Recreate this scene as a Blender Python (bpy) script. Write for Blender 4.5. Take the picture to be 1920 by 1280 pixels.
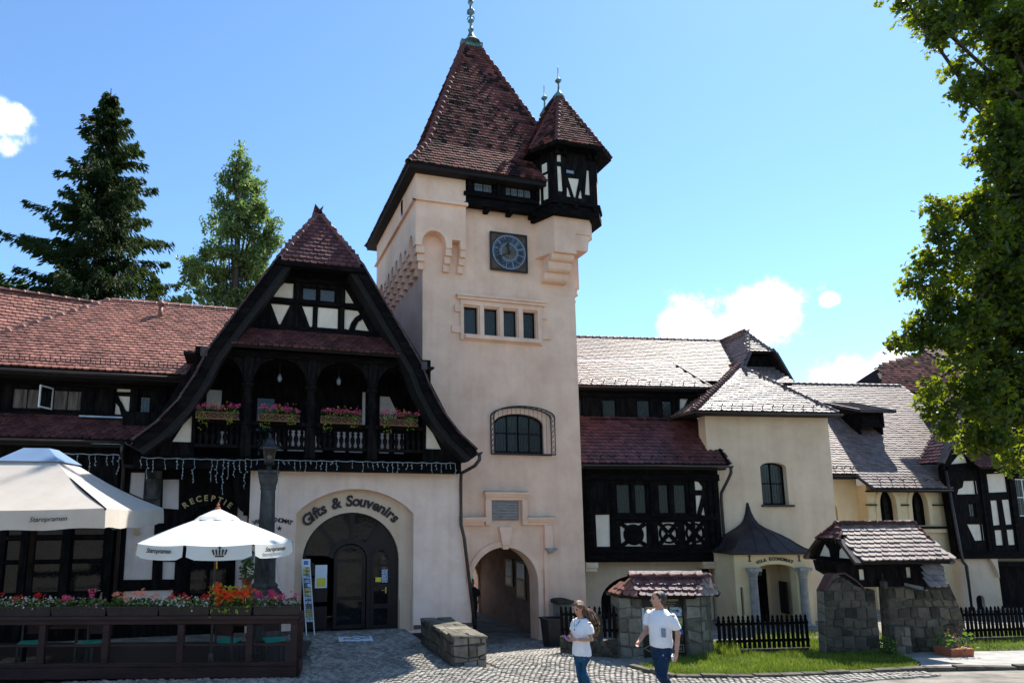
import bpy, bmesh, math, random
from math import sin, cos, pi, radians, atan2, sqrt, hypot
from mathutils import Vector, Matrix, noise
from mathutils.geometry import tessellate_polygon

random.seed(11)
scene = bpy.context.scene
for o in list(bpy.data.objects): bpy.data.objects.remove(o)
COL = scene.collection

# ------------------------------------------------------------------ camera
# world: X along the tower front (to the right), Y into the picture, Z up, metres
cam_data = bpy.data.cameras.new('camera')
cam = bpy.data.objects.new('camera', cam_data)
COL.objects.link(cam)
cam_data.sensor_width = 36.0
cam_data.lens = 22.52
cam_data.shift_x = 0.0944
cam_data.shift_y = 0.0662
cam_data.clip_start = 0.05
cam_data.clip_end = 3000
EYE = Vector((0, 0, 3.2))
right = Vector((0.964278, -0.264878, 0.002696))
down = Vector((0.043048, 0.146656, -0.98825))
fwd = Vector((0.261371, 0.953064, 0.152819))
cam.matrix_world = Matrix(((right.x, -down.x, -fwd.x, EYE.x), (right.y, -down.y, -fwd.y, EYE.y),
                           (right.z, -down.z, -fwd.z, EYE.z), (0, 0, 0, 1)))
scene.camera = cam

# ------------------------------------------------------------------ sky, sun, exposure
SUN_EL, SUN_AZ = radians(54), radians(58)          # azimuth from +Y towards +X (behind the roofs, to the right)
world = bpy.data.worlds.new('World'); scene.world = world; world.use_nodes = True
wt = world.node_tree; wt.nodes.clear()
def wn(t, **k):
    n = wt.nodes.new(t)
    for a, b in k.items(): setattr(n, a, b)
    return n
sky = wn('ShaderNodeTexSky', sky_type='NISHITA', sun_disc=False, sun_elevation=SUN_EL, sun_rotation=SUN_AZ,
         air_density=1.0, dust_density=0.25, ozone_density=2.0, altitude=800)
bg = wn('ShaderNodeBackground'); bg.inputs['Strength'].default_value = 0.132
wout = wn('ShaderNodeOutputWorld')
tc = wn('ShaderNodeTexCoord')
def wmath(op, a, b=None, c=None):
    n = wn('ShaderNodeMath', operation=op)
    for i, v in enumerate((a, b, c)):
        if v is None: continue
        if isinstance(v, (int, float)): n.inputs[i].default_value = v
        else: wt.links.new(v, n.inputs[i])
    return n.outputs[0]
sep = wn('ShaderNodeSeparateXYZ'); wt.links.new(tc.outputs['Generated'], sep.inputs[0])
az = wmath('ARCTAN2', sep.outputs[0], sep.outputs[1]); el = wmath('ARCSINE', sep.outputs[2])
nz = wn('ShaderNodeTexNoise'); nz.inputs['Scale'].default_value = 15; nz.inputs['Detail'].default_value = 9
nz.inputs['Roughness'].default_value = 0.62
wt.links.new(tc.outputs['Generated'], nz.inputs['Vector'])
clouds = None
for a0, e0, wa, we in ((0.70, 0.262, 0.10, 0.052), (0.79, 0.268, 0.07, 0.055), (0.857, 0.271, 0.018, 0.014), (0.91, 0.165, 0.09, 0.048),
                       (1.05, 0.15, 0.13, 0.06), (-0.345, 0.478, 0.045, 0.034), (-0.6, 0.33, 0.2, 0.06), (1.5, 0.3, 0.2, 0.08),
                       (2.4, 0.35, 0.3, 0.09), (-1.6, 0.4, 0.25, 0.08), (3.0, 0.3, 0.25, 0.07), (-2.5, 0.28, 0.3, 0.07)):
    dx = wmath('DIVIDE', wmath('SUBTRACT', az, a0), wa); dy = wmath('DIVIDE', wmath('SUBTRACT', el, e0), we)
    m = wmath('SUBTRACT', 1.0, wmath('ADD', wmath('MULTIPLY', dx, dx), wmath('MULTIPLY', dy, dy)))
    m = wmath('MAXIMUM', m, -2.5)
    clouds = m if clouds is None else wmath('MAXIMUM', clouds, m)
dens = wmath('ADD', wmath('MULTIPLY', clouds, 0.58), wmath('MULTIPLY', wmath('SUBTRACT', nz.outputs['Fac'], 0.53), 2.5))
mr = wn('ShaderNodeMapRange', interpolation_type='SMOOTHSTEP')
mr.inputs['From Min'].default_value = -0.05; mr.inputs['From Max'].default_value = 0.62
wt.links.new(dens, mr.inputs['Value'])
mixc = wn('ShaderNodeMix', data_type='RGBA')
wt.links.new(mr.outputs[0], mixc.inputs['Factor'])
tintn = wn('ShaderNodeMix', data_type='RGBA', blend_type='MULTIPLY'); tintn.inputs['Factor'].default_value = 1
wt.links.new(sky.outputs[0], tintn.inputs[6]); tintn.inputs[7].default_value = (0.78, 0.96, 1.05, 1)      # clear mountain air
wt.links.new(tintn.outputs[2], mixc.inputs[6]); cshade = wn('ShaderNodeMix', data_type='RGBA'); wt.links.new(mr.outputs[0], cshade.inputs['Factor']); cshade.inputs[6].default_value = (5.2, 5.9, 7.2, 1); cshade.inputs[7].default_value = (8.4, 8.5, 8.8, 1)
wt.links.new(cshade.outputs[2], mixc.inputs[7])
wt.links.new(mixc.outputs[2], bg.inputs['Color'])
wt.links.new(bg.outputs[0], wout.inputs['Surface'])
sun_data = bpy.data.lights.new('sun', 'SUN'); sun_data.energy = 5.0; sun_data.angle = radians(0.5)
sun_data.color = (1.0, 0.95, 0.87)
sun = bpy.data.objects.new('sun', sun_data); COL.objects.link(sun)
sdir = Vector((cos(SUN_EL) * sin(SUN_AZ), cos(SUN_EL) * cos(SUN_AZ), sin(SUN_EL)))
sun.rotation_euler = sdir.to_track_quat('Z', 'Y').to_euler()
sun.location = sdir * 60
vs = scene.view_settings
vs.view_transform = 'Standard'; vs.look = 'None'; vs.gamma = 1.0; vs.use_curve_mapping = False
vs.exposure = 0.95
scene.render.engine = 'CYCLES'
scene.cycles.max_bounces = 8; scene.cycles.transparent_max_bounces = 16
scene.render.resolution_x = 1024; scene.render.resolution_y = 682

# ------------------------------------------------------------------ materials
def nodes_mat(name):
    m = bpy.data.materials.new(name); m.use_nodes = True
    nt = m.node_tree; return m, nt, nt.nodes['Principled BSDF']
def mk(name, c1, c2=None, scale=4.0, rough=0.8, bump=0.0, bscale=60.0, spec=0.4, metallic=0.0, coat=0.0,
       stretch=(1, 1, 1), streak=0.0, patch=0.0, tint=0.0, transl=None, detail=8, rvar=0.0, lo=0.35, hi=0.65, alpha=None):
    m, nt, p = nodes_mat(name)
    L = nt.links.new
    p.inputs['Roughness'].default_value = rough; p.inputs['Metallic'].default_value = metallic
    p.inputs['Specular IOR Level'].default_value = spec
    p.inputs['Coat Weight'].default_value = coat; p.inputs['Coat Roughness'].default_value = 0.25
    c1 = (*c1, 1); c2 = (*(c2 or c1[:3]), 1)
    tcn = nt.nodes.new('ShaderNodeTexCoord'); mp = nt.nodes.new('ShaderNodeMapping'); mp.inputs['Scale'].default_value = stretch
    L(tcn.outputs['Object'], mp.inputs[0])
    n1 = nt.nodes.new('ShaderNodeTexNoise'); n1.inputs['Scale'].default_value = scale; n1.inputs['Detail'].default_value = detail
    n1.inputs['Roughness'].default_value = 0.6
    L(mp.outputs[0], n1.inputs['Vector'])
    r = nt.nodes.new('ShaderNodeValToRGB'); r.color_ramp.elements[0].position = lo; r.color_ramp.elements[1].position = hi
    r.color_ramp.elements[0].color = c1; r.color_ramp.elements[1].color = c2
    fac = n1.outputs['Fac']
    if tint:
        at = nt.nodes.new('ShaderNodeAttribute'); at.attribute_name = 'tint'
        ma = nt.nodes.new('ShaderNodeMath'); ma.operation = 'MULTIPLY_ADD'; ma.inputs[1].default_value = tint; ma.inputs[2].default_value = 0.5 - tint / 2
        L(at.outputs['Fac'], ma.inputs[0])
        mb_ = nt.nodes.new('ShaderNodeMath'); mb_.operation = 'MULTIPLY_ADD'; mb_.inputs[1].default_value = 0.5
        L(n1.outputs['Fac'], mb_.inputs[0]); L(ma.outputs[0], mb_.inputs[2])
        sb = nt.nodes.new('ShaderNodeMath'); sb.operation = 'SUBTRACT'; sb.inputs[1].default_value = 0.25
        L(mb_.outputs[0], sb.inputs[0]); fac = sb.outputs[0]
    L(fac, r.inputs[0]); colout = r.outputs[0]
    if streak:
        mp2 = nt.nodes.new('ShaderNodeMapping'); mp2.inputs['Scale'].default_value = (3.0, 3.0, 0.22)
        L(tcn.outputs['Object'], mp2.inputs[0])
        n2 = nt.nodes.new('ShaderNodeTexNoise'); n2.inputs['Scale'].default_value = 1.6; n2.inputs['Detail'].default_value = 7
        L(mp2.outputs[0], n2.inputs['Vector'])
        r2 = nt.nodes.new('ShaderNodeValToRGB'); r2.color_ramp.elements[0].position = 0.5; r2.color_ramp.elements[1].position = 0.78
        r2.color_ramp.elements[0].color = (1, 1, 1, 1); k = 1 - streak; r2.color_ramp.elements[1].color = (k, k * 0.98, k * 0.95, 1)
        L(n2.outputs['Fac'], r2.inputs[0])
        mx = nt.nodes.new('ShaderNodeMix'); mx.data_type = 'RGBA'; mx.blend_type = 'MULTIPLY'; mx.inputs['Factor'].default_value = 1
        L(colout, mx.inputs[6]); L(r2.outputs[0], mx.inputs[7]); colout = mx.outputs[2]
    if tint:                                   # weathering that runs across whole roofs and walls
        gp_ = nt.nodes.new('ShaderNodeNewGeometry'); mp5 = nt.nodes.new('ShaderNodeMapping'); mp5.inputs['Scale'].default_value = (1.0, 1.0, 0.45)
        L(gp_.outputs['Position'], mp5.inputs[0])
        n5 = nt.nodes.new('ShaderNodeTexNoise'); n5.inputs['Scale'].default_value = 0.8; n5.inputs['Detail'].default_value = 9; n5.inputs['Roughness'].default_value = 0.7
        L(mp5.outputs[0], n5.inputs['Vector'])
        r5 = nt.nodes.new('ShaderNodeValToRGB'); r5.color_ramp.elements[0].position = 0.33; r5.color_ramp.elements[1].position = 0.62
        r5.color_ramp.elements[0].color = (0.62, 0.63, 0.62, 1); r5.color_ramp.elements[1].color = (1.06, 1.04, 1.02, 1)
        L(n5.outputs['Fac'], r5.inputs[0])
        mx5 = nt.nodes.new('ShaderNodeMix'); mx5.data_type = 'RGBA'; mx5.blend_type = 'MULTIPLY'; mx5.inputs['Factor'].default_value = 1
        L(colout, mx5.inputs[6]); L(r5.outputs[0], mx5.inputs[7]); colout = mx5.outputs[2]
    if patch:
        n4 = nt.nodes.new('ShaderNodeTexNoise'); n4.inputs['Scale'].default_value = 0.55; n4.inputs['Detail'].default_value = 12; n4.inputs['Roughness'].default_value = 0.72
        L(tcn.outputs['Object'], n4.inputs['Vector'])
        r4 = nt.nodes.new('ShaderNodeValToRGB'); r4.color_ramp.elements[0].position = 0.36; r4.color_ramp.elements[1].position = 0.60
        k = 1 - patch; r4.color_ramp.elements[0].color = (k, k * 0.985, k * 0.97, 1); r4.color_ramp.elements[1].color = (1, 1, 1, 1)
        L(n4.outputs['Fac'], r4.inputs[0])
        mx4 = nt.nodes.new('ShaderNodeMix'); mx4.data_type = 'RGBA'; mx4.blend_type = 'MULTIPLY'; mx4.inputs['Factor'].default_value = 1
        L(colout, mx4.inputs[6]); L(r4.outputs[0], mx4.inputs[7]); colout = mx4.outputs[2]
    L(colout, p.inputs['Base Color'])
    if rvar:
        rm = nt.nodes.new('ShaderNodeMapRange'); rm.inputs['To Min'].default_value = rough - rvar; rm.inputs['To Max'].default_value = rough + rvar
        L(n1.outputs['Fac'], rm.inputs['Value']); L(rm.outputs[0], p.inputs['Roughness'])
    if bump:
        n3 = nt.nodes.new('ShaderNodeTexNoise'); n3.inputs['Scale'].default_value = bscale; n3.inputs['Detail'].default_value = 5
        L(mp.outputs[0], n3.inputs['Vector'])
        b = nt.nodes.new('ShaderNodeBump'); b.inputs['Strength'].default_value = bump; b.inputs['Distance'].default_value = 0.02
        L(n3.outputs['Fac'], b.inputs['Height']); L(b.outputs[0], p.inputs['Normal'])
    if alpha is not None: p.inputs['Alpha'].default_value = alpha
    if transl:
        tr = nt.nodes.new('ShaderNodeBsdfTranslucent'); mixs = nt.nodes.new('ShaderNodeMixShader'); mixs.inputs[0].default_value = transl[0]
        if len(transl) > 1: tr.inputs[0].default_value = (*transl[1], 1)
        else: L(colout, tr.inputs[0])
        L(p.outputs[0], mixs.inputs[1]); L(tr.outputs[0], mixs.inputs[2])
        L(mixs.outputs[0], nt.nodes['Material Output'].inputs['Surface'])
    return m

MT = {}
MT['plaster'] = mk('peach_plaster', (0.85, 0.56, 0.40), (0.92, 0.635, 0.465), 1.1, 0.92, 0.35, 45, 0.1, streak=0.07, patch=0.12)
MT['plaster_gift'] = mk('pale_peach_plaster', (0.85, 0.63, 0.51), (0.92, 0.71, 0.58), 1.1, 0.92, 0.35, 45, 0.1, streak=0.09, patch=0.12)
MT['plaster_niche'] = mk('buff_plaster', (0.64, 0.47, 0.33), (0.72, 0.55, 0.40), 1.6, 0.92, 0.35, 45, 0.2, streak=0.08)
MT['plaster_cream'] = mk('cream_plaster', (0.75, 0.56, 0.385), (0.84, 0.655, 0.465), 1.2, 0.92, 0.4, 45, 0.1, streak=0.08, patch=0.13)
MT['plaster_yellow'] = mk('yellow_plaster', (0.70, 0.54, 0.31), (0.80, 0.64, 0.40), 1.4, 0.92, 0.35, 45, 0.2, streak=0.05)
MT['panel'] = mk('panel_plaster', (0.74, 0.63, 0.49), (0.84, 0.74, 0.60), 3, 0.92, 0.35, 60, 0.2, streak=0.08)
MT['panel_gift'] = mk('panel_pale_plaster', (0.68, 0.57, 0.51), (0.78, 0.67, 0.61), 3, 0.92, 0.35, 60, 0.2, streak=0.08)
MT['timber'] = mk('black_timber', (0.004, 0.0035, 0.004), (0.022, 0.017, 0.015), 9, 0.75, 0.7, 40, 0.06, stretch=(1, 1, 0.25), lo=0.42, hi=0.8)
MT['beam'] = mk('black_beam', (0.0035, 0.003, 0.0035), (0.018, 0.014, 0.0125), 9, 0.75, 0.7, 40, 0.06, stretch=(0.25, 1, 1), lo=0.45, hi=0.85)
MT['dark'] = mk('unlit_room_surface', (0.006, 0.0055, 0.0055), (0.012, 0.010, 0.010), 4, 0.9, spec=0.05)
MT['soffit'] = mk('soffit_board', (0.005, 0.0045, 0.0045), (0.012, 0.010, 0.009), 8, 0.75, 0.3, 40, 0.3)
MT['glass'] = mk('dark_glass', (0.005, 0.006, 0.007), (0.010, 0.012, 0.013), 14, 0.05, 0.08, 6, 0.32)
MT['lead_glass'] = mk('leaded_glass', (0.012, 0.018, 0.018), (0.035, 0.05, 0.048), 30, 0.16, 0.35, 30, 0.6)
MT['sky_painted_glass'] = mk('sky_painted_leaded_glass', (0.16, 0.20, 0.24), (0.28, 0.33, 0.38), 30, 0.12, 0.3, 30, 0.9, coat=0.5)  # pane colour lightened and blued to stand in for the reflected sky
MT['lead'] = mk('lead_came', (0.05, 0.055, 0.055), None, 5, 0.5, metallic=0.6)
MT['iron'] = mk('black_iron', (0.012, 0.012, 0.013), (0.03, 0.028, 0.027), 20, 0.5, 0.2, 60, 0.5)
MT['gutter'] = mk('brown_gutter_metal', (0.030, 0.020, 0.018), (0.05, 0.036, 0.032), 6, 0.42, 0, 50, 0.5)
MT['tile_tower'] = mk('weathered_roof_tile', (0.022, 0.013, 0.013), (0.24, 0.085, 0.07), 2.2, 0.85, 0.5, 60, 0.1, tint=0.75, lo=0.18, hi=0.92)
MT['tile_gable'] = mk('plum_roof_tile', (0.07, 0.028, 0.028), (0.15, 0.055, 0.052), 5, 0.65, 0.3, 60, 0.2, tint=0.6, lo=0.2, hi=0.8)
MT['tile_left'] = mk('terracotta_roof_tile', (0.20, 0.078, 0.056), (0.40, 0.175, 0.125), 5, 0.55, 0.3, 60, 0.45, tint=0.7, lo=0.15, hi=0.85)
MT['tile_right'] = mk('glazed_roof_tile', (0.17, 0.124, 0.108), (0.30, 0.228, 0.20), 5, 0.58, 0.25, 60, 0.45, coat=0.08, tint=0.6, lo=0.2, hi=0.8)
MT['tile_red'] = mk('deep_red_roof_tile', (0.075, 0.026, 0.026), (0.17, 0.06, 0.055), 5, 0.45, 0.3, 60, 0.5, tint=0.6, lo=0.2, hi=0.8)
MT['tile_grey'] = mk('grey_roof_tile', (0.16, 0.12, 0.11), (0.27, 0.2, 0.19), 5, 0.5, 0.3, 60, 0.6, tint=0.6, lo=0.2, hi=0.8)
MT['lead_roof'] = mk('dark_sheet_metal', (0.022, 0.015, 0.015), (0.048, 0.034, 0.032), 3, 0.55, 0.15, 20, 0.3, streak=0.2)
MT['verdigris'] = mk('green_copper', (0.03, 0.05, 0.055), (0.16, 0.30, 0.29), 8, 0.55, 0.2, 40, 0.5)
MT['zinc'] = mk('zinc_flashing', (0.22, 0.27, 0.33), (0.35, 0.4, 0.46), 6, 0.45, 0, 50, 0.5, metallic=0.4)
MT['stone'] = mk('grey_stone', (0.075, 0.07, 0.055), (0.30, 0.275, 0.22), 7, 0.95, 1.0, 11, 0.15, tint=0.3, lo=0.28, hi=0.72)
MT['stone_dark'] = mk('dark_rough_stone', (0.028, 0.026, 0.022), (0.19, 0.165, 0.125), 6, 0.95, 1.0, 10, 0.15, tint=0.3, lo=0.28, hi=0.78)  # darker, browner tone of the grey stone
MT['passage'] = mk('shade_brown_passage', (0.16, 0.10, 0.08), (0.24, 0.16, 0.13), 2, 0.9, 0.3, 45, 0.2)  # plaster browned and darkened: the passage's shade is in its colour
MT['mortar'] = mk('mortar', (0.20, 0.18, 0.15), (0.33, 0.30, 0.25), 8, 0.95, 0.6, 40, 0.2)
MT['mortar_dark'] = mk('old_mortar', (0.055, 0.05, 0.042), (0.15, 0.135, 0.105), 8, 0.95, 0.6, 40, 0.2)
MT['cut_stone'] = mk('cut_stone', (0.26, 0.25, 0.23), (0.38, 0.365, 0.33), 6, 0.85, 0.4, 40, 0.3, streak=0.2)
MT['column_stone'] = mk('sooty_column_stone', (0.018, 0.017, 0.016), (0.10, 0.092, 0.082), 3, 0.85, 0.5, 25, 0.3, streak=0.5, stretch=(1, 1, 0.5))
MT['plaque'] = mk('inscribed_stone', (0.15, 0.13, 0.125), (0.33, 0.30, 0.29), 12, 0.9, 1.0, 30, 0.2, stretch=(0.3, 1, 4))
MT['cobble'] = mk('cobble_stone', (0.17, 0.158, 0.136), (0.38, 0.355, 0.31), 3, 0.75, 0.5, 30, 0.4, tint=0.7, lo=0.2, hi=0.8)
MT['ground'] = mk('sandy_joint', (0.13, 0.12, 0.10), (0.27, 0.245, 0.21), 2, 0.95, 0.6, 20, 0.2)
MT['soil'] = mk('lawn_soil', (0.03, 0.045, 0.015), (0.07, 0.10, 0.03), 3, 0.95, 0.6, 20, 0.2)
MT['path'] = mk('path_slab', (0.26, 0.25, 0.23), (0.40, 0.38, 0.35), 3, 0.9, 0.4, 30, 0.2)
MT['grass'] = mk('grass_blade', (0.08, 0.15, 0.012), (0.31, 0.39, 0.05), 2, 0.6, 0, 50, 0.3, transl=(0.45,), tint=0.6, lo=0.2, hi=0.8)
MT['canvas'] = mk('cream_canvas', (0.57, 0.50, 0.42), (0.64, 0.57, 0.49), 2, 0.9, 0.2, 200, 0.1, transl=(0.22, (0.75, 0.62, 0.42)), streak=0.06)
MT['canvas_white'] = mk('white_canvas', (0.66, 0.67, 0.64), (0.72, 0.73, 0.70), 2, 0.9, 0.2, 200, 0.1, transl=(0.2, (0.85, 0.8, 0.55)))
MT['canvas_blue'] = mk('blue_canvas', (0.16, 0.25, 0.38), (0.2, 0.3, 0.45), 2, 0.9, transl=(0.2, (0.4, 0.55, 0.8)))
MT['teal'] = mk('teal_canvas', (0.02, 0.30, 0.26), (0.03, 0.38, 0.33), 2, 0.85, transl=(0.4, (0.03, 0.5, 0.42)))
MT['terrace_wood'] = mk('stained_terrace_wood', (0.014, 0.006, 0.006), (0.038, 0.015, 0.014), 6, 0.55, 0.35, 40, 0.3, stretch=(0.25, 1, 1))
MT['shop_wood'] = mk('dark_shop_joinery', (0.010, 0.006, 0.006), (0.022, 0.013, 0.012), 6, 0.5, 0.3, 40, 0.3, stretch=(1, 1, 0.25))
MT['planter'] = mk('brown_planter', (0.016, 0.010, 0.009), (0.03, 0.02, 0.018), 6, 0.6)
MT['brown_wood'] = mk('brown_lattice_wood', (0.10, 0.045, 0.02), (0.19, 0.085, 0.04), 8, 0.7, 0.2, 40, 0.3)
MT['terracotta'] = mk('terracotta', (0.28, 0.085, 0.04), (0.38, 0.13, 0.07), 5, 0.8, 0.2, 40, 0.3)
MT['white_metal'] = mk('white_painted_metal', (0.62, 0.68, 0.70), (0.72, 0.76, 0.78), 8, 0.45)
MT['white_paint'] = mk('white_paint', (0.75, 0.75, 0.72), None, 4, 0.5)
MT['wire'] = mk('pale_light_wire', (0.42, 0.47, 0.48), None, 4, 0.5, transl=(0.3, (0.7, 0.8, 0.8)))
MT['letter'] = mk('dark_lettering', (0.02, 0.013, 0.014), None, 4, 0.5)
MT['gold'] = mk('gilt_lettering', (0.42, 0.31, 0.14), (0.55, 0.42, 0.2), 6, 0.45, metallic=0.3)
MT['clock_board'] = mk('brown_clock_board', (0.035, 0.022, 0.014), (0.11, 0.065, 0.035), 6, 0.6, 0.3, 40)
MT['clock_ring'] = mk('blue_grey_enamel', (0.045, 0.07, 0.10), (0.085, 0.12, 0.165), 5, 0.45, 0, 50, 0.5)
MT['clock_mid'] = mk('bronze_clock_centre', (0.06, 0.055, 0.035), (0.13, 0.11, 0.07), 9, 0.5)
MT['clock_pale'] = mk('pale_clock_mark', (0.22, 0.28, 0.34), None, 9, 0.5)
MT['bark'] = mk('bark', (0.035, 0.028, 0.022), (0.09, 0.075, 0.06), 6, 0.95, 1.0, 25, 0.2, stretch=(1, 1, 0.3))
MT['birch_bark'] = mk('pale_bark', (0.08, 0.07, 0.06), (0.35, 0.33, 0.30), 4, 0.9, 0.6, 25, 0.2)
MT['maple_leaf'] = mk('maple_leaf', (0.010, 0.026, 0.006), (0.032, 0.065, 0.010), 3, 0.5, 0, 50, 0.3, transl=(0.37, (0.38, 0.46, 0.015)), tint=0.7, lo=0.15, hi=0.85)
MT['spruce_needle'] = mk('spruce_needle', (0.006, 0.016, 0.008), (0.030, 0.055, 0.014), 2, 0.7, 0, 50, 0.15, transl=(0.2, (0.08, 0.13, 0.015)), tint=0.7, lo=0.15, hi=0.85)
MT['birch_leaf'] = mk('birch_leaf', (0.07, 0.12, 0.035), (0.20, 0.28, 0.10), 2, 0.5, 0, 50, 0.4, transl=(0.42, (0.22, 0.33, 0.06)), tint=0.7, lo=0.15, hi=0.85)
MT['leaf'] = mk('pot_plant_leaf', (0.02, 0.06, 0.012), (0.07, 0.15, 0.03), 8, 0.5, 0, 50, 0.4, transl=(0.35, (0.15, 0.3, 0.03)))
MT['leaf_yellow'] = mk('yellow_green_leaf', (0.12, 0.2, 0.02), (0.28, 0.36, 0.04), 8, 0.5, 0, 50, 0.4, transl=(0.4, (0.5, 0.55, 0.05)))
for nm, c in (('pink', (0.75, 0.10, 0.22)), ('yellow', (0.8, 0.5, 0.02)), ('red', (0.55, 0.01, 0.015)), ('white', (0.78, 0.8, 0.74)),
              ('salmon', (0.85, 0.33, 0.22)), ('orange', (0.85, 0.10, 0.01)), ('magenta', (0.62, 0.03, 0.16)), ('lilac', (0.62, 0.38, 0.55)), ('scarlet', (0.80, 0.09, 0.03))):
    MT[nm] = mk(nm + '_petal', tuple(v * 0.8 for v in c), c, 15, 0.6, 0, 50, 0.3, transl=(0.3,))
MT['skin'] = mk('skin', (0.42, 0.215, 0.14), (0.50, 0.27, 0.18), 9, 0.55, 0.1, 80, 0.4)
MT['white_shirt'] = mk('white_cotton', (0.74, 0.73, 0.74), (0.80, 0.79, 0.80), 4, 0.9, 1.0, 9, 0.15)
MT['grey_pocket'] = mk('grey_blue_cotton', (0.15, 0.16, 0.23), (0.25, 0.26, 0.33), 30, 0.9)
MT['jeans'] = mk('blue_denim', (0.012, 0.055, 0.115), (0.022, 0.085, 0.165), 8, 0.9, 0.4, 60, 0.15)
MT['dark_jeans'] = mk('navy_denim', (0.008, 0.022, 0.055), (0.016, 0.042, 0.09), 8, 0.9, 0.4, 60, 0.15)
MT['hair_brown'] = mk('brown_hair', (0.07, 0.032, 0.016), (0.20, 0.105, 0.055), 14, 0.45, 0.8, 60, 0.5, stretch=(1, 1, 0.25))
MT['hair_black'] = mk('black_hair', (0.008, 0.007, 0.008), (0.02, 0.017, 0.018), 30, 0.5, 0.5, 90, 0.5)
MT['eye'] = mk('eye', (0.02, 0.015, 0.01), None, 5, 0.2)
MT['lips'] = mk('lips', (0.38, 0.12, 0.10), None, 5, 0.5)
MT['shoe'] = mk('shoe_leather', (0.05, 0.04, 0.035), None, 5, 0.6)
MT['phone'] = mk('purple_phone', (0.10, 0.05, 0.20), (0.16, 0.09, 0.3), 5, 0.3)
MT['dark_cloth'] = mk('dark_cloth', (0.015, 0.014, 0.016), (0.03, 0.028, 0.03), 5, 0.9)
MT['bin'] = mk('dark_bin_metal', (0.010, 0.010, 0.012), (0.02, 0.02, 0.022), 5, 0.55)
MT['sign_black'] = mk('black_sign_board', (0.012, 0.011, 0.010), (0.02, 0.018, 0.016), 5, 0.5)
MT['paper'] = mk('white_paper', (0.62, 0.68, 0.74), (0.72, 0.76, 0.80), 30, 0.8)
MT['paper_yellow'] = mk('yellow_paper', (0.75, 0.62, 0.03), (0.62, 0.55, 0.1), 25, 0.8)
MT['photo_sky'] = mk('printed_sky_photo', (0.06, 0.07, 0.07), (0.45, 0.62, 0.75), 7, 0.4, lo=0.45, hi=0.55)
MT['photo_meal'] = mk('printed_green_photo', (0.12, 0.22, 0.05), (0.62, 0.55, 0.25), 9, 0.4, lo=0.4, hi=0.6)
MT['photo_pool'] = mk('printed_dark_photo', (0.02, 0.015, 0.012), (0.08, 0.05, 0.035), 9, 0.4)
MT['photo_blue'] = mk('printed_blue', (0.03, 0.16, 0.5), (0.05, 0.2, 0.6), 9, 0.4)
MT['photo_gold'] = mk('printed_gold_photo', (0.22, 0.14, 0.06), (0.6, 0.45, 0.22), 7, 0.4, lo=0.4, hi=0.6)
MT['postcard'] = mk('postcard_print', (0.03, 0.10, 0.22), (0.5, 0.6, 0.65), 30, 0.4, lo=0.42, hi=0.58)
MT['curtain'] = mk('curtain', (0.05, 0.04, 0.035), (0.20, 0.155, 0.125), 11, 0.9, 0.4, 30, stretch=(1, 1, 0.1))
MT['lamp_glass'] = mk('frosted_lamp_glass', (0.10, 0.13, 0.14), (0.20, 0.25, 0.26), 9, 0.15, 0, 50, 0.6)
MT['bulb'] = mk('white_bulb', (0.85, 0.85, 0.85), None, 5, 0.2)
MT['brass'] = mk('brass', (0.5, 0.35, 0.12), None, 5, 0.35, metallic=0.8)
MT['purple_tag'] = mk('red_tassel', (0.4, 0.06, 0.04), (0.5, 0.35, 0.05), 40, 0.8)

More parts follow.
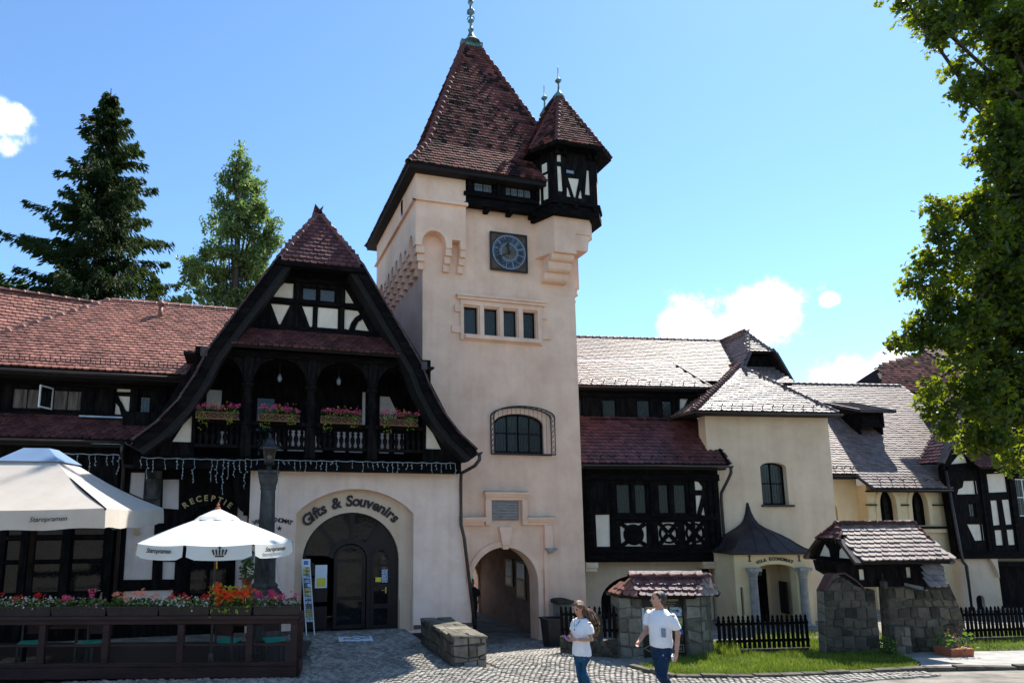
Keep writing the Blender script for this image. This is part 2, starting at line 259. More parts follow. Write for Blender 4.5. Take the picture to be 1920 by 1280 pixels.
# ------------------------------------------------------------------ mesh builder
class MB:
    def __init__(s): s.v = []; s.f = []; s.t = []
    def add(s, vs, fs, tint=None):
        b = len(s.v); s.v.extend([tuple(p) for p in vs]); s.f.extend([tuple(i + b for i in f) for f in fs])
        if tint is not None:
            s.t.extend([0.5] * (b - len(s.t))); s.t.extend([tint] * len(vs))
        return s
    def box(s, x0, x1, y0, y1, z0, z1, tint=None):
        return s.add([(x0, y0, z0), (x1, y0, z0), (x1, y1, z0), (x0, y1, z0), (x0, y0, z1), (x1, y0, z1), (x1, y1, z1), (x0, y1, z1)],
                     [(3, 2, 1, 0), (4, 5, 6, 7), (0, 1, 5, 4), (1, 2, 6, 5), (2, 3, 7, 6), (3, 0, 4, 7)], tint)
    def cbox(s, c, d):
        return s.box(c[0] - d[0] / 2, c[0] + d[0] / 2, c[1] - d[1] / 2, c[1] + d[1] / 2, c[2] - d[2] / 2, c[2] + d[2] / 2)
    def hexa(s, lo, hi):                      # two quads (lists of 4 points)
        return s.add(list(lo) + list(hi), [(3, 2, 1, 0), (4, 5, 6, 7), (0, 1, 5, 4), (1, 2, 6, 5), (2, 3, 7, 6), (3, 0, 4, 7)])
    def prism(s, poly, y0, y1, axis='y'):     # outline in x,z pushed along y (or y,z along x / x,y along z)
        n = len(poly)
        a = sum(poly[i][0] * poly[(i + 1) % n][1] - poly[(i + 1) % n][0] * poly[i][1] for i in range(n))
        if a < 0: poly = poly[::-1]
        put = {'y': lambda p, d: (p[0], d, p[1]), 'x': lambda p, d: (d, p[0], p[1]), 'z': lambda p, d: (p[0], p[1], d)}[axis]
        vs = [put(p, y0) for p in poly] + [put(p, y1) for p in poly]
        fs = [tuple(range(n)), tuple(range(2 * n - 1, n - 1, -1))] + [(i, i + n, (i + 1) % n + n, (i + 1) % n) for i in range(n)]
        if axis != 'y': fs = [f[::-1] for f in fs]
        return s.add(vs, fs)
    def wall(s, outer, holes, y0, y1, axis='y'):   # slab with openings
        put = {'y': lambda p, d: (p[0], d, p[1]), 'x': lambda p, d: (d, p[0], p[1]), 'z': lambda p, d: (p[0], p[1], d)}[axis]
        loops = [outer] + list(holes)
        tris = tessellate_polygon([[Vector((p[0], p[1], 0)) for p in l] for l in loops])
        flat = [p for l in loops for p in l]; n = len(flat)
        fs = [tuple(t) for t in tris] + [tuple(i + n for i in t[::-1]) for t in tris]
        k = 0
        for l in loops:
            m = len(l)
            for i in range(m): fs.append((k + i, k + (i + 1) % m, k + (i + 1) % m + n, k + i + n))
            k += m
        return s.add([put(p, y0) for p in flat] + [put(p, y1) for p in flat], fs)
    def bar(s, p, q, w, h, up=(0, 0, 1)):
        p = Vector(p); q = Vector(q); d = (q - p).normalized(); up = Vector(up)
        if abs(d.dot(up)) > 0.98: up = Vector((0, 1, 0))
        sd = d.cross(up).normalized() * (w / 2); u = sd.cross(d).normalized() * (h / 2)
        return s.hexa([p - sd - u, p + sd - u, p + sd + u, p - sd + u], [q - sd - u, q + sd - u, q + sd + u, q - sd + u])
    def tube(s, pts, r, n=6, caps=True):
        pts = [Vector(p) for p in pts]; rs = r if isinstance(r, (list, tuple)) else [r] * len(pts)
        b = []; up = Vector((0, 0, 1))
        for i, p in enumerate(pts):
            d = (pts[min(i + 1, len(pts) - 1)] - pts[max(i - 1, 0)])
            d = d.normalized() if d.length > 1e-9 else Vector((0, 0, 1))
            a = d.cross(up)
            if a.length < 1e-3: a = d.cross(Vector((0, 1, 0)))
            a.normalize(); c = d.cross(a).normalized()
            b += [p + (a * cos(2 * pi * k / n) + c * sin(2 * pi * k / n)) * rs[i] for k in range(n)]
        fs = []
        for i in range(len(pts) - 1):
            for k in range(n): fs.append((i * n + k, i * n + (k + 1) % n, (i + 1) * n + (k + 1) % n, (i + 1) * n + k))
        if caps: fs += [tuple(range(n))[::-1], tuple(range((len(pts) - 1) * n, len(pts) * n))]
        return s.add(b, fs)
    def lathe(s, prof, c, n=14):
        vs = []; fs = []
        for r, z in prof: vs += [(c[0] + r * cos(2 * pi * k / n), c[1] + r * sin(2 * pi * k / n), c[2] + z) for k in range(n)]
        for i in range(len(prof) - 1):
            for k in range(n): fs.append((i * n + k, i * n + (k + 1) % n, (i + 1) * n + (k + 1) % n, (i + 1) * n + k))
        fs += [tuple(range(n))[::-1], tuple(range((len(prof) - 1) * n, len(prof) * n))]
        return s.add(vs, fs)
    def ball(s, c, r, n=8, m=5, sq=(1, 1, 1)):
        pr = [(max(0.001, sin(pi * i / m)) * r, -cos(pi * i / m) * r) for i in range(m + 1)]
        b = len(s.v); s.lathe(pr, (0, 0, 0), n)
        for i in range(b, len(s.v)):
            x, y, z = s.v[i]; s.v[i] = (c[0] + x * sq[0], c[1] + y * sq[1], c[2] + z * sq[2])
        return s
    def mesh(s, name, mat, smooth=False, sub=None):
        me = bpy.data.meshes.new(name)
        vs = s.v if sub is None else [(x - sub[0], y - sub[1], z - sub[2]) for x, y, z in s.v]
        me.from_pydata(vs, [], s.f); me.materials.append(MT[mat])
        if s.t:
            t = s.t + [0.5] * (len(s.v) - len(s.t))
            a = me.attributes.new('tint', 'FLOAT', 'POINT'); a.data.foreach_set('value', t)
        if smooth: me.polygons.foreach_set('use_smooth', [True] * len(me.polygons))
        return me

def link(name, me, parent=None):
    o = bpy.data.objects.new(name, me); COL.objects.link(o)
    if parent: o.parent = parent
    return o
def fixn(o):
    bm = bmesh.new(); bm.from_mesh(o.data); bmesh.ops.recalc_face_normals(bm, faces=bm.faces); bm.to_mesh(o.data); bm.free()

class Thing:
    """an Empty at the thing's base; parts are given in the frame (origin O, turned by yaw about z)"""
    def __init__(s, name, label, cat, base=(0, 0, 0), O=(0, 0), yaw=0.0, group=None, size=1.0, z=0.0):
        s.base = Vector(base); s.yaw = radians(yaw); s.O = Vector((O[0], O[1], 0))
        s.rot = Matrix.Rotation(s.yaw, 4, 'Z')
        s.root = bpy.data.objects.new(name, None); COL.objects.link(s.root)
        s.root.empty_display_size = 0.3
        s.root.location = s.O + s.rot @ (s.base * size) + Vector((0, 0, z)); s.root.scale = (size,) * 3; s.root.rotation_euler = (0, 0, s.yaw)
        s.root['label'] = label; s.root['category'] = cat
        if group: s.root['group'] = group
    def part(s, name, mb, mat, parent=None, smooth=False, kind=None, bevel=0, label=None):
        me = mb.mesh(name, mat, smooth, s.base)
        o = link(name, me, parent or s.root)
        fixn(o)
        if kind: o['kind'] = kind
        if label: o['label'] = label
        if bevel:
            b = o.modifiers.new('bevel', 'BEVEL'); b.width = bevel; b.segments = 2; b.limit_method = 'ANGLE'
        return o
    def put(s, name, me, M, parent=None):           # shared mesh at a place in the frame
        o = link(name, me, parent or s.root)
        o.matrix_local = Matrix.Translation(-s.base) @ M
        return o
    def world(s, p): return s.O + s.rot @ Vector(p)

def solo(name, label, cat, mb, mat, smooth=False, group=None, kind=None, bevel=0):
    """a thing of one mesh, its origin at the middle of its base"""
    xs = [p[0] for p in mb.v]; ys = [p[1] for p in mb.v]; zs = [p[2] for p in mb.v]
    b = ((min(xs) + max(xs)) / 2, (min(ys) + max(ys)) / 2, min(zs))
    o = link(name, mb.mesh(name, mat, smooth, b)); o.location = b; fixn(o)
    if label: o['label'] = label
    if cat: o['category'] = cat
    if group: o['group'] = group
    if kind: o['kind'] = kind
    return o
def struct(name, mb, mat, smooth=False):
    o = link(name, mb.mesh(name, mat, smooth)); fixn(o); o['kind'] = 'structure'; return o

def arc(cx, cz, r, a0, a1, n, rz=None):
    rz = rz or r
    return [(cx + r * cos(radians(a0 + (a1 - a0) * i / n)), cz + rz * sin(radians(a0 + (a1 - a0) * i / n))) for i in range(n + 1)]
def arch_poly(x0, x1, z0, zs, zt, n=14):           # opening: foot z0, springing zs, crown zt (ellipse)
    c = (x0 + x1) / 2; r = (x1 - x0) / 2
    return [(x0, z0), (x1, z0)] + arc(c, zs, r, 0, 180, n, zt - zs)
def rect(x0, x1, z0, z1): return [(x0, z0), (x1, z0), (x1, z1), (x0, z1)]
def inside(p, poly):
    x, y = p; c = False; n = len(poly); j = n - 1
    for i in range(n):
        xi, yi = poly[i][:2]; xj, yj = poly[j][:2]
        if (yi > y) != (yj > y) and x < (xj - xi) * (y - yi) / (yj - yi) + xi: c = not c
        j = i
    return c

# ------------------------------------------------------------------ roof tiles
def tile_mb(w, e, seed=0, shape='round'):
    rnd = random.Random(seed); k = w * 0.482; L = e * 1.75
    if shape == 'round': low = [(-k, 0.30 * w), (-k * 0.8, 0.12 * w), (-k * 0.35, 0.01), (k * 0.35, 0.01), (k * 0.8, 0.12 * w), (k, 0.30 * w)]
    else: low = [(-k, 0.05 * w), (-k * 0.6, 0.0), (k * 0.6, 0.0), (k, 0.05 * w)]
    out = low + [(k, L), (-k, L)]
    j = rnd.uniform(-0.004, 0.006)
    def zt(v): return 0.058 + j - 0.045 * v / L
    n = len(out); m = MB()
    vs = [(u, v, zt(v)) for u, v in out] + [(u, v, zt(v) - 0.042) for u, v in low]
    fs = [tuple(range(n))] + [(i, n + i, n + i + 1, i + 1) for i in range(len(low) - 1)]
    fs += [(0, n - 1, n), (len(low) - 1, n + len(low) - 1, n - 2)]
    m.add(vs, fs)
    return m
NVAR = 10
TILES = {}
def tile_meshes(w, e, mat, shape):
    k = (round(w, 3), round(e, 3), mat, shape)
    if k not in TILES:
        L = []
        for i in range(NVAR):
            mb = tile_mb(w, e, i, shape); mb.t = [(i + 0.5) / NVAR] * len(mb.v); L.append((mb.mesh('tile', mat), mb))
        TILES[k] = L
    return TILES[k]
def tile_field(th, roof, origin, U, V, poly, mat, w=0.18, e=0.15, nmax=300, shape='round', dark=None):
    """lay plain tiles in rows on a plane: origin + u U + v V; poly is the outline in (u, v)"""
    origin = Vector(origin); U = Vector(U).normalized(); V = Vector(V); V = (V - U * V.dot(U)).normalized(); N = U.cross(V)
    ms = tile_meshes(w, e, mat, shape)
    u0 = min(p[0] for p in poly); u1 = max(p[0] for p in poly); v0 = min(p[1] for p in poly); v1 = max(p[1] for p in poly)
    spots = []; r = 0; v = v0
    while v < v1:
        u = u0 + (w / 2 if r % 2 else 0)
        while u < u1 + w / 2:
            if inside((min(max(u, u0 + 0.01), u1 - 0.01), v + min(e * 0.5, (v1 - v) / 2)), poly):
                p = origin + U * u + V * v
                t = random.random()
                if dark:
                    d = noise.noise(th.world(p) * dark) * 0.42
                    t = min(0.999, max(0, 0.5 + d + random.uniform(-0.55, 0.55)))
                spots.append(((th.world(p) - EYE).length, p, int(t * NVAR) % NVAR))
            u += w
        v += e; r += 1
    spots.sort(key=lambda a: a[0])
    Rm = Matrix((U, V, N)).transposed()
    rest = MB()
    for i, (d, p, k) in enumerate(spots):
        J = Matrix.Rotation(random.uniform(-0.02, 0.02), 3, 'Z') @ Matrix.Rotation(random.uniform(-0.015, 0.015), 3, 'Y')
        R3 = Rm @ J
        pp = p + U * random.uniform(-0.004, 0.004) + V * random.uniform(-0.006, 0.006)
        if i < nmax:
            M = R3.to_4x4(); M.translation = pp
            th.put('tile', ms[k][0], M, roof)
        else:
            mb = ms[k][1]; rest.add([R3 @ Vector(q) + pp for q in mb.v], mb.f, (k + 0.5) / NVAR)
    if rest.v:
        me = rest.mesh('tiles', mat, sub=th.base); o = link('tiles', me, roof); o['kind'] = 'stuff'
    return len(spots)
RT = {}
def ridge_mesh(mat, r=0.11, L=0.36):
    k = (mat, r, L)
    if k not in RT:
        m = MB(); n = 8; vs = []
        for y, q in ((0, r), (L * 0.86, r * 0.86), (L * 0.86, r * 1.12), (L, r * 1.12), (L + 0.03, r * 0.8)):
            vs += [(q * cos(pi * i / n), y, q * sin(pi * i / n) * 0.9 - 0.02) for i in range(n + 1)]
        fs = []
        for a in range(4):
            for i in range(n): fs.append((a * (n + 1) + i, (a + 1) * (n + 1) + i, (a + 1) * (n + 1) + i + 1, a * (n + 1) + i + 1))
        m.add(vs, fs); m.t = [0.55] * len(m.v); RT[k] = m.mesh('ridge_tile', mat, True)
    return RT[k]
def ridge_line(th, roof, p, q, mat, r=0.11, L=0.36, up=(0, 0, 1)):
    p = Vector(p); q = Vector(q); d = (q - p); n = max(1, round(d.length / L)); st = d / n; y = d.normalized()
    x = y.cross(Vector(up)).normalized(); z = x.cross(y)
    me = ridge_mesh(mat, r, L)
    for i in range(n):
        M = Matrix((x, y, z)).transposed().to_4x4(); M.translation = p + st * i + z * random.uniform(-0.004, 0.006)
        M = M @ Matrix.Diagonal((1, st.length / L, 1, 1))
        th.put('ridge_tile', me, M, roof)
def slab(th, name, pts, mat, thick=0.08, parent=None):     # a roof plane as a thin solid under its tiles
    pts = [Vector(p) for p in pts]
    n = (pts[1] - pts[0]).cross(pts[2] - pts[0]).normalized()
    if n.z < 0: pts = pts[::-1]; n = -n
    m = len(pts); mb = MB()
    mb.add(pts + [p - n * thick for p in pts], [tuple(range(m)), tuple(range(2 * m - 1, m - 1, -1))] + [(i, i + m, (i + 1) % m + m, (i + 1) % m) for i in range(m)])
    return th.part(name, mb, mat, parent)
def tiled(th, name, pts, mat, w=0.18, e=0.15, nmax=300, parent=None, shape='round', dark=None, lift=0.0):
    """roof plane from its outline; the first edge is the eave; tiles follow it"""
    P = [Vector(p) for p in pts]; o = P[0]; U = (P[1] - P[0]).normalized()
    N = None
    for p in P[2:]:
        c = U.cross(p - o)
        if c.length > 1e-4: N = c.normalized(); break
    V = N.cross(U).normalized()
    roof = parent or slab(th, name, pts, 'soffit')
    poly = [((p - o).dot(U), (p - o).dot(V)) for p in P]
    tile_field(th, roof, o + N * lift, U, V, poly, mat, w, e, nmax, shape, dark)
    return roof
SG = {}
def snow_guards(th, roof, p, q, V, n, h=0.16):
    if 'g' not in SG:
        m = MB(); m.box(-0.012, 0.012, -0.02, 0.16, 0.03, 0.045); m.bar((0, -0.01, 0.03), (0, -0.03, h), 0.024, 0.02); m.box(-0.05, 0.05, -0.04, -0.02, h - 0.02, h)
        SG['g'] = m.mesh('snow_guard', 'gutter')
    p = Vector(p); q = Vector(q); U = (q - p).normalized(); V = Vector(V); V = (V - U * V.dot(U)).normalized(); N = U.cross(V)
    for i in range(n):
        M = Matrix((U, V, N)).transposed().to_4x4(); M.translation = p + (q - p) * ((i + 0.5) / n)
        th.put('snow_guard', SG['g'], M, roof)
def gutter(th, p, q, r=0.075, name='gutter', parent=None):
    p = Vector(p); q = Vector(q); d = (q - p).normalized(); s_ = d.cross(Vector((0, 0, 1))).normalized(); m = MB(); n = 7
    vs = []
    for c in (p, q):
        for k, rr in ((0, r), (1, r * 0.82)):
            vs += [c + s_ * (rr * cos(pi + pi * i / n)) + Vector((0, 0, rr * sin(pi + pi * i / n))) for i in range(n + 1)]
    a = n + 1; fs = []
    for i in range(n):
        fs += [(i, i + 1, 2 * a + i + 1, 2 * a + i), (a + i, 3 * a + i, 3 * a + i + 1, a + i + 1), (i, a + i, a + i + 1, i + 1), (2 * a + i, 2 * a + i + 1, 3 * a + i + 1, 3 * a + i)]
    fs += [(0, 2 * a, 3 * a, a), (n, a + n, 3 * a + n, 2 * a + n)]
    m.add(vs, fs)
    o = th.part(name, m, 'gutter', parent, True); return o

# framed wall: a timber sheet with panel openings; plaster panels sit 35 mm back in them
def timber_wall(th, outer, panels, y0, y1, name='timber_frame', panel_mat='panel', parent=None, holes=(), back=0.035):
    mb = MB(); mb.wall(outer, list(panels) + list(holes), y0, y1)
    f = th.part(name, mb, 'timber', parent)
    for p in panels:
        pm = MB(); cx = sum(q[0] for q in p) / len(p); cz = sum(q[1] for q in p) / len(p)
        pm.prism([(cx + (q[0] - cx) * 1.0 + (0.01 if q[0] > cx else -0.01), q[1] + (0.01 if q[1] > cz else -0.01)) for q in p], y0 + back, y1 - 0.01 if y1 - y0 > 0.08 else y1 + 0.02)
        th.part('plaster_panel', pm, panel_mat, f)
    return f
def window(th, x0, x1, z0, z1, y, nx=1, nz=1, arch=0.0, fr=0.05, lead=None, mat='glass', parent=None, depth=0.06, name='window', frame_mat='timber'):
    """a framed casement: frame, mullions and separate panes"""
    def outl(i):
        if arch: return [(x0 + i, z0 + i), (x1 - i, z0 + i), (x1 - i, z1 - arch)] + arc((x0 + x1) / 2, z1 - arch, (x1 - x0) / 2 - i, 0, 180, 12, arch - i)[1:-1] + [(x0 + i, z1 - arch)]
        return rect(x0 + i, x1 - i, z0 + i, z1 - i)
    mb = MB(); mb.wall(outl(0), [outl(fr)], y, y + depth)
    W = (x1 - x0 - 2 * fr); H = (z1 - z0 - 2 * fr); mw = fr * 0.75
    for i in range(1, nx):
        c = x0 + fr + W * i / nx; top = z1 - fr
        if arch:
            t = (c - (x0 + x1) / 2) / ((x1 - x0) / 2); top = z1 - arch + (arch - fr) * sqrt(max(0, 1 - t * t))
        mb.box(c - mw / 2, c + mw / 2, y + 0.004, y + depth - 0.004, z0 + fr, top)
    for i in range(1, nz):
        c = z0 + fr + H * i / nz; mb.box(x0 + fr, x1 - fr, y + 0.007, y + depth - 0.007, c - mw / 2, c + mw / 2)
    f = th.part(name, mb, frame_mat, parent)
    for i in range(nx):
        pm = MB(); a = x0 + fr + W * i / nx - 0.005; b = x0 + fr + W * (i + 1) / nx + 0.005
        if arch:
            def tp(c):
                t = (c - (x0 + x1) / 2) / ((x1 - x0) / 2); return z1 - arch + (arch - fr * 0.8) * sqrt(max(0, 1 - t * t))
            pm.prism([(a, z0 + fr - 0.01), (b, z0 + fr - 0.01)] + [(b + (a - b) * k / 5, tp(b + (a - b) * k / 5)) for k in range(6)], y + depth * 0.55, y + depth * 0.55 + 0.006)
        else: pm.prism(rect(a, b, z0 + fr - 0.01, z1 - fr + 0.01), y + depth * 0.55, y + depth * 0.55 + 0.006)
        # old glass is never quite flat
        tl = random.uniform(-0.006, 0.006); pm.v = [(px, py + (px - a) * tl, pz) for px, py, pz in pm.v]
        pn = th.part('pane', pm, mat, f) if parent is None else th.part('pane', pm, mat, parent)
        if lead:
            lm = MB(); yy = y + depth * 0.55 - 0.006; nn = max(2, round((b - a) / lead)); mm = max(2, round((z1 - z0) / lead)); hz = z1 - fr if not arch else z1 - arch
            for k in range(1, nn): c = a + (b - a) * k / nn; lm.box(c - 0.004, c + 0.004, yy - 0.004, yy + 0.004, z0 + fr, hz)
            for k in range(1, mm): c = z0 + fr + (hz - z0 - fr) * k / mm; lm.box(a + 0.004, b - 0.004, yy - 0.005, yy + 0.005, c - 0.004, c + 0.004)
            th.part('lead_came', lm, 'lead', f if parent is None else parent)
    return f
def text_mesh(txt, size, mat, depth=0.01, bold=0.0, shear=0.0, name='lettering', align='CENTER', spacing=1.0):
    c = bpy.data.curves.new(name, 'FONT'); c.body = txt; c.size = size; c.extrude = depth / 2; c.align_x = align; c.shear = shear
    c.offset = bold; c.space_character = spacing; c.resolution_u = 3
    o = bpy.data.objects.new('tmp', c); COL.objects.link(o)
    dg = bpy.context.evaluated_depsgraph_get(); dg.update()
    me = bpy.data.meshes.new_from_object(o.evaluated_get(dg)); bpy.data.objects.remove(o); bpy.data.curves.remove(c)
    me.name = name; me.materials.clear(); me.materials.append(MT[mat]); return me
def letters_arc(th, txt, cx, cz, r, a0, a1, y, size, mat, parent=None, bold=0.0, shear=0.0, rz=None, name='letter', depth=0.02):
    rz = rz or r; n = len(txt)
    wts = [0.55 if ch in 'iIft!.' else (0.8 if ch in 'r ' else (1.3 if ch in 'mMwW&' else 1.0)) for ch in txt]; tot = sum(wts); acc = 0
    for ch, w_ in zip(txt, wts):
        a = radians(a0 + (a1 - a0) * (acc + w_ / 2) / tot); acc += w_
        if ch == ' ': continue
        me = text_mesh(ch, size, mat, depth, bold, shear, name)
        tx = -r * sin(a); tz = rz * cos(a)
        if a1 < a0: tx, tz = r * sin(a), -rz * cos(a)
        ang = atan2(tz, tx)
        M = Matrix.Translation((cx + r * cos(a), y, cz + rz * sin(a))) @ Matrix.Rotation(-ang, 4, 'Y') @ Matrix.Rotation(pi / 2, 4, 'X')
        th.put(name, me, M, parent)
def letters_line(th, txt, x, y, z, size, mat, parent=None, bold=0.0, shear=0.0, name='lettering', depth=0.01, align='CENTER', roll=0.0):
    me = text_mesh(txt, size, mat, depth, bold, shear, name, align)
    return th.put(name, me, Matrix.Translation((x, y, z)) @ Matrix.Rotation(roll, 4, 'Y') @ Matrix.Rotation(pi / 2, 4, 'X'), parent)

# ================================================================== ground
def sstep(x, a, b):
    t = min(1, max(0, (x - a) / (b - a))); return t * t * (3 - 2 * t)
def gz(x, y):
    d = 0.62 - 0.25 * sstep(x, 9.5, 11.5)
    zr = -0.08 - d * sstep(y, 12.8, 18.2)
    zl = 0.17 * (1 - sstep(y, 12.7, 13.9)) * (1 - sstep(x, 0.9, 2.2))
    z = zl + (zr - zl) * sstep(x, 4.5, 5.3)
    if y > 17.2 and x < 5.3: z = min(z, -0.02)
    z += min(1.7, 0.0155 * max(0, 13 - y) ** 2)
    return z
def frange(a, b, s):
    n = round((b - a) / s); return [a + (b - a) * i / n for i in range(n + 1)]
gx = [-1500, -300, -80, -30] + frange(-14, 26, 0.5) + [40, 80, 300, 1500]
gy = [-900, -100, -30, -12] + frange(-4, 28, 0.5) + [45, 90, 300, 1500]
mb = MB()
mb.v = [(x, y, gz(x, y)) for y in gy for x in gx]
nx_ = len(gx)
mb.f = [(j * nx_ + i, j * nx_ + i + 1, (j + 1) * nx_ + i + 1, (j + 1) * nx_ + i) for j in range(len(gy) - 1) for i in range(nx_ - 1)]
ground = struct('ground', mb, 'ground', True)

# lawn (in front of the garden fence) and the slab path to the little gate
LAWN = [(8.2, 12.35), (8.45, 11.25), (10.2, 10.75), (13.3, 10.35), (14.0, 10.9), (14.7, 11.9), (15.1, 13.4), (12.8, 14.1), (11.0, 14.2), (10.6, 12.9)]
LAWN2 = [(16.3, 11.55), (20.5, 10.6), (22.5, 13.5), (17.2, 13.4)]
PATH = [(13.35, 10.30), (15.6, 9.6), (19.5, 9.3), (20.5, 10.55), (16.25, 11.5), (17.2, 13.3), (15.2, 13.4), (14.75, 11.9), (14.05, 10.85)]
KERB = [(8.05, 12.3), (8.30, 11.2), (9.2, 10.88), (10.2, 10.62), (11.6, 10.40), (13.3, 10.2), (15.5, 9.5), (19.5, 9.15)]
def drape(poly, lift, mat, name, step=0.35):
    xs = [p[0] for p in poly]; ys = [p[1] for p in poly]; m = MB(); ids = {}
    tri = tessellate_polygon([[Vector((p[0], p[1], 0)) for p in poly]])
    bm = bmesh.new(); vv = [bm.verts.new((p[0], p[1], 0)) for p in poly]
    for t in tri: bm.faces.new([vv[i] for i in t])
    bmesh.ops.subdivide_edges(bm, edges=bm.edges[:], cuts=4, use_grid_fill=True)
    bmesh.ops.triangulate(bm, faces=bm.faces[:])
    for v in bm.verts: v.co.z = gz(v.co.x, v.co.y) + lift
    me = bpy.data.meshes.new(name); bm.to_mesh(me); bm.free(); me.materials.append(MT[mat])
    o = link(name, me); o['kind'] = 'structure'; fixn(o); return o
drape(LAWN, 0.03, 'soil', 'lawn'); drape(LAWN2, 0.03, 'soil', 'lawn'); path = drape(PATH, 0.035, 'path', 'path')

# cobbles on the square
def cob_mesh(i):
    r = random.Random(i); m = MB(); a = 0.054 + r.uniform(-0.006, 0.005); b = 0.044 + r.uniform(-0.006, 0.004); h = 0.05
    q = [(-a, -b), (a, -b), (a, b), (-a, b)]; q = [(x + r.uniform(-.006, .006), y + r.uniform(-.006, .006)) for x, y in q]
    m.v = [(x, y, -0.02) for x, y in q] + [(x * .97, y * .97, h * .55) for x, y in q] + [(x * .72, y * .72, h) for x, y in q]
    m.f = [(j, (j + 1) % 4, 4 + (j + 1) % 4, 4 + j) for j in range(4)] + [(4 + j, 4 + (j + 1) % 4, 8 + (j + 1) % 4, 8 + j) for j in range(4)] + [(8, 9, 10, 11)]
    m.t = [(i + .5) / 12] * 12; return m
COBS = [cob_mesh(i) for i in range(12)]; COBM = [m.mesh('cobble', 'cobble') for m in COBS]
spots = []
keep = [(1.35, 17.25), (4.3, 17.25), (4.3, 13.0), (5.35, 13.0), (5.35, 18.2), (9.3, 18.2), (9.3, 16.5), (8.2, 15.2), (7.7, 14.6), (7.9, 12.5), (8.1, 11.2), (10.5, 10.55), (13.0, 10.2), (13.2, 9.6), (4.5, 10.2), (0.8, 11.6), (-4.4, 12.2), (-4.4, 13.5), (1.2, 12.2), (1.7, 14.2)]
j = 0; y = 9.4
while y < 18.2:
    x = -4.5 + (j % 2) * 0.058
    while x < 13:
        yy = y + 0.10 * abs(sin(x * 2.3 + 0.4 * j * 0.09))          # shallow segmental arcs
        if inside((x, yy), keep): spots.append((hypot(x, yy), x, yy))
        x += 0.117
    y += 0.098; j += 1
spots.sort(); rest = MB()
for i, (d, x, yy) in enumerate(spots):
    k = random.randrange(12); a = random.uniform(-.12, .12); z = gz(x, yy) + random.uniform(-0.012, 0.006) - 0.012
    x += random.uniform(-.008, .008)
    if i < 300:
        o = link('cobble', COBM[k], ground); o.location = (x, yy, z); o.rotation_euler = (random.uniform(-.05, .05), random.uniform(-.05, .05), a)
    else:
        c, s_ = cos(a), sin(a)
        rest.add([(x + c * p[0] - s_ * p[1], yy + s_ * p[0] + c * p[1], z + p[2]) for p in COBS[k].v], COBS[k].f, (k + .5) / 12)
o = link('cobbles', rest.mesh('cobbles', 'cobble'), ground); o['kind'] = 'stuff'

# kerb stones along the lawn and the path
km = []
for (x0, y0), (x1, y1) in zip(KERB, KERB[1:]):
    n = max(1, round(hypot(x1 - x0, y1 - y0) / 0.55))
    for i in range(n): km.append(((x0 + (x1 - x0) * i / n, y0 + (y1 - y0) * i / n), (x0 + (x1 - x0) * (i + .97) / n, y0 + (y1 - y0) * (i + .97) / n)))
kb = MB(); kb.box(-0.02, 0.02, -0.02, 0.02, -0.1, 0)
kerb = Thing('kerb', 'low worn stone kerb edging the grass beside the cobbles', 'kerb', (10.2, 10.62, gz(10.2, 10.62)))
for p, q in km:
    m = MB(); z = max(gz(*p), gz(*q)); j = random.uniform(-.01, .015)
    m.bar((*p, z + 0.01 + j), (*q, z + 0.01 + j + random.uniform(-.008, .008)), 0.16, 0.13); kerb.part('kerb_stone', m, 'stone', bevel=0.012)

# ================================================================== clock tower
TW = Thing('clock_tower', 'tall peach plastered clock tower with steep tiled roof and arched passage', 'tower', (7.87, 18.3, -0.8))
XL, XR, YF, YB = 5.24, 10.5, 18.3, 23.8
PASS = arch_poly(6.72, 8.87, -0.85, 1.0, 2.06, 20)
wins4 = [(6.59, 7.06), (7.27, 7.73), (7.93, 8.39), (8.61, 9.05)]
seg = [(7.54, 4.9), (9.21, 4.9), (9.21, 5.81)] + arc(8.375, 5.81, 0.835, 0, 180, 12, 0.33)[1:-1] + [(7.54, 5.81)]
mb = MB(); mb.wall(rect(XL, XR, -0.86, 13.6), [PASS] + [rect(a, b, 8.6, 9.48) for a, b in wins4] + [seg], YF, YF + 0.55)
wallT = TW.part('front_wall', mb, 'plaster')
mb = MB(); mb.box(XL, XL + 0.5, YF + 0.55, YB, -0.86, 13.6); TW.part('side_wall', mb, 'plaster')
mb = MB(); mb.box(XR - 0.5, XR, YF + 0.55, YB, -0.86, 13.6); TW.part('side_wall', mb, 'plaster')
mb = MB(); mb.wall(rect(XL, XR, -1.0, 13.6), [arch_poly(6.95, 9.05, -1.1, 0.45, 1.5, 16)], YB, YB + 0.5); TW.part('rear_wall', mb, 'plaster')
# passage lining
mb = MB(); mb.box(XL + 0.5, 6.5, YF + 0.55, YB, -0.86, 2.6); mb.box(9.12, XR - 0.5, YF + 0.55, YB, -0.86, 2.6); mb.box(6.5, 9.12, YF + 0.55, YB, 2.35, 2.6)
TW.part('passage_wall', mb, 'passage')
mb = MB(); mb.box(6.5, 9.12, YF + 0.05, YB + 0.4, -0.95, -0.78); TW.part('passage_floor', mb, 'path')
# framed pictures on the passage wall
for y0, y1, z0, z1 in ((19.6, 20.3, 0.3, 1.5), (20.6, 21.2, 0.6, 1.5)):
    mb = MB(); mb.box(9.07, 9.115, y0, y1, z0, z1); p = TW.part('picture_frame', mb, 'sign_black')
    mb = MB(); mb.box(9.062, 9.068, y0 + 0.07, y1 - 0.07, z1 - 0.55, z1 - 0.08); TW.part('picture', mb, 'paper', p)
    mb = MB(); mb.box(9.062, 9.068, y0 + 0.07, y1 - 0.07, z0 + 0.08, z1 - 0.62); TW.part('picture', mb, 'photo_pool', p)
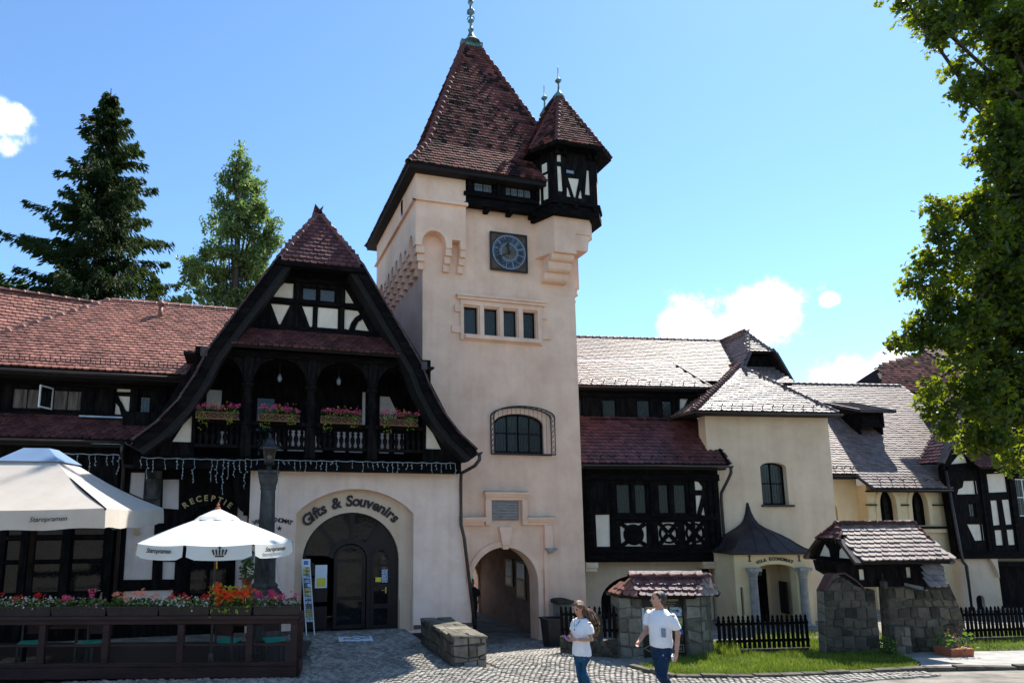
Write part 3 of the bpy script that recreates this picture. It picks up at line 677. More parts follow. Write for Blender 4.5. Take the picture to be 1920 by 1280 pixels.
# string of projecting upper storey on corbels, front left
mb = MB(); PZ0, PZ1 = 11.2, 13.6; PY = 17.98; PX = 4.92
outl = [(6.57, PZ0), (6.57, PZ1), (PX, PZ1), (PX, PZ0), (5.14, PZ0)] + arc(5.525, 11.3, 0.385, 180, 0, 12, 0.42) + [(5.91, PZ0), (6.11, PZ0), (6.11, 11.49), (6.38, 11.49), (6.38, PZ0)]
mb.wall(outl, [], PY, YF); pier = TW.part('corbelled_storey', mb, 'plaster')
# left side of the same storey
arches = [(18.30, 18.80, 11.72), (19.12, 19.40, -11.49), (19.69, 20.09, 11.68), (20.30, 20.70, 11.66), (20.90, 21.30, 11.64), (21.48, 21.87, 11.62), (22.13, 22.39, -11.45), (22.62, 23.2, 11.62)]
prof = [(YF, PZ1), (YB, PZ1), (YB, PZ0)]
for a, b, t in reversed(arches):
    prof += ([(b, PZ0)] + arc((a + b) / 2, 11.3, (b - a) / 2, 0, 180, 8, t - 11.3) + [(a, PZ0)]) if t > 0 else [(b, PZ0), (b, -t), (a, -t), (a, PZ0)]
mb = MB(); mb.wall(prof[:-1] + [(YF, PZ0 + 0.1)], [], PX, XL, axis='x'); TW.part('corbelled_storey', mb, 'plaster')
legs = [(17.98, 18.30)] + [(arches[i][1], arches[i + 1][0]) for i in range(len(arches) - 1)] + [(23.2, 23.8)]
steps = [(11.2, 10.97, 0.27), (10.97, 10.74, 0.19), (10.74, 10.5, 0.11)]
for k, (a, b) in enumerate(legs):
    mb = MB()
    for z1, z0, d in steps:
        if k == 0: continue
        mb.box(XL - d, XL + 0.02, a + 0.01, b - 0.01, z0 + 0.012, z1 - 0.0)
        mb.box(XL - d - 0.02, XL + 0.02, a, b, z0, z0 + 0.05)
    if mb.v: TW.part('corbel', mb, 'plaster')
for a, b in ((PX, 5.14), (5.91, 6.11), (6.38, 6.57)):
    mb = MB()
    for i, (z1, z0, d) in enumerate(steps):
        x0, x1 = (a + 0.055 * i + 0.03, b + 0.09) if a == PX else (a - 0.02 * i, b - 0.02 * i)
        mb.box(x0 + 0.008, x1 - 0.008, YF - d, YF + 0.02 if a != PX else YF + 0.02, z0 + 0.05, z1)
        mb.box(x0, x1, YF - d - 0.02, YF + 0.02, z0, z0 + 0.05)
    TW.part('corbel', mb, 'plaster')
# string course
mb = MB()
for dz, d in ((0, 0.10), (0.06, 0.06)):
    mb.box(PX - d, 6.62, PY - d, PY - 0.001, 12.64 + dz, 12.70 + dz); mb.box(PX - d, PX - 0.001, PY - d * .999, YB, 12.64 + dz, 12.70 + dz)
TW.part('string_course', mb, 'plaster')
mb = MB(); mb.box(PX - 0.02, PX + 0.02, 19.6, 19.8, 12.85, 13.45); TW.part('slit_window', mb, 'glass')
# right side storey on corbels
mb = MB(); mb.box(XR, 10.93, 18.75, YB, 10.6, 13.6); sidep = TW.part('corbelled_storey', mb, 'plaster')
mb = MB()
for i in range(4): mb.box(XR - .01, 10.86 - 0.085 * i, 18.78 + 0.02 * i, YB, 10.6 - 0.24 * (i + 1) + .012, 10.6 - 0.24 * i); mb.box(XR - .01, 10.885 - 0.085 * i, 18.77, YB - .01, 10.6 - 0.24 * (i + 1), 10.6 - 0.24 * (i + 1) + .06)
TW.part('corbel', mb, 'plaster')
# timber gallery under the eaves
ga = [(6.87, 7.52), (7.90, 8.89)]
def gal_hole(a, b): return [(a, 13.24), (b, 13.24), (b, 13.5)] + arc((a + b) / 2, 13.5, (b - a) / 2, 0, 180, 10, 0.17)[1:-1] + [(a, 13.5)]
mb = MB(); mb.wall(rect(6.57, 9.45, 12.72, 13.95), [gal_hole(a, b) for a, b in ga], 17.98, 18.2); gal = TW.part('timber_gallery', mb, 'beam')
for a, b in ga: window(TW, a, b, 13.24, 13.67, 18.05, 2 if a < 7 else 4, 1, 0.17, 0.03, 0.09, 'sky_painted_glass')
mb = MB(); mb.box(6.5, 9.4, 17.9, 17.978, 13.02, 13.14); mb.box(6.52, 9.4, 17.93, 17.978, 12.72, 12.8)
for x in (6.62, 7.62, 7.78, 8.98): mb.box(x, x + 0.13, 17.88, 17.978, 13.14, 13.9)
TW.part('gallery_beam', mb, 'beam')
for x in (7.25, 8.05, 8.85):
    mb = MB(); mb.box(x, x + 0.16, 17.95, 18.28, 12.62, 12.72); TW.part('beam_end', mb, 'beam')
# corner turret
plan = [(9.02, 18.1), (9.36, 17.4), (10.90, 17.4), (11.25, 17.85), (11.25, 19.5), (10.4, 19.6), (9.02, 19.0)]
mb = MB(); mb.prism(plan, 12.9, 15.0, 'z'); tur = TW.part('turret', mb, 'timber')
z7 = [[(9.49, 14.52), (9.63, 14.54), (9.63, 14.29), (9.48, 14.28)], [(9.48, 14.13), (9.62, 14.14), (9.65, 13.27), (9.49, 13.26)], [(9.85, 13.78), (10.26, 13.8), (10.1, 13.13), (10.05, 13.12)], [(9.8, 13.45), (9.85, 13.43), (9.93, 13.12), (9.79, 13.12)], [(10.31, 13.44), (10.34, 13.12), (10.2, 13.12), (10.26, 13.33)], [(10.55, 14.15), (10.63, 14.14), (10.63, 13.27), (10.45, 13.28)], [(9.8, 14.08), (10.11, 14.1), (10.1, 13.94), (9.79, 13.91)]]
wl = z7.pop()
outer = rect(9.36, 10.90, 12.95, 14.9)
f = timber_wall(TW, outer, z7, 17.34, 17.4, 'turret_front', parent=None, holes=[rect(wl[0][0], wl[1][0], wl[2][1], wl[0][1])], back=0.025)
mb = MB(); mb.prism(rect(wl[0][0], wl[1][0], wl[2][1], wl[0][1]), 17.385, 17.392); TW.part('pane', mb, 'sky_painted_glass', f)
def panel_on(th, p, q, t0, t1, z0, z1, mat='panel', parent=None, off=0.012, name='plaster_panel'):
    p = Vector((*p, 0)); q = Vector((*q, 0)); d = q - p; n = Vector((d.y, -d.x, 0)).normalized() * off
    a = p + d * t0; b = p + d * t1; m = MB()
    m.hexa([a + n + Vector((0, 0, z0)), b + n + Vector((0, 0, z0)), b - n + Vector((0, 0, z0)), a - n + Vector((0, 0, z0))],
           [a + n + Vector((0, 0, z1)), b + n + Vector((0, 0, z1)), b - n + Vector((0, 0, z1)), a - n + Vector((0, 0, z1))])
    return th.part(name, m, mat, parent)
for t0, t1, za, zb in ((0.10, 0.34, 12.98, 13.75), (0.50, 0.72, 13.1, 13.95), (0.45, 0.70, 14.05, 14.35), (0.12, 0.3, 13.9, 14.2)): panel_on(TW, plan[0], plan[1], t0, t1, za, zb, parent=tur)
for t0, t1, za, zb in ((0.2, 0.7, 13.1, 13.9),): panel_on(TW, plan[2], plan[3], t0, t1, za, zb, parent=tur)
def ring_plan(pl, d):
    c = (sum(p[0] for p in pl) / len(pl), sum(p[1] for p in pl) / len(pl)); return [(c[0] + (p[0] - c[0]) * (1 + d), c[1] + (p[1] - c[1]) * (1 + d)) for p in pl]
mb = MB(); mb.prism(ring_plan(plan, 0.06), 12.52, 12.72, 'z'); mb.prism(ring_plan(plan, 0.03), 12.72, 12.86, 'z'); mb.prism(ring_plan(plan, 0.09), 12.86, 12.96, 'z'); TW.part('turret_cornice', mb, 'beam')
for x in (9.45, 10.05, 10.72): mb = MB(); mb.box(x, x + 0.13, 17.30, 17.4, 12.72, 12.86); TW.part('turret_bracket', mb, 'beam')
for x in (9.38, 9.66, 10.55, 10.78): mb = MB(); mb.prism([(x, 14.5), (x + .1, 14.5), (x + .1, 14.95), (x, 14.95)], 17.2, 17.34); TW.part('turret_bracket', mb, 'beam')
# turret base: plastered pier with corbels
mb = MB(); mb.prism([(9.08, 18.3), (9.42, 17.56), (10.19, 17.56), (10.19, 18.3)], 11.31, 12.52, 'z'); mb.prism([(10.19, 18.3), (10.19, 17.563), (10.70, 17.563), (10.95, 17.85), (10.95, 18.76), (10.19, 18.76)], 12.0, 12.52, 'z')
TW.part('turret_base', mb, 'plaster')
mb = MB(); mb.prism([(10.19, 12.0), (10.74, 12.0), (10.74, 11.86), (10.68, 11.83), (10.62, 11.45), (10.19, 11.45)][::-1], 17.6, 18.3); TW.part('corbel', mb, 'plaster')
for i, (za, zb, y) in enumerate(((11.31, 11.08, 17.66), (11.08, 10.78, 17.82), (10.78, 10.49, 18.02))):
    mb = MB(); n = 6; pr = [(18.3, za), (y, za), (y, zb + 0.16)] + [(y + 0.16 - 0.16 * cos(pi / 2 * k / n), zb + 0.16 - 0.16 * sin(pi / 2 * k / n)) for k in range(1, n + 1)] + [(18.3, zb)]
    mb.prism(pr, 9.36 - 0.05 * i, 10.16 - 0.02 * i, 'x'); TW.part('corbel', mb, 'plaster')
# turret roof
EV = 14.78; A_, B_, C_, D_, E_, F_ = [(8.72, 17.75, EV), (9.30, 16.98, EV), (10.92, 16.95, EV), (11.55, 17.45, EV), (11.55, 19.9, EV), (8.72, 19.9, EV)]
P1 = (10.13, 18.25, 17.38); P2 = (10.10, 19.25, 17.38)
tr_ = slab(TW, 'turret_roof', [B_, C_, P1], 'soffit')
tiled(TW, 'turret_roof', [B_, C_, P1], 'tile_tower', 0.15, 0.13, 200, tr_, dark=2.0)
for pl in ([A_, B_, P1], [F_, A_, P1, P2], [C_, D_, P1], [D_, E_, P2, P1], [E_, F_, P2]): tiled(TW, 'turret_roof', pl, 'tile_tower', 0.15, 0.13, 40, None, dark=2.0)
for p in (A_, B_, C_, D_): ridge_line(TW, tr_, p, P1, 'tile_gable', 0.09, 0.26)
ridge_line(TW, tr_, P1, P2, 'tile_gable', 0.09, 0.26)
mb = MB(); mb.prism([p[:2] for p in (A_, B_, C_, D_, E_, F_)], EV - 0.1, EV - 0.02, 'z'); TW.part('eave_board', mb, 'beam')
for P in (P1, P2):
    mb = MB(); mb.lathe([(0.2, -0.14), (0.11, 0.02), (0.04, 0.16), (0.025, 0.42), (0.05, 0.44), (0.12, 0.52), (0.05, 0.60), (0.02, 0.63), (0.014, 1.0), (0.003, 1.12)], P, 10); TW.part('finial', mb, 'verdigris', smooth=True)
mb = MB(); mb.bar((8.95, 18.05, 14.15), (9.28, 18.5, 15.3), 0.2, 0.03); TW.part('flashing', mb, 'zinc')
# main roof: bell-cast pyramid with a short ridge
EZ = 13.68; ev = [(4.58, 17.6), (10.95, 17.6), (10.95, 24.4), (4.58, 24.4)]; br = [(5.42, 18.38), (10.32, 18.38), (10.32, 23.45), (5.42, 23.45)]; BZ = 14.92
ra, rb = (7.62, 20.9, 20.85), (8.24, 20.9, 20.85)
e3 = [(*p, EZ) for p in ev]; b3 = [(*p, BZ) for p in br]
mroof = slab(TW, 'roof', [b3[0], b3[1], rb, ra], 'soffit')
tiled(TW, 'roof', [b3[0], b3[1], rb, ra], 'tile_tower', 0.19, 0.165, 300, mroof, dark=1.1)
lf = tiled(TW, 'roof_skirt', [e3[0], e3[1], b3[1], b3[0]], 'tile_tower', 0.19, 0.165, 60, None, dark=1.1)
for i, tipA, tipB in ((3, ra, None), (1, rb, None)):
    j = (i + 1) % 4
    tiled(TW, 'roof_side', [b3[i], b3[j], tipA], 'tile_tower', 0.19, 0.165, 20, None, dark=1.1)
    tiled(TW, 'roof_skirt', [e3[i], e3[j], b3[j], b3[i]], 'tile_tower', 0.19, 0.165, 20, None, dark=1.1)
slab(TW, 'roof_rear', [b3[2], b3[3], ra, rb], 'tile_tower'); slab(TW, 'roof_skirt', [e3[2], e3[3], b3[3], b3[2]], 'tile_tower')
for i, tip in ((0, ra), (1, rb), (2, rb), (3, ra)):
    ridge_line(TW, mroof, e3[i], b3[i], 'tile_gable', 0.12, 0.34); ridge_line(TW, mroof, b3[i], tip, 'tile_gable', 0.12, 0.34)
mb = MB(); mb.box(4.62, 10.92, 17.64, 24.35, EZ - 0.14, EZ - 0.03); TW.part('soffit', mb, 'soffit')
mb = MB(); mb.box(7.5, 8.36, 20.78, 21.02, 20.72, 20.95); mb.lathe([(0.36, -0.05), (0.2, 0.12), (0.10, 0.35), (0.07, 0.5)], (7.92, 20.9, 20.95), 12); TW.part('roof_cap', mb, 'verdigris')
mb = MB(); mb.lathe([(0.07, 0), (0.12, 0.08), (0.055, 0.16), (0.05, 0.38), (0.13, 0.46), (0.05, 0.56), (0.045, 0.72), (0.15, 0.83), (0.15, 0.9), (0.05, 0.98), (0.045, 1.18), (0.11, 1.26), (0.11, 1.32), (0.03, 1.42), (0.02, 1.9), (0.03, 2.0), (0.004, 2.6)], (7.92, 20.9, 21.4), 12)
fin = TW.part('finial', mb, 'verdigris', smooth=True)
mb = MB()
for k in range(4):
    a = k * pi / 2 + .4; mb.tube([(7.92, 20.9, 22.05), (7.92 + .14 * cos(a), 20.9 + .14 * sin(a), 22.15), (7.92 + .2 * cos(a), 20.9 + .2 * sin(a), 22.05)], 0.02, 5)
TW.part('scroll', mb, 'verdigris', fin)
# clock
ck = Vector((8.12, 18.3, 11.39))
mb = MB(); mb.box(7.49, 8.75, 18.22, 18.3, 10.77, 12.02); clock = TW.part('clock', mb, 'clock_board')
mb = MB(); mb.wall(rect(7.47, 8.77, 10.75, 12.04), [rect(7.52, 8.72, 10.80, 11.99)], 18.19, 18.25); TW.part('clock_frame', mb, 'sign_black', clock)
def disc(r0, r1, y, th_, n=40):
    m = MB(); o = arc(ck.x, ck.z, r1, 0, 360, n)[:-1]
    m.wall(o, [arc(ck.x, ck.z, r0, 0, 360, n)[:-1]] if r0 else [], y, y + th_); return m
TW.part('clock_ring', disc(0.24, 0.575, 18.20, 0.018), 'clock_ring', clock)
TW.part('clock_centre', disc(0, 0.235, 18.206, 0.012), 'clock_mid', clock)
for r0, r1 in ((0.555, 0.58), (0.27, 0.29)): TW.part('clock_edge', disc(r0, r1, 18.192, 0.008), 'clock_pale', clock)
for h in range(12):
    a = radians(90 - 30 * h); num = ['XII', 'I', 'II', 'III', 'IIII', 'V', 'VI', 'VII', 'VIII', 'IX', 'X', 'XI'][h]
    mb = MB(); mb.bar((ck.x + 0.30 * cos(a - .21), 18.196, ck.z + 0.30 * sin(a - .21)), (ck.x + 0.55 * cos(a - .21), 18.196, ck.z + 0.55 * sin(a - .21)), 0.014, 0.006, (0, 1, 0)); TW.part('clock_mark', mb, 'clock_pale', clock)
    me = text_mesh(num, 0.21, 'letter', 0.006, 0.006, 0, 'numeral')
    TW.put('numeral', me, Matrix.Translation((ck.x + 0.35 * cos(a), 18.192, ck.z + 0.35 * sin(a))) @ Matrix.Rotation(pi / 2 - a, 4, 'Y') @ Matrix.Rotation(pi / 2, 4, 'X'), clock)
for ang, L, w_ in ((radians(90 - 350), 0.34, 0.075), (radians(90 - 240), 0.52, 0.05)):
    d = Vector((cos(ang), 0, sin(ang))); s_ = Vector((-d.z, 0, d.x)); c = Vector((ck.x, 18.18, ck.z))
    pl = [c - s_ * w_ * .3 - d * .08, c + s_ * w_ * .3 - d * .08, c + s_ * w_ * .35 + d * L * .55, c + s_ * w_ + d * L * .68, c + d * L, c - s_ * w_ + d * L * .68, c - s_ * w_ * .35 + d * L * .55]
    mb = MB(); mb.prism([(p.x, p.z) for p in pl], 18.17, 18.18); TW.part('clock_hand', mb, 'sign_black', clock)
# row of four windows in a stone surround
mb = MB(); mb.wall(rect(6.45, 9.25, 8.38, 9.68), [rect(a - .035, b + .035, 8.56, 9.52) for a, b in wins4], 18.235, 18.3)
for x0, x1, z0, z1 in ((6.27, 6.449, 9.27, 9.5), (6.17, 6.449, 8.6, 8.83), (9.251, 9.43, 9.27, 9.5), (9.251, 9.55, 8.6, 8.83)): mb.box(x0, x1, 18.24, 18.3, z0, z1)
sur = TW.part('window_surround', mb, 'plaster', bevel=0.008)
mb = MB(); mb.box(6.30, 9.40, 18.12, 18.3, 9.77, 9.84); mb.box(6.34, 9.36, 18.17, 18.3, 9.68, 9.769); TW.part('window_hood', mb, 'plaster', bevel=0.008)
mb = MB(); mb.box(6.58, 9.14, 18.14, 18.234, 8.42, 8.555); TW.part('window_sill', mb, 'plaster', bevel=0.008)
for a, b in wins4: window(TW, a, b, 8.6, 9.48, 18.42, 1, 1, 0, 0.035, 0.07, 'lead_glass')
# barred window
window(TW, 7.56, 9.19, 4.91, 6.12, 18.36, 4, 2, 0.32, 0.05, 0.11, 'lead_glass')
mb = MB(); B0 = [(7.43, 4.86), (9.47, 4.86)]; top = arc(8.45, 6.02, 1.02, 0, 180, 16, 0.32)
loop = [(7.43, 4.86), (9.47, 4.86)] + top
for y in (18.02, 18.28):
    mb.tube([(p[0], y, p[1]) for p in loop + loop[:1]], 0.022, 5)
def lattice(pts, y0, y1):
    for i in range(len(pts) - 1):
        (a, b), (c, d) = pts[i], pts[i + 1]; mb.tube([(a, y0, b), (c, y1, d)], 0.009, 4); mb.tube([(a, y1, b), (c, y0, d)], 0.009, 4)
lattice([(9.47, 4.86 + 1.16 * i / 7) for i in range(8)], 18.02, 18.28); lattice([(7.43, 4.86 + 1.16 * i / 7) for i in range(8)], 18.02, 18.28)
lattice(top, 18.02, 18.28); lattice([(7.43 + 2.04 * i / 12, 4.86) for i in range(13)], 18.02, 18.28)
for i in range(1, 14):
    x = 7.43 + 2.04 * i / 14; t = (x - 8.45) / 1.02; mb.tube([(x, 18.02, 4.86), (x, 18.02, 6.02 + 0.32 * sqrt(1 - t * t))], 0.006, 4)
TW.part('window_grille', mb, 'iron')
# portal: stepped moulding, plaque, keystone, arch ring
def mould(x0, x1, z, n='portal_cornice'):
    m = MB(); m.box(x0 - .03, x1 + .03, 18.08, 18.3, z - 0.07, z); m.box(x0, x1, 18.13, 18.3, z - 0.14, z - 0.0701); m.box(x0 + .03, x1 - .03, 18.19, 18.3, z - 0.24, z - 0.1401); return TW.part(n, m, 'plaster')
mould(7.17, 8.53, 3.70); mould(6.40, 7.17, 2.95); mould(8.53, 9.37, 2.95)
for x0, x1 in ((7.17, 7.34), (8.36, 8.53)):
    mb = MB(); mb.box(x0, x1, 18.13, 18.3, 2.72, 3.459); mb.box(x0 + .05, x1 + .05 if x0 < 8 else x1 - .1, 18.2, 18.298, 2.70, 3.458); TW.part('portal_jamb', mb, 'plaster')
mb = MB(); mb.box(9.10, 9.36, 18.16, 18.3, 2.02, 2.709); mb.box(9.08, 9.20, 18.22, 18.3, -0.7, 2.0); TW.part('portal_jamb', mb, 'plaster')
mb = MB(); mb.box(9.12, 9.46, 18.06, 18.3, 1.96, 2.019); mb.prism([(9.16, 1.96), (9.42, 1.96), (9.30, 1.86), (9.22, 1.86)], 18.1, 18.3); TW.part('bracket', mb, 'cut_stone')
mb = MB(); mb.box(7.16, 8.54, 18.07, 18.3, 3.7005, 3.73); mb.box(6.38, 7.16, 18.07, 18.3, 2.9505, 2.975); mb.box(8.54, 9.42, 18.07, 18.3, 2.9505, 2.975); TW.part('lead_capping', mb, 'cut_stone')
mb = MB(); mb.box(7.37, 8.27, 18.22, 18.3, 2.86, 3.43); plq = TW.part('plaque', mb, 'plaque')
for i in range(6):
    mb = MB(); z = 3.36 - 0.085 * i; mb.box(7.43, 8.21, 18.212, 18.219, z - .025, z); TW.part('inscription', mb, 'cut_stone', plq)
mb = MB(); mb.prism([(7.70, 2.12), (7.92, 2.12), (8.03, 2.66), (7.60, 2.66)], 18.14, 18.3); mb.prism([(7.73, 2.0), (7.90, 2.0), (7.93, 2.2), (7.70, 2.2)], 18.18, 18.3); TW.part('keystone', mb, 'plaster', bevel=0.01)
ringo = [(9.02, -0.7)] + [(9.02, 1.0)] + arc(7.795, 1.0, 1.225, 0, 180, 20, 1.24)[1:] + [(6.57, -0.7)]
ringi = [(6.72, -0.7)] + arc(7.795, 1.0, 1.075, 180, 0, 20, 1.06) + [(8.87, -0.7)]
mb = MB(); mb.wall(ringo + ringi, [], 18.24, 18.3); TW.part('arch_moulding', mb, 'plaster')
mb = MB(); mb.box(8.80, 9.26, 18.16, 18.6, -0.86, -0.66); TW.part('plinth', mb, 'cut_stone')

# ================================================================== gift shop: gabled half-timbered house
GH = Thing('gabled_house', 'black half-timbered gable house with flowered balcony above the gift shop arch', 'house', (1.87, 17.3, 0))
CX = 1.87
def mir(p): return (2 * CX - p[0], p[1])
# plastered ground floor with the shop niche
ARCHO = [(1.50, -0.05), (4.70, -0.05), (4.70, 3.06)] + [(4.70 - 3.2 * i / 18, 3.06 + 0.66 * (1 - (1 - i / 9) ** 2) ** 0.85) for i in range(1, 18)] + [(1.50, 3.06)]
mb = MB()
mb.wall([(0.32, -0.1), (6.42, -0.1), (6.36, 0.05), (6.02, 2.70), (6.0, 4.17), (0.30, 4.17)], [ARCHO], 17.3, 17.85)
GH.part('shop_wall', mb, 'plaster_gift')
mb = MB(); mb.prism([(17.85, -0.1), (17.85, 4.17), (18.29, 4.17), (18.29, -0.1)], 0.32, 0.7, 'x'); mb.box(5.5, 6.0, 17.85, 18.29, -0.1, 4.17); GH.part('return_wall', mb, 'plaster_gift')
mb = MB(); mb.prism([(6.02, 0.0), (6.42, 0.0), (6.43, 0.10), (4.71, 0.10), (4.71, 0.0)], 17.27, 17.299); mb.box(0.32, 1.49, 17.27, 17.299, -0.02, 0.10); GH.part('plinth', mb, 'mortar_dark')
# recessed arch wall carrying the lettering
DO = arch_poly(1.72, 4.36, -0.05, 1.80, 3.09, 24)
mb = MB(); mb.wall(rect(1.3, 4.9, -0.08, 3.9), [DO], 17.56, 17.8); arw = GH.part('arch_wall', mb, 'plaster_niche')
mb = MB(); mb.box(4.38, 4.69, 17.50, 17.559, -0.05, 0.75); GH.part('pilaster_base', mb, 'plaster_niche')
# timber and glass shop front
fo = arch_poly(1.70, 4.38, -0.05, 1.80, 3.11, 24)
def leaf(a, b, z0, zs, zt): return arch_poly(a, b, z0, zs, zt, 12)
door_h = leaf(2.56, 3.48, 0.0, 1.85, 2.25); lite_h = leaf(3.60, 4.14, 0.02, 1.80, 2.17)
lowL = [rect(1.80, 2.42, 0.06, 0.62), rect(1.80, 2.42, 0.74, 1.36), rect(1.80, 2.42, 1.42, 1.94)]
def fan(a0, a1, r0=0.62, r1=1.18):
    o = [(3.04 + r1 * 1.05 * cos(radians(a0 + (a1 - a0) * i / 6)), 1.86 + r1 * sin(radians(a0 + (a1 - a0) * i / 6))) for i in range(7)]
    n = [(3.04 + r0 * cos(radians(a1 + (a0 - a1) * i / 6)), 1.86 + r0 * 0.85 * sin(radians(a1 + (a0 - a1) * i / 6))) for i in range(7)]
    return o + n
fans = [fan(52, 86), fan(93, 131), fan(137, 174)]
mb = MB(); mb.wall(fo, [door_h] + lowL + fans + [lite_h], 17.66, 17.74); shopf = GH.part('shop_front', mb, 'shop_wood')
for h in lowL + fans:
    m = MB(); m.prism(h, 17.70, 17.706); t = random.uniform(-.01, .01); m.v = [(x, y + (x - 2) * t, z) for x, y, z in m.v]; GH.part('pane', m, 'glass', shopf)
mb = MB(); mb.wall(leaf(3.60, 4.14, 0.02, 1.80, 2.17), [rect(3.68, 4.07, 0.08, 0.52), rect(3.68, 4.07, 0.64, 1.08), rect(3.68, 4.07, 1.16, 1.62), arch_poly(3.68, 4.07, 1.70, 1.80, 2.08, 10)], 17.64, 17.70)
dl = GH.part('door_leaf', mb, 'shop_wood')
for h in (rect(3.68, 4.07, 0.08, 0.52), rect(3.68, 4.07, 0.64, 1.08), rect(3.68, 4.07, 1.16, 1.62), arch_poly(3.68, 4.07, 1.70, 1.80, 2.08, 10)):
    m = MB(); m.prism(h, 17.67, 17.676); GH.part('pane', m, 'glass', dl)
mb = MB(); mb.box(3.98, 4.02, 17.58, 17.64, 0.92, 1.08); mb.tube([(4.0, 17.6, 1.0), (3.88, 17.59, 1.0)], 0.012, 6); GH.part('handle', mb, 'brass', dl)
for x0, x1, z0, z1, mt in ((2.08, 2.40, 1.10, 1.70, 'paper'), (2.13, 2.36, 1.14, 1.36, 'paper_yellow')):
    m = MB(); m.box(x0, x1, 17.655 if mt == 'paper' else 17.65, 17.659 if mt == 'paper' else 17.654, z0, z1); GH.part('notice', m, mt, shopf)
for x0, x1, z0, z1, mt in ((3.72, 3.88, 1.22, 1.34, 'paper_yellow'), (3.89, 4.06, 1.20, 1.55, 'postcard')):
    m = MB(); m.box(x0, x1, 17.632, 17.636, z0, z1); GH.part('notice', m, mt, dl)
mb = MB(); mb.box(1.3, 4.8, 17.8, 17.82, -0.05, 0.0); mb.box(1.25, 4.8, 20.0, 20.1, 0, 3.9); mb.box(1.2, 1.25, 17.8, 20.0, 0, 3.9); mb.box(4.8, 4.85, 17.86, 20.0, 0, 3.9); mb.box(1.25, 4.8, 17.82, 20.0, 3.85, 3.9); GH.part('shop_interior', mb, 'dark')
mb = MB(); mb.wall(leaf(2.585, 3.455, 0.02, 1.85, 2.22), [rect(2.68, 3.36, 0.85, 1.75), rect(2.68, 3.36, 0.12, 0.75), arch_poly(2.68, 3.36, 1.83, 1.9, 2.12, 10)], 17.69, 17.73); id_ = GH.part('shop_door', mb, 'shop_wood')
for h in (rect(2.68, 3.36, 0.85, 1.75), rect(2.68, 3.36, 0.12, 0.75), arch_poly(2.68, 3.36, 1.83, 1.9, 2.12, 10)): m = MB(); m.prism(h, 17.71, 17.716); GH.part('pane', m, 'glass', id_)
letters_arc(GH, 'Gifts & Souvenirs', 3.06, 1.55, 1.66, 137, 46, 17.54, 0.40, 'letter', arw, 0.014, 0.12, 1.72, depth=0.03)
# VILA ECONOMAT and stars at the left end of the shop wall
letters_arc(GH, 'VILA ECONOMAT', 0.90, 1.35, 1.50, 108.5, 71, 17.285, 0.155, 'letter', None, 0.004, 0)
for x in (0.66, 0.87, 1.08):
    st = [(x + (0.075 if i % 2 == 0 else 0.03) * cos(pi / 2 + i * pi / 5), 2.68 + (0.075 if i % 2 == 0 else 0.03) * sin(pi / 2 + i * pi / 5)) for i in range(10)]
    m = MB(); m.prism(st, 17.28, 17.299); GH.part('star', m, 'letter')
# jettied timber storey: sill beam, balcony, gable
mb = MB(); mb.box(-2.50, 5.95, 16.85, 17.28, 4.16, 4.46); GH.part('sill_beam', mb, 'beam', bevel=0.015)
mb = MB(); mb.box(-2.45, 5.9, 16.80, 16.845, 4.40, 4.455); GH.part('beam_moulding', mb, 'beam')
# right half of the verge (left mirrored): half-hip corner, shoulder, flared foot
VG = [(2.97, 9.66), (4.62, 7.02), (4.86, 6.42), (5.24, 5.73), (5.70, 5.17), (6.20, 4.74)]
VL = [mir(p) for p in VG]
YV = 16.3; YR = 23.0
balc = rect(-1.12, 4.72, 4.48, 7.12)
# gable face above the balcony
gp = [[(0.97, 9.22), (1.21, 9.22), (1.21, 8.8), (0.68, 8.8), (0.85, 9.08)], [(2.63, 9.21), (2.88, 8.81), (2.63, 8.8)], [(0.63, 8.61), (1.14, 8.61), (0.9, 8.05), (0.86, 8.05)], [(1.46, 8.61), (1.75, 8.62), (1.75, 8.05), (1.68, 8.05)], [(1.89, 8.62), (2.44, 8.62), (2.44, 8.05), (1.88, 8.05)], [(2.62, 8.62), (2.99, 8.61), (3.05, 8.52), (2.91, 8.41), (2.82, 8.27), (2.75, 8.05), (2.62, 8.06)], [(3.13, 8.38), (3.31, 8.05), (2.92, 8.06), (2.95, 8.17), (3.01, 8.3)]]
timber_wall(GH, [(-0.95, 7.05), (4.69, 7.05), (3.02, 9.62), (2.9, 9.8), (0.84, 9.8), (0.72, 9.62)], gp, 16.95, 17.1, 'gable_frame', holes=[rect(1.45, 1.86, 8.79, 9.17), rect(1.92, 2.37, 8.79, 9.17)])
window(GH, 1.45, 1.86, 8.79, 9.17, 17.0, 1, 1, 0, 0.03, None, 'lead_glass'); window(GH, 1.92, 2.37, 8.79, 9.17, 17.0, 1, 1, 0, 0.03, None, 'lead_glass')
mb = MB(); mb.box(0.4, 3.36, 16.88, 16.949, 8.66, 8.76); mb.box(-0.5, 4.2, 16.87, 16.949, 7.86, 7.99); mb.box(0.6, 3.14, 16.88, 16.949, 9.26, 9.4); GH.part('gable_rail', mb, 'beam')
for x in (1.27, 2.5): mb = MB(); mb.box(x, x + 0.1, 16.90, 16.949, 8.0, 9.25); GH.part('gable_post', mb, 'timber')
# little tiled pent roof over the balcony
pr = tiled(GH, 'pent_roof', [(-0.42, 16.32, 7.27), (4.06, 16.32, 7.27), (3.86, 16.9, 7.86), (-0.2, 16.9, 7.86)], 'tile_red', 0.17, 0.12, 200)
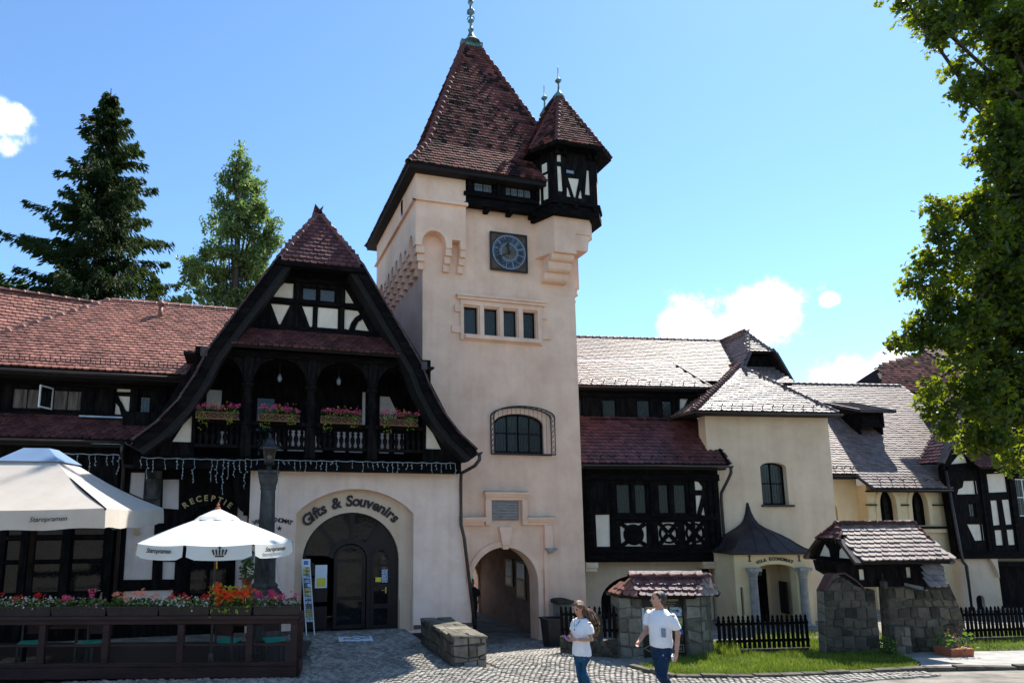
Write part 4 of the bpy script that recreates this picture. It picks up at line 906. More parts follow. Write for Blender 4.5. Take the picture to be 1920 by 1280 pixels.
# balcony: side frames with plaster triangles, posts, rails, balusters, back wall
for sgn in (0, 1):
    tri = [(-1.20, 5.62), (-1.63, 4.82), (-1.19, 4.82)]; out = [(-2.35, 4.47), (-1.10, 4.47), (-1.10, 7.1), (-1.75, 5.9), (-2.0, 5.4)]
    if sgn: tri = [mir(p) for p in tri]; out = [mir(p) for p in out]
    timber_wall(GH, out, [tri], 16.86, 17.0, 'balcony_end')
mb = MB(); mb.box(-1.2, 4.9, 16.68, 16.94, 7.06, 7.24); GH.part('balcony_beam', mb, 'beam', bevel=0.01)
def post_mesh():
    m = MB(); m.box(-.13, .13, -.13, .13, 0, 0.72)
    m.lathe([(.15, .72), (.15, .78), (.12, .82), (.13, 1.1), (.115, 1.35), (.15, 1.4), (.15, 1.46), (.115, 1.5), (.11, 1.78), (.16, 1.84), (.16, 1.9), (.12, 1.95)], (0, 0, 0), 12)
    m.box(-.11, .11, -.11, .11, 1.95, 2.6); return m
pm = post_mesh().mesh('balcony_post', 'timber')
for x in (0.13, 1.75, 3.39):
    po = GH.put('balcony_post', pm, Matrix.Translation((x, 16.8, 4.47)))
    for s_ in (-1, 1):
        b = MB(); n = 8; o = [(x + s_ * (0.11 + 0.50 * (1 - cos(pi / 2 * i / n))), 6.28 + 0.74 * sin(pi / 2 * i / n)) for i in range(n + 1)]
        b.prism([(x + s_ * 0.11, 7.06)] + o[::1] + [(x + s_ * 0.63, 7.06)], 16.74, 16.86); GH.part('brace', b, 'timber')
mb = MB(); mb.box(-1.1, 4.84, 16.72, 16.9, 5.30, 5.40); mb.box(-1.1, 4.84, 16.74, 16.88, 4.70, 4.78); GH.part('balcony_rail', mb, 'timber')
bl = MB(); bl.lathe([(.035, 0), (.05, .02), (.03, .06), (.06, .16), (.065, .22), (.03, .32), (.055, .36), (.03, .40), (.05, .46), (.035, .52)], (0, 0, 0), 8)
blm = bl.mesh('baluster', 'timber', True)
for a, b in ((-1.05, 0.0), (0.27, 1.62), (1.9, 3.26), (3.53, 4.78)):
    n = round((b - a) / 0.155)
    for i in range(n): GH.put('baluster', blm, Matrix.Translation((a + (i + .5) * (b - a) / n, 16.81, 4.78)))
bw = [rect(-0.95, -0.55, 5.9, 6.45), rect(-0.62, -0.35, 4.85, 5.3), [(0.95, 4.8), (1.2, 4.8), (0.95, 5.35)], rect(1.30, 1.95, 4.8, 5.4), [(2.05, 4.8), (2.3, 4.8), (2.05, 5.35)], rect(2.62, 2.95, 4.8, 5.4), rect(3.05, 3.45, 4.8, 5.4), rect(3.42, 3.52, 5.5, 6.6), rect(3.95, 4.25, 4.8, 5.4), [(3.95, 5.6), (4.4, 5.7), (4.5, 6.0), (4.25, 6.5), (3.95, 6.5)], rect(4.4, 4.7, 4.8, 5.4)]
timber_wall(GH, rect(-1.6, 5.3, 4.45, 7.1), bw, 18.4, 18.55, 'balcony_wall', 'panel_gift', holes=[rect(0.42, 0.9, 4.6, 6.3)])
mb = MB(); mb.box(0.42, 0.9, 18.5, 18.54, 4.6, 6.3); GH.part('balcony_door', mb, 'glass')
mb = MB(); mb.box(-1.6, 5.3, 16.9, 18.4, 4.35, 4.44); GH.part('balcony_floor', mb, 'soffit')
mb = MB(); mb.box(-1.5, 5.2, 16.95, 18.4, 7.10, 7.16); GH.part('balcony_ceiling', mb, 'soffit')
for x in (0.95, 2.55):
    mb = MB(); mb.tube([(x, 17.3, 7.1), (x, 17.3, 6.75)], 0.008, 5); o = GH.part('ceiling_lamp', mb, 'iron'); mb = MB(); mb.lathe([(.03, .12), (.07, .02), (.06, -.06), (.03, -.1)], (x, 17.3, 6.65), 8); GH.part('lamp_glass', mb, 'lamp_glass', o, True)
# roof: steep slopes flaring at the foot, half-hip over the front gable
def slopes(V, side):
    roof = None
    for i in range(len(V) - 1):
        a, b = V[i], V[i + 1]
        y1 = YR
        pts = [(b[0], YV, b[1]), (b[0], y1, b[1]), (a[0], y1, a[1]), (a[0], YV, a[1])]
        if side < 0: pts = [pts[1], pts[0], pts[3], pts[2]]
        s_ = slab(GH, 'roof_slope', pts, 'soffit', 0.1)
        tiled(GH, 'roof_slope', pts, 'tile_gable', 0.18, 0.15, 30 if i == 0 else 12, s_)
        roof = roof or s_
    return roof
rR = slopes(VG, 1); rL = slopes(VL, -1)
APX = (CX, 17.15, 11.45); HC = 9.66
upL = [(VL[0][0], YV, HC), (VL[0][0], YR, HC), (CX, YR, 11.45), APX]
roofR = [(VG[0][0], YV, HC), (VG[0][0], YR, HC), (CX, YR, 11.45), APX]
tiled(GH, 'roof_slope', [upL[1], upL[0], upL[3], upL[2]], 'tile_gable', 0.18, 0.15, 20); tiled(GH, 'roof_slope', roofR, 'tile_gable', 0.18, 0.15, 20)
hip = tiled(GH, 'half_hip', [(0.72, 16.22, HC - 0.12), (3.02, 16.22, HC - 0.12), APX], 'tile_gable', 0.19, 0.15, 300)
for s_ in (VL[0], VG[0]): ridge_line(GH, hip, (s_[0], YV, HC), tuple(Vector((s_[0], YV, HC)).lerp(Vector(APX), .93)), 'tile_red', 0.11, 0.3)
ridge_line(GH, hip, APX, (CX, YR, 11.45), 'tile_red', 0.11, 0.36)
mb = MB(); mb.box(0.70, 3.04, 16.2, 16.32, 9.44, 9.54); mb.box(0.72, 3.02, 16.3, 16.95, 9.5, 9.56); GH.part('hip_fascia', mb, 'beam')
# barge boards and the dark boarding behind them
for V, sg in ((VG, 1), (VL, -1)):
    up = [(p[0], p[1]) for p in V]; lo = []
    for i, p in enumerate(V):
        q0 = V[max(0, i - 1)]; q1 = V[min(len(V) - 1, i + 1)]; d = Vector((q1[0] - q0[0], q1[1] - q0[1])).normalized(); n = Vector((d.y, -d.x)) * (1 if sg < 0 else 1)
        if n.y > 0: n = -n
        lo.append((p[0] + n.x * 0.22, p[1] + n.y * 0.22))
    mb = MB(); mb.prism([(p[0], p[1] - 0.02) for p in up] + lo[::-1], YV - 0.05, YV + 0.02); GH.part('barge_board', mb, 'beam')
    lo2 = [(p[0] + (q[0] - p[0]) * 1.75, p[1] + (q[1] - p[1]) * 1.75) for p, q in zip(up, lo)]
    mb = MB(); mb.prism([(p[0], p[1] - 0.12) for p in up] + lo2[::-1], YV + 0.021, 16.95); GH.part('verge_soffit', mb, 'soffit')
    # lead edge strip and a gutter box at the shoulder
    mb = MB()
    for p, q in zip(V, V[1:]): mb.bar((p[0], YV - 0.03, p[1] + 0.05), (q[0], YV - 0.03, q[1] + 0.05), 0.09, 0.05)
    GH.part('verge_flashing', mb, 'gutter')
    s_ = V[1]; mb = MB(); mb.box(min(s_[0], s_[0] + sg * .16), max(s_[0], s_[0] + sg * .16), YV - .08, YV + .2, s_[1] - .12, s_[1] + .1); GH.part('gutter_end', mb, 'gutter')
    e_ = V[-1]; gutter(GH, (e_[0] + sg * .06, YV - .1, e_[1] - 0.02), (e_[0] + sg * .06, YR, e_[1] - 0.02), 0.08)
mb = MB(); mb.tube([(6.30, 16.35, 4.7), (6.30, 16.35, 4.52), (6.22, 16.5, 4.36), (6.05, 17.15, 4.18), (6.06, 17.22, 3.9), (6.06, 17.22, 2.75), (6.14, 17.2, 2.4), (6.42, 17.2, 0.05)], 0.05, 8); GH.part('downpipe', mb, 'gutter', smooth=True)
# roof plane rising behind the gable to the tower wall
tiled(GH, 'rear_roof', [(2.6, 18.2, 7.45), (5.235, 18.2, 7.45), (5.235, 23.6, 11.1), (2.6, 23.6, 11.1)], 'tile_red', 0.18, 0.15, 60)
mb = MB(); mb.bar((5.2, 18.3, 7.62), (5.2, 23.6, 11.2), 0.08, 0.05); GH.part('flashing', mb, 'gutter')
mb = MB(); mb.box(4.7, 5.23, 17.4, 18.29, 4.2, 7.45); GH.part('link_wall', mb, 'timber')

# ---- reception bay at the left under the jetty (belongs to the same house)
RP = [[(-1.91, 3.93), (-1.51, 3.94), (-1.48, 3.16), (-1.88, 3.19)], [(-2.71, 2.6), (-2.05, 2.54), (-2.03, 1.39), (-2.7, 1.4)], [(-1.79, 1.84), (-1.49, 1.82), (-1.49, 1.38), (-1.78, 1.39)]]
RP[1] = [(-2.71, 3.3), (-2.05, 3.3), (-2.03, 1.39), (-2.70, 1.40)]
RP += [[(-2.70, 3.42), (-2.36, 3.42), (-2.36, 4.17), (-2.70, 4.17)], rect(-2.68, -1.5, 0.6, 1.12), [(0.02, 1.1), (0.27, 1.1), (0.27, 3.0), (0.16, 3.0), (0.14, 3.47), (0.0, 3.76)]]
rdoor = arch_poly(-1.2, -0.12, 0.1, 2.7, 3.28, 14)
rw = timber_wall(GH, rect(-2.80, 0.31, 0.0, 4.2), RP, 18.0, 18.2, 'reception_frame', 'panel_gift', holes=[rdoor])
mb = MB(); mb.wall(rdoor, [rect(-1.1, -0.70, 0.9, 2.5), rect(-0.62, -0.22, 0.9, 2.5)], 18.1, 18.16); rd = GH.part('reception_door', mb, 'timber')
for a in (-1.1, -0.62): m = MB(); m.box(a, a + .40, 18.13, 18.136, 0.9, 2.5); GH.part('pane', m, 'glass', rd)
mb = MB(); mb.box(-2.34, -1.93, 17.86, 17.995, 3.2, 4.15); mb.lathe([(.16, 0), (.16, .06), (.13, .12), (.15, .3), (.15, .38), (.19, .46), (.19, .52)], (-2.13, 17.85, 3.42), 12); GH.part('capital', mb, 'column_stone')
letters_arc(GH, 'RECEPTIE', -0.76, 2.25, 0.98, 127, 53, 17.965, 0.21, 'gold', rw, 0.005, 0, 1.14)
mb = MB(); n = 10; mb.prism([(-0.02, 4.16)] + [(0.32, 4.16), (0.32, 2.92)] + [(0.32 - 0.16 - 0.0 - 0.30 * sin(pi / 2 * i / n), 3.1 + 1.0 * (1 - cos(pi / 2 * i / n))) for i in range(n + 1)], 17.45, 17.7); GH.part('jetty_bracket', mb, 'timber')
mb = MB(); mb.box(-2.80, 0.3, 17.28, 18.0, 4.2, 4.26); GH.part('jetty_soffit', mb, 'soffit')
letters_line(GH, 'B', -2.45, 17.96, 2.5, 0.3, 'gold', None, 0.005, 0, 'letter')

# ================================================================== left wing (restaurant)
LW = Thing('restaurant_wing', 'long half-timbered left wing with terracotta tiled roof behind the parasols', 'house', (-6.0, 18.0, 0))
XA, XB = -7.66, -1.2
mroofL = slab(LW, 'roof', [(XA, 17.7, 6.62), (-1.25, 17.7, 6.62), (.75, 21.0, 9.5), (-4.12, 21.0, 9.5)], 'soffit')
o0 = Vector((XA, 17.7, 6.66)); Vv = Vector((0, 3.3, 2.88)); Vl = Vv.length
tile_field(LW, mroofL, o0, (1, 0, 0), Vv, [(0, 0), (-1.3 - XA, 0), (0.7 - XA, Vl), (-4.12 - XA, Vl)], 'tile_left', 0.18, 0.15, 300)
slab(LW, 'hip_end', [(XA, 17.7, 6.62), (-4.12, 21.0, 9.5), (XA, 24.3, 6.62)], 'tile_left')
slab(LW, 'rear_slope', [(XA, 24.3, 6.62), (1.2, 24.3, 6.62), (1.2, 21.0, 9.5), (-4.12, 21.0, 9.5)], 'tile_left')
ridge_line(LW, mroofL, (-4.15, 21.0, 9.55), (.8, 21.0, 9.55), 'tile_left', 0.10, 0.36)
ridge_line(LW, mroofL, (XA, 17.7, 6.67), (-4.15, 21.0, 9.55), 'tile_left', 0.11, 0.40)
# roof of the block further back, turned a little towards the square
mb = MB(); mb.hexa([(-13.2, 17.4, -.1), (-4.2, 19.8, -.1), (-4.3, 20.2, -.1), (-13.3, 17.8, -.1)], [(-13.2, 17.4, 6.35), (-4.2, 19.8, 6.35), (-4.3, 20.2, 6.35), (-13.3, 17.8, 6.35)]); LW.part('rear_wall', mb, 'timber')
rr = tiled(LW, 'rear_roof', [(-13.0, 17.0, 6.4), (-3.2, 19.6, 6.4), (-3.7, 22.0, 9.62), (-12.5, 19.6, 9.62)], 'tile_left', 0.18, 0.15, 120)
ridge_line(LW, rr, (-12.5, 19.6, 9.66), (-3.7, 22.0, 9.66), 'tile_left', 0.10, 0.36)
gutter(LW, (XA, 17.62, 6.60), (-1.35, 17.62, 6.60), 0.08)
mb = MB(); mb.box(XA, -1.3, 17.7, 18.5, 6.48, 6.56); LW.part('eave_soffit', mb, 'soffit')
# snow fence along the eave
for i in range(26):
    x = -7.6 + i * 0.235
    mb = MB(); y = 17.92; z = 6.86; mb.tube([(x, y, z), (x, y - 0.02, z + 0.20)], 0.012, 4); mb.tube([(x, y - .02, z + .1), (x + .13, y - .02, z + .1)], 0.012, 4); mb.tube([(x + .13, y - .02, z + .02), (x + .13, y - .02, z + .12)], 0.012, 4); LW.part('snow_guard', mb, 'gutter', mroofL)
mb = MB(); mb.tube([(-2.52, 20.3, 8.8), (-2.52, 20.3, 9.3)], 0.07, 8); mb.lathe([(.07, 0), (.11, .03), (.12, .08), (.08, .14), (.03, .18)], (-2.52, 20.3, 9.3), 10); LW.part('vent_pipe', mb, 'tile_left', smooth=True)
# upper storey
LP = [[(-3.27, 6.42), (-2.92, 6.43), (-2.93, 6.29), (-3.27, 6.28)], [(-3.22, 6.17), (-2.93, 6.17), (-2.93, 5.81), (-2.93, 5.68), (-3.03, 5.81), (-3.1, 5.96), (-3.17, 6.07)], [(-3.27, 5.98), (-3.18, 5.87), (-3.12, 5.67), (-3.28, 5.67)]]
wU = [(-5.75, -5.05), (-4.80, -4.10)]
timber_wall(LW, rect(XA, -1.0, 5.55, 6.5), LP, 18.5, 18.65, 'upper_frame', holes=[rect(a, b, 5.71, 6.27) for a, b in wU] + [rect(-2.68, -2.4, 5.72, 6.2), rect(-7.5, -6.6, 5.71, 6.27)])
for a, b in wU + [(-7.5, -6.6)]:
    w_ = window(LW, a, b, 5.71, 6.27, 18.53, 2, 1, 0, 0.03)
    m = MB(); n = 24
    for k in range(n): x0 = a + (b - a) * k / n; x1 = a + (b - a) * (k + 1) / n; m.add([(x0, 18.545 - .0 + .008 * (k % 2), 5.75), (x1, 18.545 + .008 * ((k + 1) % 2), 5.75), (x1, 18.545 + .008 * ((k + 1) % 2), 6.24), (x0, 18.545 + .008 * (k % 2), 6.24)], [(0, 1, 2, 3)])
    LW.part('curtain', m, 'curtain', w_)
window(LW, -2.68, -2.4, 5.72, 6.2, 18.53, 1, 1, 0, 0.03, 0.08, 'lead_glass')
# open casement
mb = MB()
hx, hy = -4.80, 18.5; ang = radians(-112); d = Vector((cos(ang), sin(ang), 0))
def cas(t, z): return Vector((hx, hy, z)) + d * t
for t0, t1, z0, z1 in ((0, .5, 5.72, 5.76), (0, .5, 6.26, 6.30), (0, .04, 5.76, 6.26), (.46, .5, 5.76, 6.26)):
    p, q = cas(t0, 0), cas(t1, 0); n = Vector((-d.y, d.x, 0)) * .015
    mb.hexa([p - n + Vector((0, 0, z0)), q - n + Vector((0, 0, z0)), q + n + Vector((0, 0, z0)), p + n + Vector((0, 0, z0))], [p - n + Vector((0, 0, z1)), q - n + Vector((0, 0, z1)), q + n + Vector((0, 0, z1)), p + n + Vector((0, 0, z1))])
oc = LW.part('open_casement', mb, 'white_paint', label='white window sash standing open')
mb = MB(); p, q = cas(.04, 0), cas(.46, 0); n = Vector((-d.y, d.x, 0)) * .003; mb.hexa([p - n + Vector((0, 0, 5.76)), q - n + Vector((0, 0, 5.76)), q + n + Vector((0, 0, 5.76)), p + n + Vector((0, 0, 5.76))], [p - n + Vector((0, 0, 6.26)), q - n + Vector((0, 0, 6.26)), q + n + Vector((0, 0, 6.26)), p + n + Vector((0, 0, 6.26))]); LW.part('pane', mb, 'glass', oc)
mb = MB(); mb.box(XA, -2.0, 18.36, 18.49, 5.56, 5.64); mb.box(XA, -2.0, 18.4, 18.49, 6.36, 6.47)
for x in (-6.1, -3.9, -3.42, -2.82, -2.1): mb.box(x, x + .1, 18.42, 18.49, 5.64, 6.36)
LW.part('timber_rail', mb, 'beam')
mb = MB(); mb.box(-4.05, -2.3, 18.1, 18.36, 5.52, 5.56); LW.part('flashing', mb, 'zinc')
sk = tiled(LW, 'skirt_roof', [(XA, 17.45, 4.88), (-2.2, 17.45, 4.88), (-2.2, 18.4, 5.56), (XA, 18.4, 5.56)], 'tile_red', 0.18, 0.15, 200)
gutter(LW, (XA, 17.38, 4.84), (-2.75, 17.38, 4.84), 0.07)
mb = MB(); mb.tube([(-2.85, 17.4, 4.78), (-2.85, 17.4, 4.6), (-2.86, 17.75, 4.4), (-2.86, 17.9, 4.2), (-2.86, 17.9, 0.1)], 0.05, 8); LW.part('downpipe', mb, 'gutter', smooth=True)
mb = MB(); mb.box(-3.0, -1.4, 18.02, 18.38, 4.1, 5.7); LW.part('link_wall', mb, 'timber')
mb = MB(); mb.box(XA, -2.8, 17.5, 18.0, 4.70, 4.78); LW.part('eave_soffit', mb, 'soffit')
# ground floor: posts, glazed panels
gw = [(-6.3, -5.6), (-5.42, -5.04), (-4.86, -4.16), (-4.0, -3.2)]
wallg = timber_wall(LW, rect(XA, -2.805, 0.0, 4.7), [rect(-3.28, -3.06, 0.8, 1.15)], 18.0, 18.2, 'ground_frame', 'panel_gift', holes=[rect(a, b, 1.12, 1.85) for a, b in gw] + [rect(a, b, 1.9, 2.42) for a, b in gw] + [rect(a, b, 2.5, 2.9) for a, b in gw])
for a, b in gw:
    for z0, z1 in ((1.12, 1.85), (1.9, 2.42), (2.5, 2.9)): window(LW, a, b, z0, z1, 18.05, 1, 1, 0, 0.03)
mb = MB()
for x in (-6.5, -5.05, -4.12, -3.14): mb.box(x, x + .16, 17.86, 17.999, 0.1, 4.65)
LW.part('post', mb, 'timber')
mb = MB(); mb.tube([(-2.95, 17.85, 2.95), (-2.95, 17.75, 2.95)], .015, 5); o = LW.part('wall_lamp', mb, 'iron'); mb = MB(); mb.lathe([(.03, .26), (.08, .2), (.09, .05), (.05, 0)], (-2.95, 17.72, 2.65), 8); LW.part('lamp_glass', mb, 'lamp_glass', o)

# ================================================================== right-hand range, turned 10 degrees to the tower
RO, RYAW = (10.5, 19.8), -10.0
def RThing(name, label, cat, base): return Thing(name, label, cat, base, RO, RYAW)
RW = RThing('bay_wing', 'cream wing right of the tower with black timber bay and red skirt roof', 'house', (2.6, 0, -0.7))
mb = MB(); AR = arch_poly(1.30, 3.95, -0.75, 0.15, 1.02, 18)
mb.wall([(0.0, -0.8), (5.2, -0.8), (5.2, 1.95), (0.0, 1.95)], [AR], 0, 0.5); RW.part('ground_wall', mb, 'plaster_cream')
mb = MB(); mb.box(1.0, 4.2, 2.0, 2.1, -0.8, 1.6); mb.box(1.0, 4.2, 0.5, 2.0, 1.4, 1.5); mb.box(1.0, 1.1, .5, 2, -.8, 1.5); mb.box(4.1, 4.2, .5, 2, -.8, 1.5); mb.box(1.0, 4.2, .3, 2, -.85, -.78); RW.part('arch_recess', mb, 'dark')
mb = MB()
for i in range(9): mb.box(1.35 + i * .29, 1.62 + i * .29, 0.4, 0.45, -0.75, 0.98)
RW.part('arch_gate', mb, 'timber')
mb = MB(); mb.box(-0.3, 0.62, -0.25, 0.3, -0.8, 4.6); RW.part('tower_abutment', mb, 'plaster_cream')
# bay
BP = [[(0.96, 3.01), (1.44, 3.02), (1.42, 1.99), (0.97, 1.99)], [(1.78, 2.74), (2.68, 2.75), (2.67, 2.0), (1.79, 2.0)], [(3.06, 2.76), (3.75, 2.78), (3.74, 2.05), (3.08, 2.05)], [(3.98, 2.79), (4.67, 2.79), (4.66, 2.07), (4.0, 2.06)], [(4.43, 4.13), (4.59, 4.11), (4.7, 3.95), (4.69, 3.84), (4.44, 3.83)], [(4.44, 3.66), (4.66, 3.66), (4.45, 3.01), (4.43, 3.03)], [(4.7, 3.34), (4.73, 3.01), (4.6, 3.01)]]
bw = [(1.70, 2.20), (2.32, 2.75), (3.14, 3.53), (3.67, 4.13)]
bay = timber_wall(RW, rect(0.64, 5.26, 1.5, 4.6), BP, -0.70, -0.5, 'bay_frame', 'panel', holes=[rect(a, b, 3.04, 4.03) for a, b in bw])
for a, b in bw: window(RW, a, b, 3.04, 4.03, -0.66, 1, 1, 0, 0.04, 0.085, 'lead_glass')
mb = MB(); mb.box(0.64, 0.8, -0.5, 0, 1.5, 4.6); mb.box(5.1, 5.26, -0.5, 0, 1.5, 4.6); mb.box(0.8, 5.1, -0.5, 0, 1.5, 1.6); RW.part('bay_side', mb, 'timber')
mb = MB(); mb.box(0.60, 5.30, -0.78, -0.701, 1.5, 1.70); mb.box(0.62, 5.28, -0.75, -0.701, 1.78, 1.92); mb.box(1.5, 5.2, -0.75, -0.701, 2.84, 2.98); mb.box(0.62, 5.28, -0.77, -0.701, 4.14, 4.36)
for x in (0.66, 1.5, 2.85, 4.2, 4.86, 5.06): mb.box(x, x + .14, -0.74, -0.701, 1.92, 4.14)
RW.part('bay_beam', mb, 'beam', bevel=0.01)
# carved panels: cross braces with a boss, two wheels with crosses
def wheel(cx, cz, r, boss, hw, hh):
    m = MB(); o = arc(cx, cz, r, 0, 360, 24)[:-1]
    m.wall(o, [] if boss else [arc(cx, cz, r * .80, 0, 360, 24)[:-1]], -0.735, -0.68)
    for sx, sz in ((1, 1), (1, -1), (-1, 1), (-1, -1)):
        m.bar((cx + sx * (r * .7 if boss else 0.02), -0.70, cz + sz * (r * .7 if boss else 0.02)), (cx + sx * hw, -0.70, cz + sz * hh), 0.13, 0.05, (0, 1, 0))
    if boss: m.wall(arc(cx, cz, r * .55, 0, 360, 20)[:-1], [arc(cx, cz, r * .42, 0, 360, 20)[:-1]], -0.76, -0.735)
    return m
for cx, cz, r, bs, hw, hh in ((2.22, 2.375, 0.34, True, 0.42, 0.36), (3.42, 2.41, 0.33, False, 0.33, 0.36), (4.33, 2.43, 0.33, False, 0.33, 0.36)): RW.part('carved_wheel', wheel(cx, cz, r, bs, hw, hh), 'beam', bay)
mb = MB(); mb.box(0.56, 0.95, -0.72, 0, 1.2, 1.32); mb.box(0.56, 0.97, -0.76, 0, 1.32, 1.499); RW.part('corbel', mb, 'plaster_cream', bevel=.01)
mb = MB(); mb.box(4.55, 5.20, -0.72, 0, 1.28, 1.42); mb.box(4.50, 5.22, -0.78, 0, 1.42, 1.499); mb.box(4.88, 5.3, -0.84, -0.785, 1.5, 1.86); mb.box(4.86, 5.32, -0.86, -0.785, 1.76, 1.88); RW.part('corbel', mb, 'plaster_cream', bevel=.01)
mb = MB(); mb.box(4.86, 5.06, -0.12, 0, 0.95, 1.2); RW.part('wall_box', mb, 'stone_dark')
# skirt roof over the bay
sk = tiled(RW, 'skirt_roof', [(0.35, -1.0, 4.66), (5.45, -1.0, 4.66), (5.42, 0.42, 6.32), (0.2, 0.42, 6.32)], 'tile_red', 0.19, 0.16, 300)
snow_guards(RW, sk, (0.5, -0.82, 4.88), (5.3, -0.82, 4.88), (0, 1.42, 1.66), 11)
gutter(RW, (0.40, -1.08, 4.63), (5.58, -1.08, 4.63), 0.07)
mb = MB(); mb.box(0.5, 5.4, -1.0, -0.68, 4.5, 4.56); RW.part('eave_soffit', mb, 'soffit')
mb = MB(); mb.bar((5.47, -1.02, 4.68), (5.44, 0.42, 6.36), 0.1, 0.1); RW.part('verge_board', mb, 'beam')
mb = MB(); mb.tube([(5.52, -1.08, 4.6), (5.52, -1.06, 4.4), (5.48, -0.95, 4.2), (5.34, -0.72, 3.75), (5.34, -0.68, 3.5), (5.36, -0.68, -0.6)], 0.05, 8); RW.part('downpipe', mb, 'gutter', smooth=True)
# upper storey: low band of windows
UP = [[(4.74, 7.18), (5.07, 7.19), (4.78, 6.66), (4.7, 6.66)], [(5.04, 7.05), (5.03, 6.67), (4.9, 6.67)]]
uw = [(0.92, 1.10), (1.82, 2.36), (3.10, 3.62), (4.05, 4.45)]
timber_wall(RW, rect(0.1, 5.35, 6.25, 7.4), UP, 0.5, 0.65, 'upper_frame', 'panel', holes=[rect(a, b, 6.41, 7.08) for a, b in uw])
for a, b in uw: window(RW, a, b, 6.41, 7.08, 0.54, 1, 1, 0, 0.04, 0.09, 'lead_glass')
mb = MB(); mb.box(5.2, 5.35, 0.65, 2.0, 6.25, 7.4); RW.part('upper_side', mb, 'timber')
mb = MB(); mb.box(1.3, 4.15, 0.36, 0.499, 6.26, 6.36); mb.box(0.1, 5.4, 0.44, 0.499, 7.14, 7.3); RW.part('timber_rail', mb, 'beam')
dr = tiled(RW, 'dormer_roof', [(0.2, 0.22, 7.50), (5.82, 0.22, 7.50), (5.25, 1.85, 8.76), (0.2, 1.85, 8.76)], 'tile_right', 0.18, 0.15, 300)
tiled(RW, 'dormer_roof', [(5.82, 0.22, 7.50), (5.82, 1.0, 7.9), (5.25, 1.85, 8.76)], 'tile_right', 0.18, 0.15, 20)
snow_guards(RW, dr, (0.4, 0.45, 7.68), (5.5, 0.45, 7.68), (0, 1.63, 1.26), 12)
gutter(RW, (0.4, 0.14, 7.47), (5.88, 0.14, 7.47), 0.07)
mb = MB(); mb.box(0.2, 5.8, 0.2, 0.55, 7.36, 7.42); RW.part('eave_soffit', mb, 'soffit')
mb = MB(); mb.bar((5.84, 0.18, 7.52), (5.27, 1.85, 8.80), 0.06, 0.05); RW.part('hip_flashing', mb, 'gutter', dr)
mr_ = tiled(RW, 'roof', [(0.0, 0.6, 7.80), (9.2, 0.6, 7.80), (9.2, 4.0, 10.28), (0.0, 4.0, 10.28)], 'tile_right', 0.18, 0.15, 300)
ridge_line(RW, mr_, (0.0, 4.0, 10.32), (8.9, 4.0, 10.32), 'tile_grey', 0.09, 0.3)
slab(RW, 'roof_rear', [(0, 7.4, 7.8), (9.2, 7.4, 7.8), (9.2, 4.0, 10.28), (0, 4.0, 10.28)], 'tile_right')
# cross gable at its right end, half-hipped
GA = (8.62, 2.2, 10.12)
hh_ = tiled(RW, 'half_hip', [(8.10, 1.45, 9.2), (9.14, 1.45, 9.2), GA], 'tile_right', 0.18, 0.15, 60)
for L_, sgn in (((8.10, 9.2), -1), ((9.14, 9.2), 1)):
    f0 = (8.62 + sgn * 1.12, 8.05)
    tiled(RW, 'gable_slope', [(f0[0], 1.4, f0[1]), (f0[0], 5.0, f0[1]), (L_[0], 5.0, L_[1]), (L_[0], 1.4, L_[1])] if sgn > 0 else [(f0[0], 5.0, f0[1]), (f0[0], 1.4, f0[1]), (L_[0], 1.4, L_[1]), (L_[0], 5.0, L_[1])], 'tile_right', 0.18, 0.15, 10)
    tiled(RW, 'gable_slope', [(L_[0], 1.45, L_[1]), (L_[0], 5, L_[1]), (8.62, 5, 10.12), GA] if sgn > 0 else [(L_[0], 5, L_[1]), (L_[0], 1.45, L_[1]), GA, (8.62, 5, 10.12)], 'tile_right', 0.18, 0.15, 10)
    ridge_line(RW, hh_, (L_[0], 1.45, L_[1] + .04), (GA[0], GA[1], GA[2] + .04), 'tile_grey', 0.09, 0.26)
    mb = MB(); mb.bar((L_[0], 1.36, L_[1] - .05), (f0[0], 1.36, f0[1] - .05), 0.08, 0.24, (0, 1, 0)); RW.part('barge_board', mb, 'gutter')
ridge_line(RW, hh_, (GA[0], GA[1], 10.16), (8.62, 5, 10.16), 'tile_grey', 0.09, 0.3)
timber_wall(RW, [(7.6, 7.9), (9.64, 7.9), (9.1, 9.17), (8.14, 9.17)], [[(8.85, 8.05), (9.3, 8.05), (9.0, 8.55), (8.85, 8.55)]], 1.75, 1.95, 'gable_frame')

# ================================================================== entrance house with the ogee porch
TH = RThing('entrance_house', 'cream plastered house with hipped glazed roof and dark ogee porch', 'house', (7.3, -0.6, -0.6))
win = [(6.86, 3.36), (7.80, 3.36), (7.80, 4.62)] + arc(7.33, 4.62, 0.47, 0, 180, 10, 0.17)[1:-1] + [(6.86, 4.62)]
mb = MB(); mb.wall([(5.3, -0.7), (9.42, -0.7), (9.50, 6.42), (5.0, 6.42), (5.0, 4.7), (5.3, 4.6)], [win], -0.6, -0.15); TH.part('front_wall', mb, 'plaster_cream')
mb = MB(); mb.box(5.3, 5.7, -0.15, 4.0, -0.7, 6.42); mb.box(9.05, 9.45, -0.15, 4.0, -0.7, 6.42); TH.part('side_wall', mb, 'plaster_cream')
window(TH, 6.86, 7.80, 3.36, 4.79, -0.42, 2, 2, 0.17, 0.05, 0.12, 'lead_glass')
mb = MB(); mb.box(6.80, 7.92, -0.72, -0.42, 3.29, 3.36); TH.part('window_sill', mb, 'lead_roof')
PKp = (7.62, 1.4, 8.62)
hr = tiled(TH, 'roof', [(4.38, -1.0, 6.46), (9.60, -1.0, 6.46), PKp], 'tile_right', 0.18, 0.15, 300)
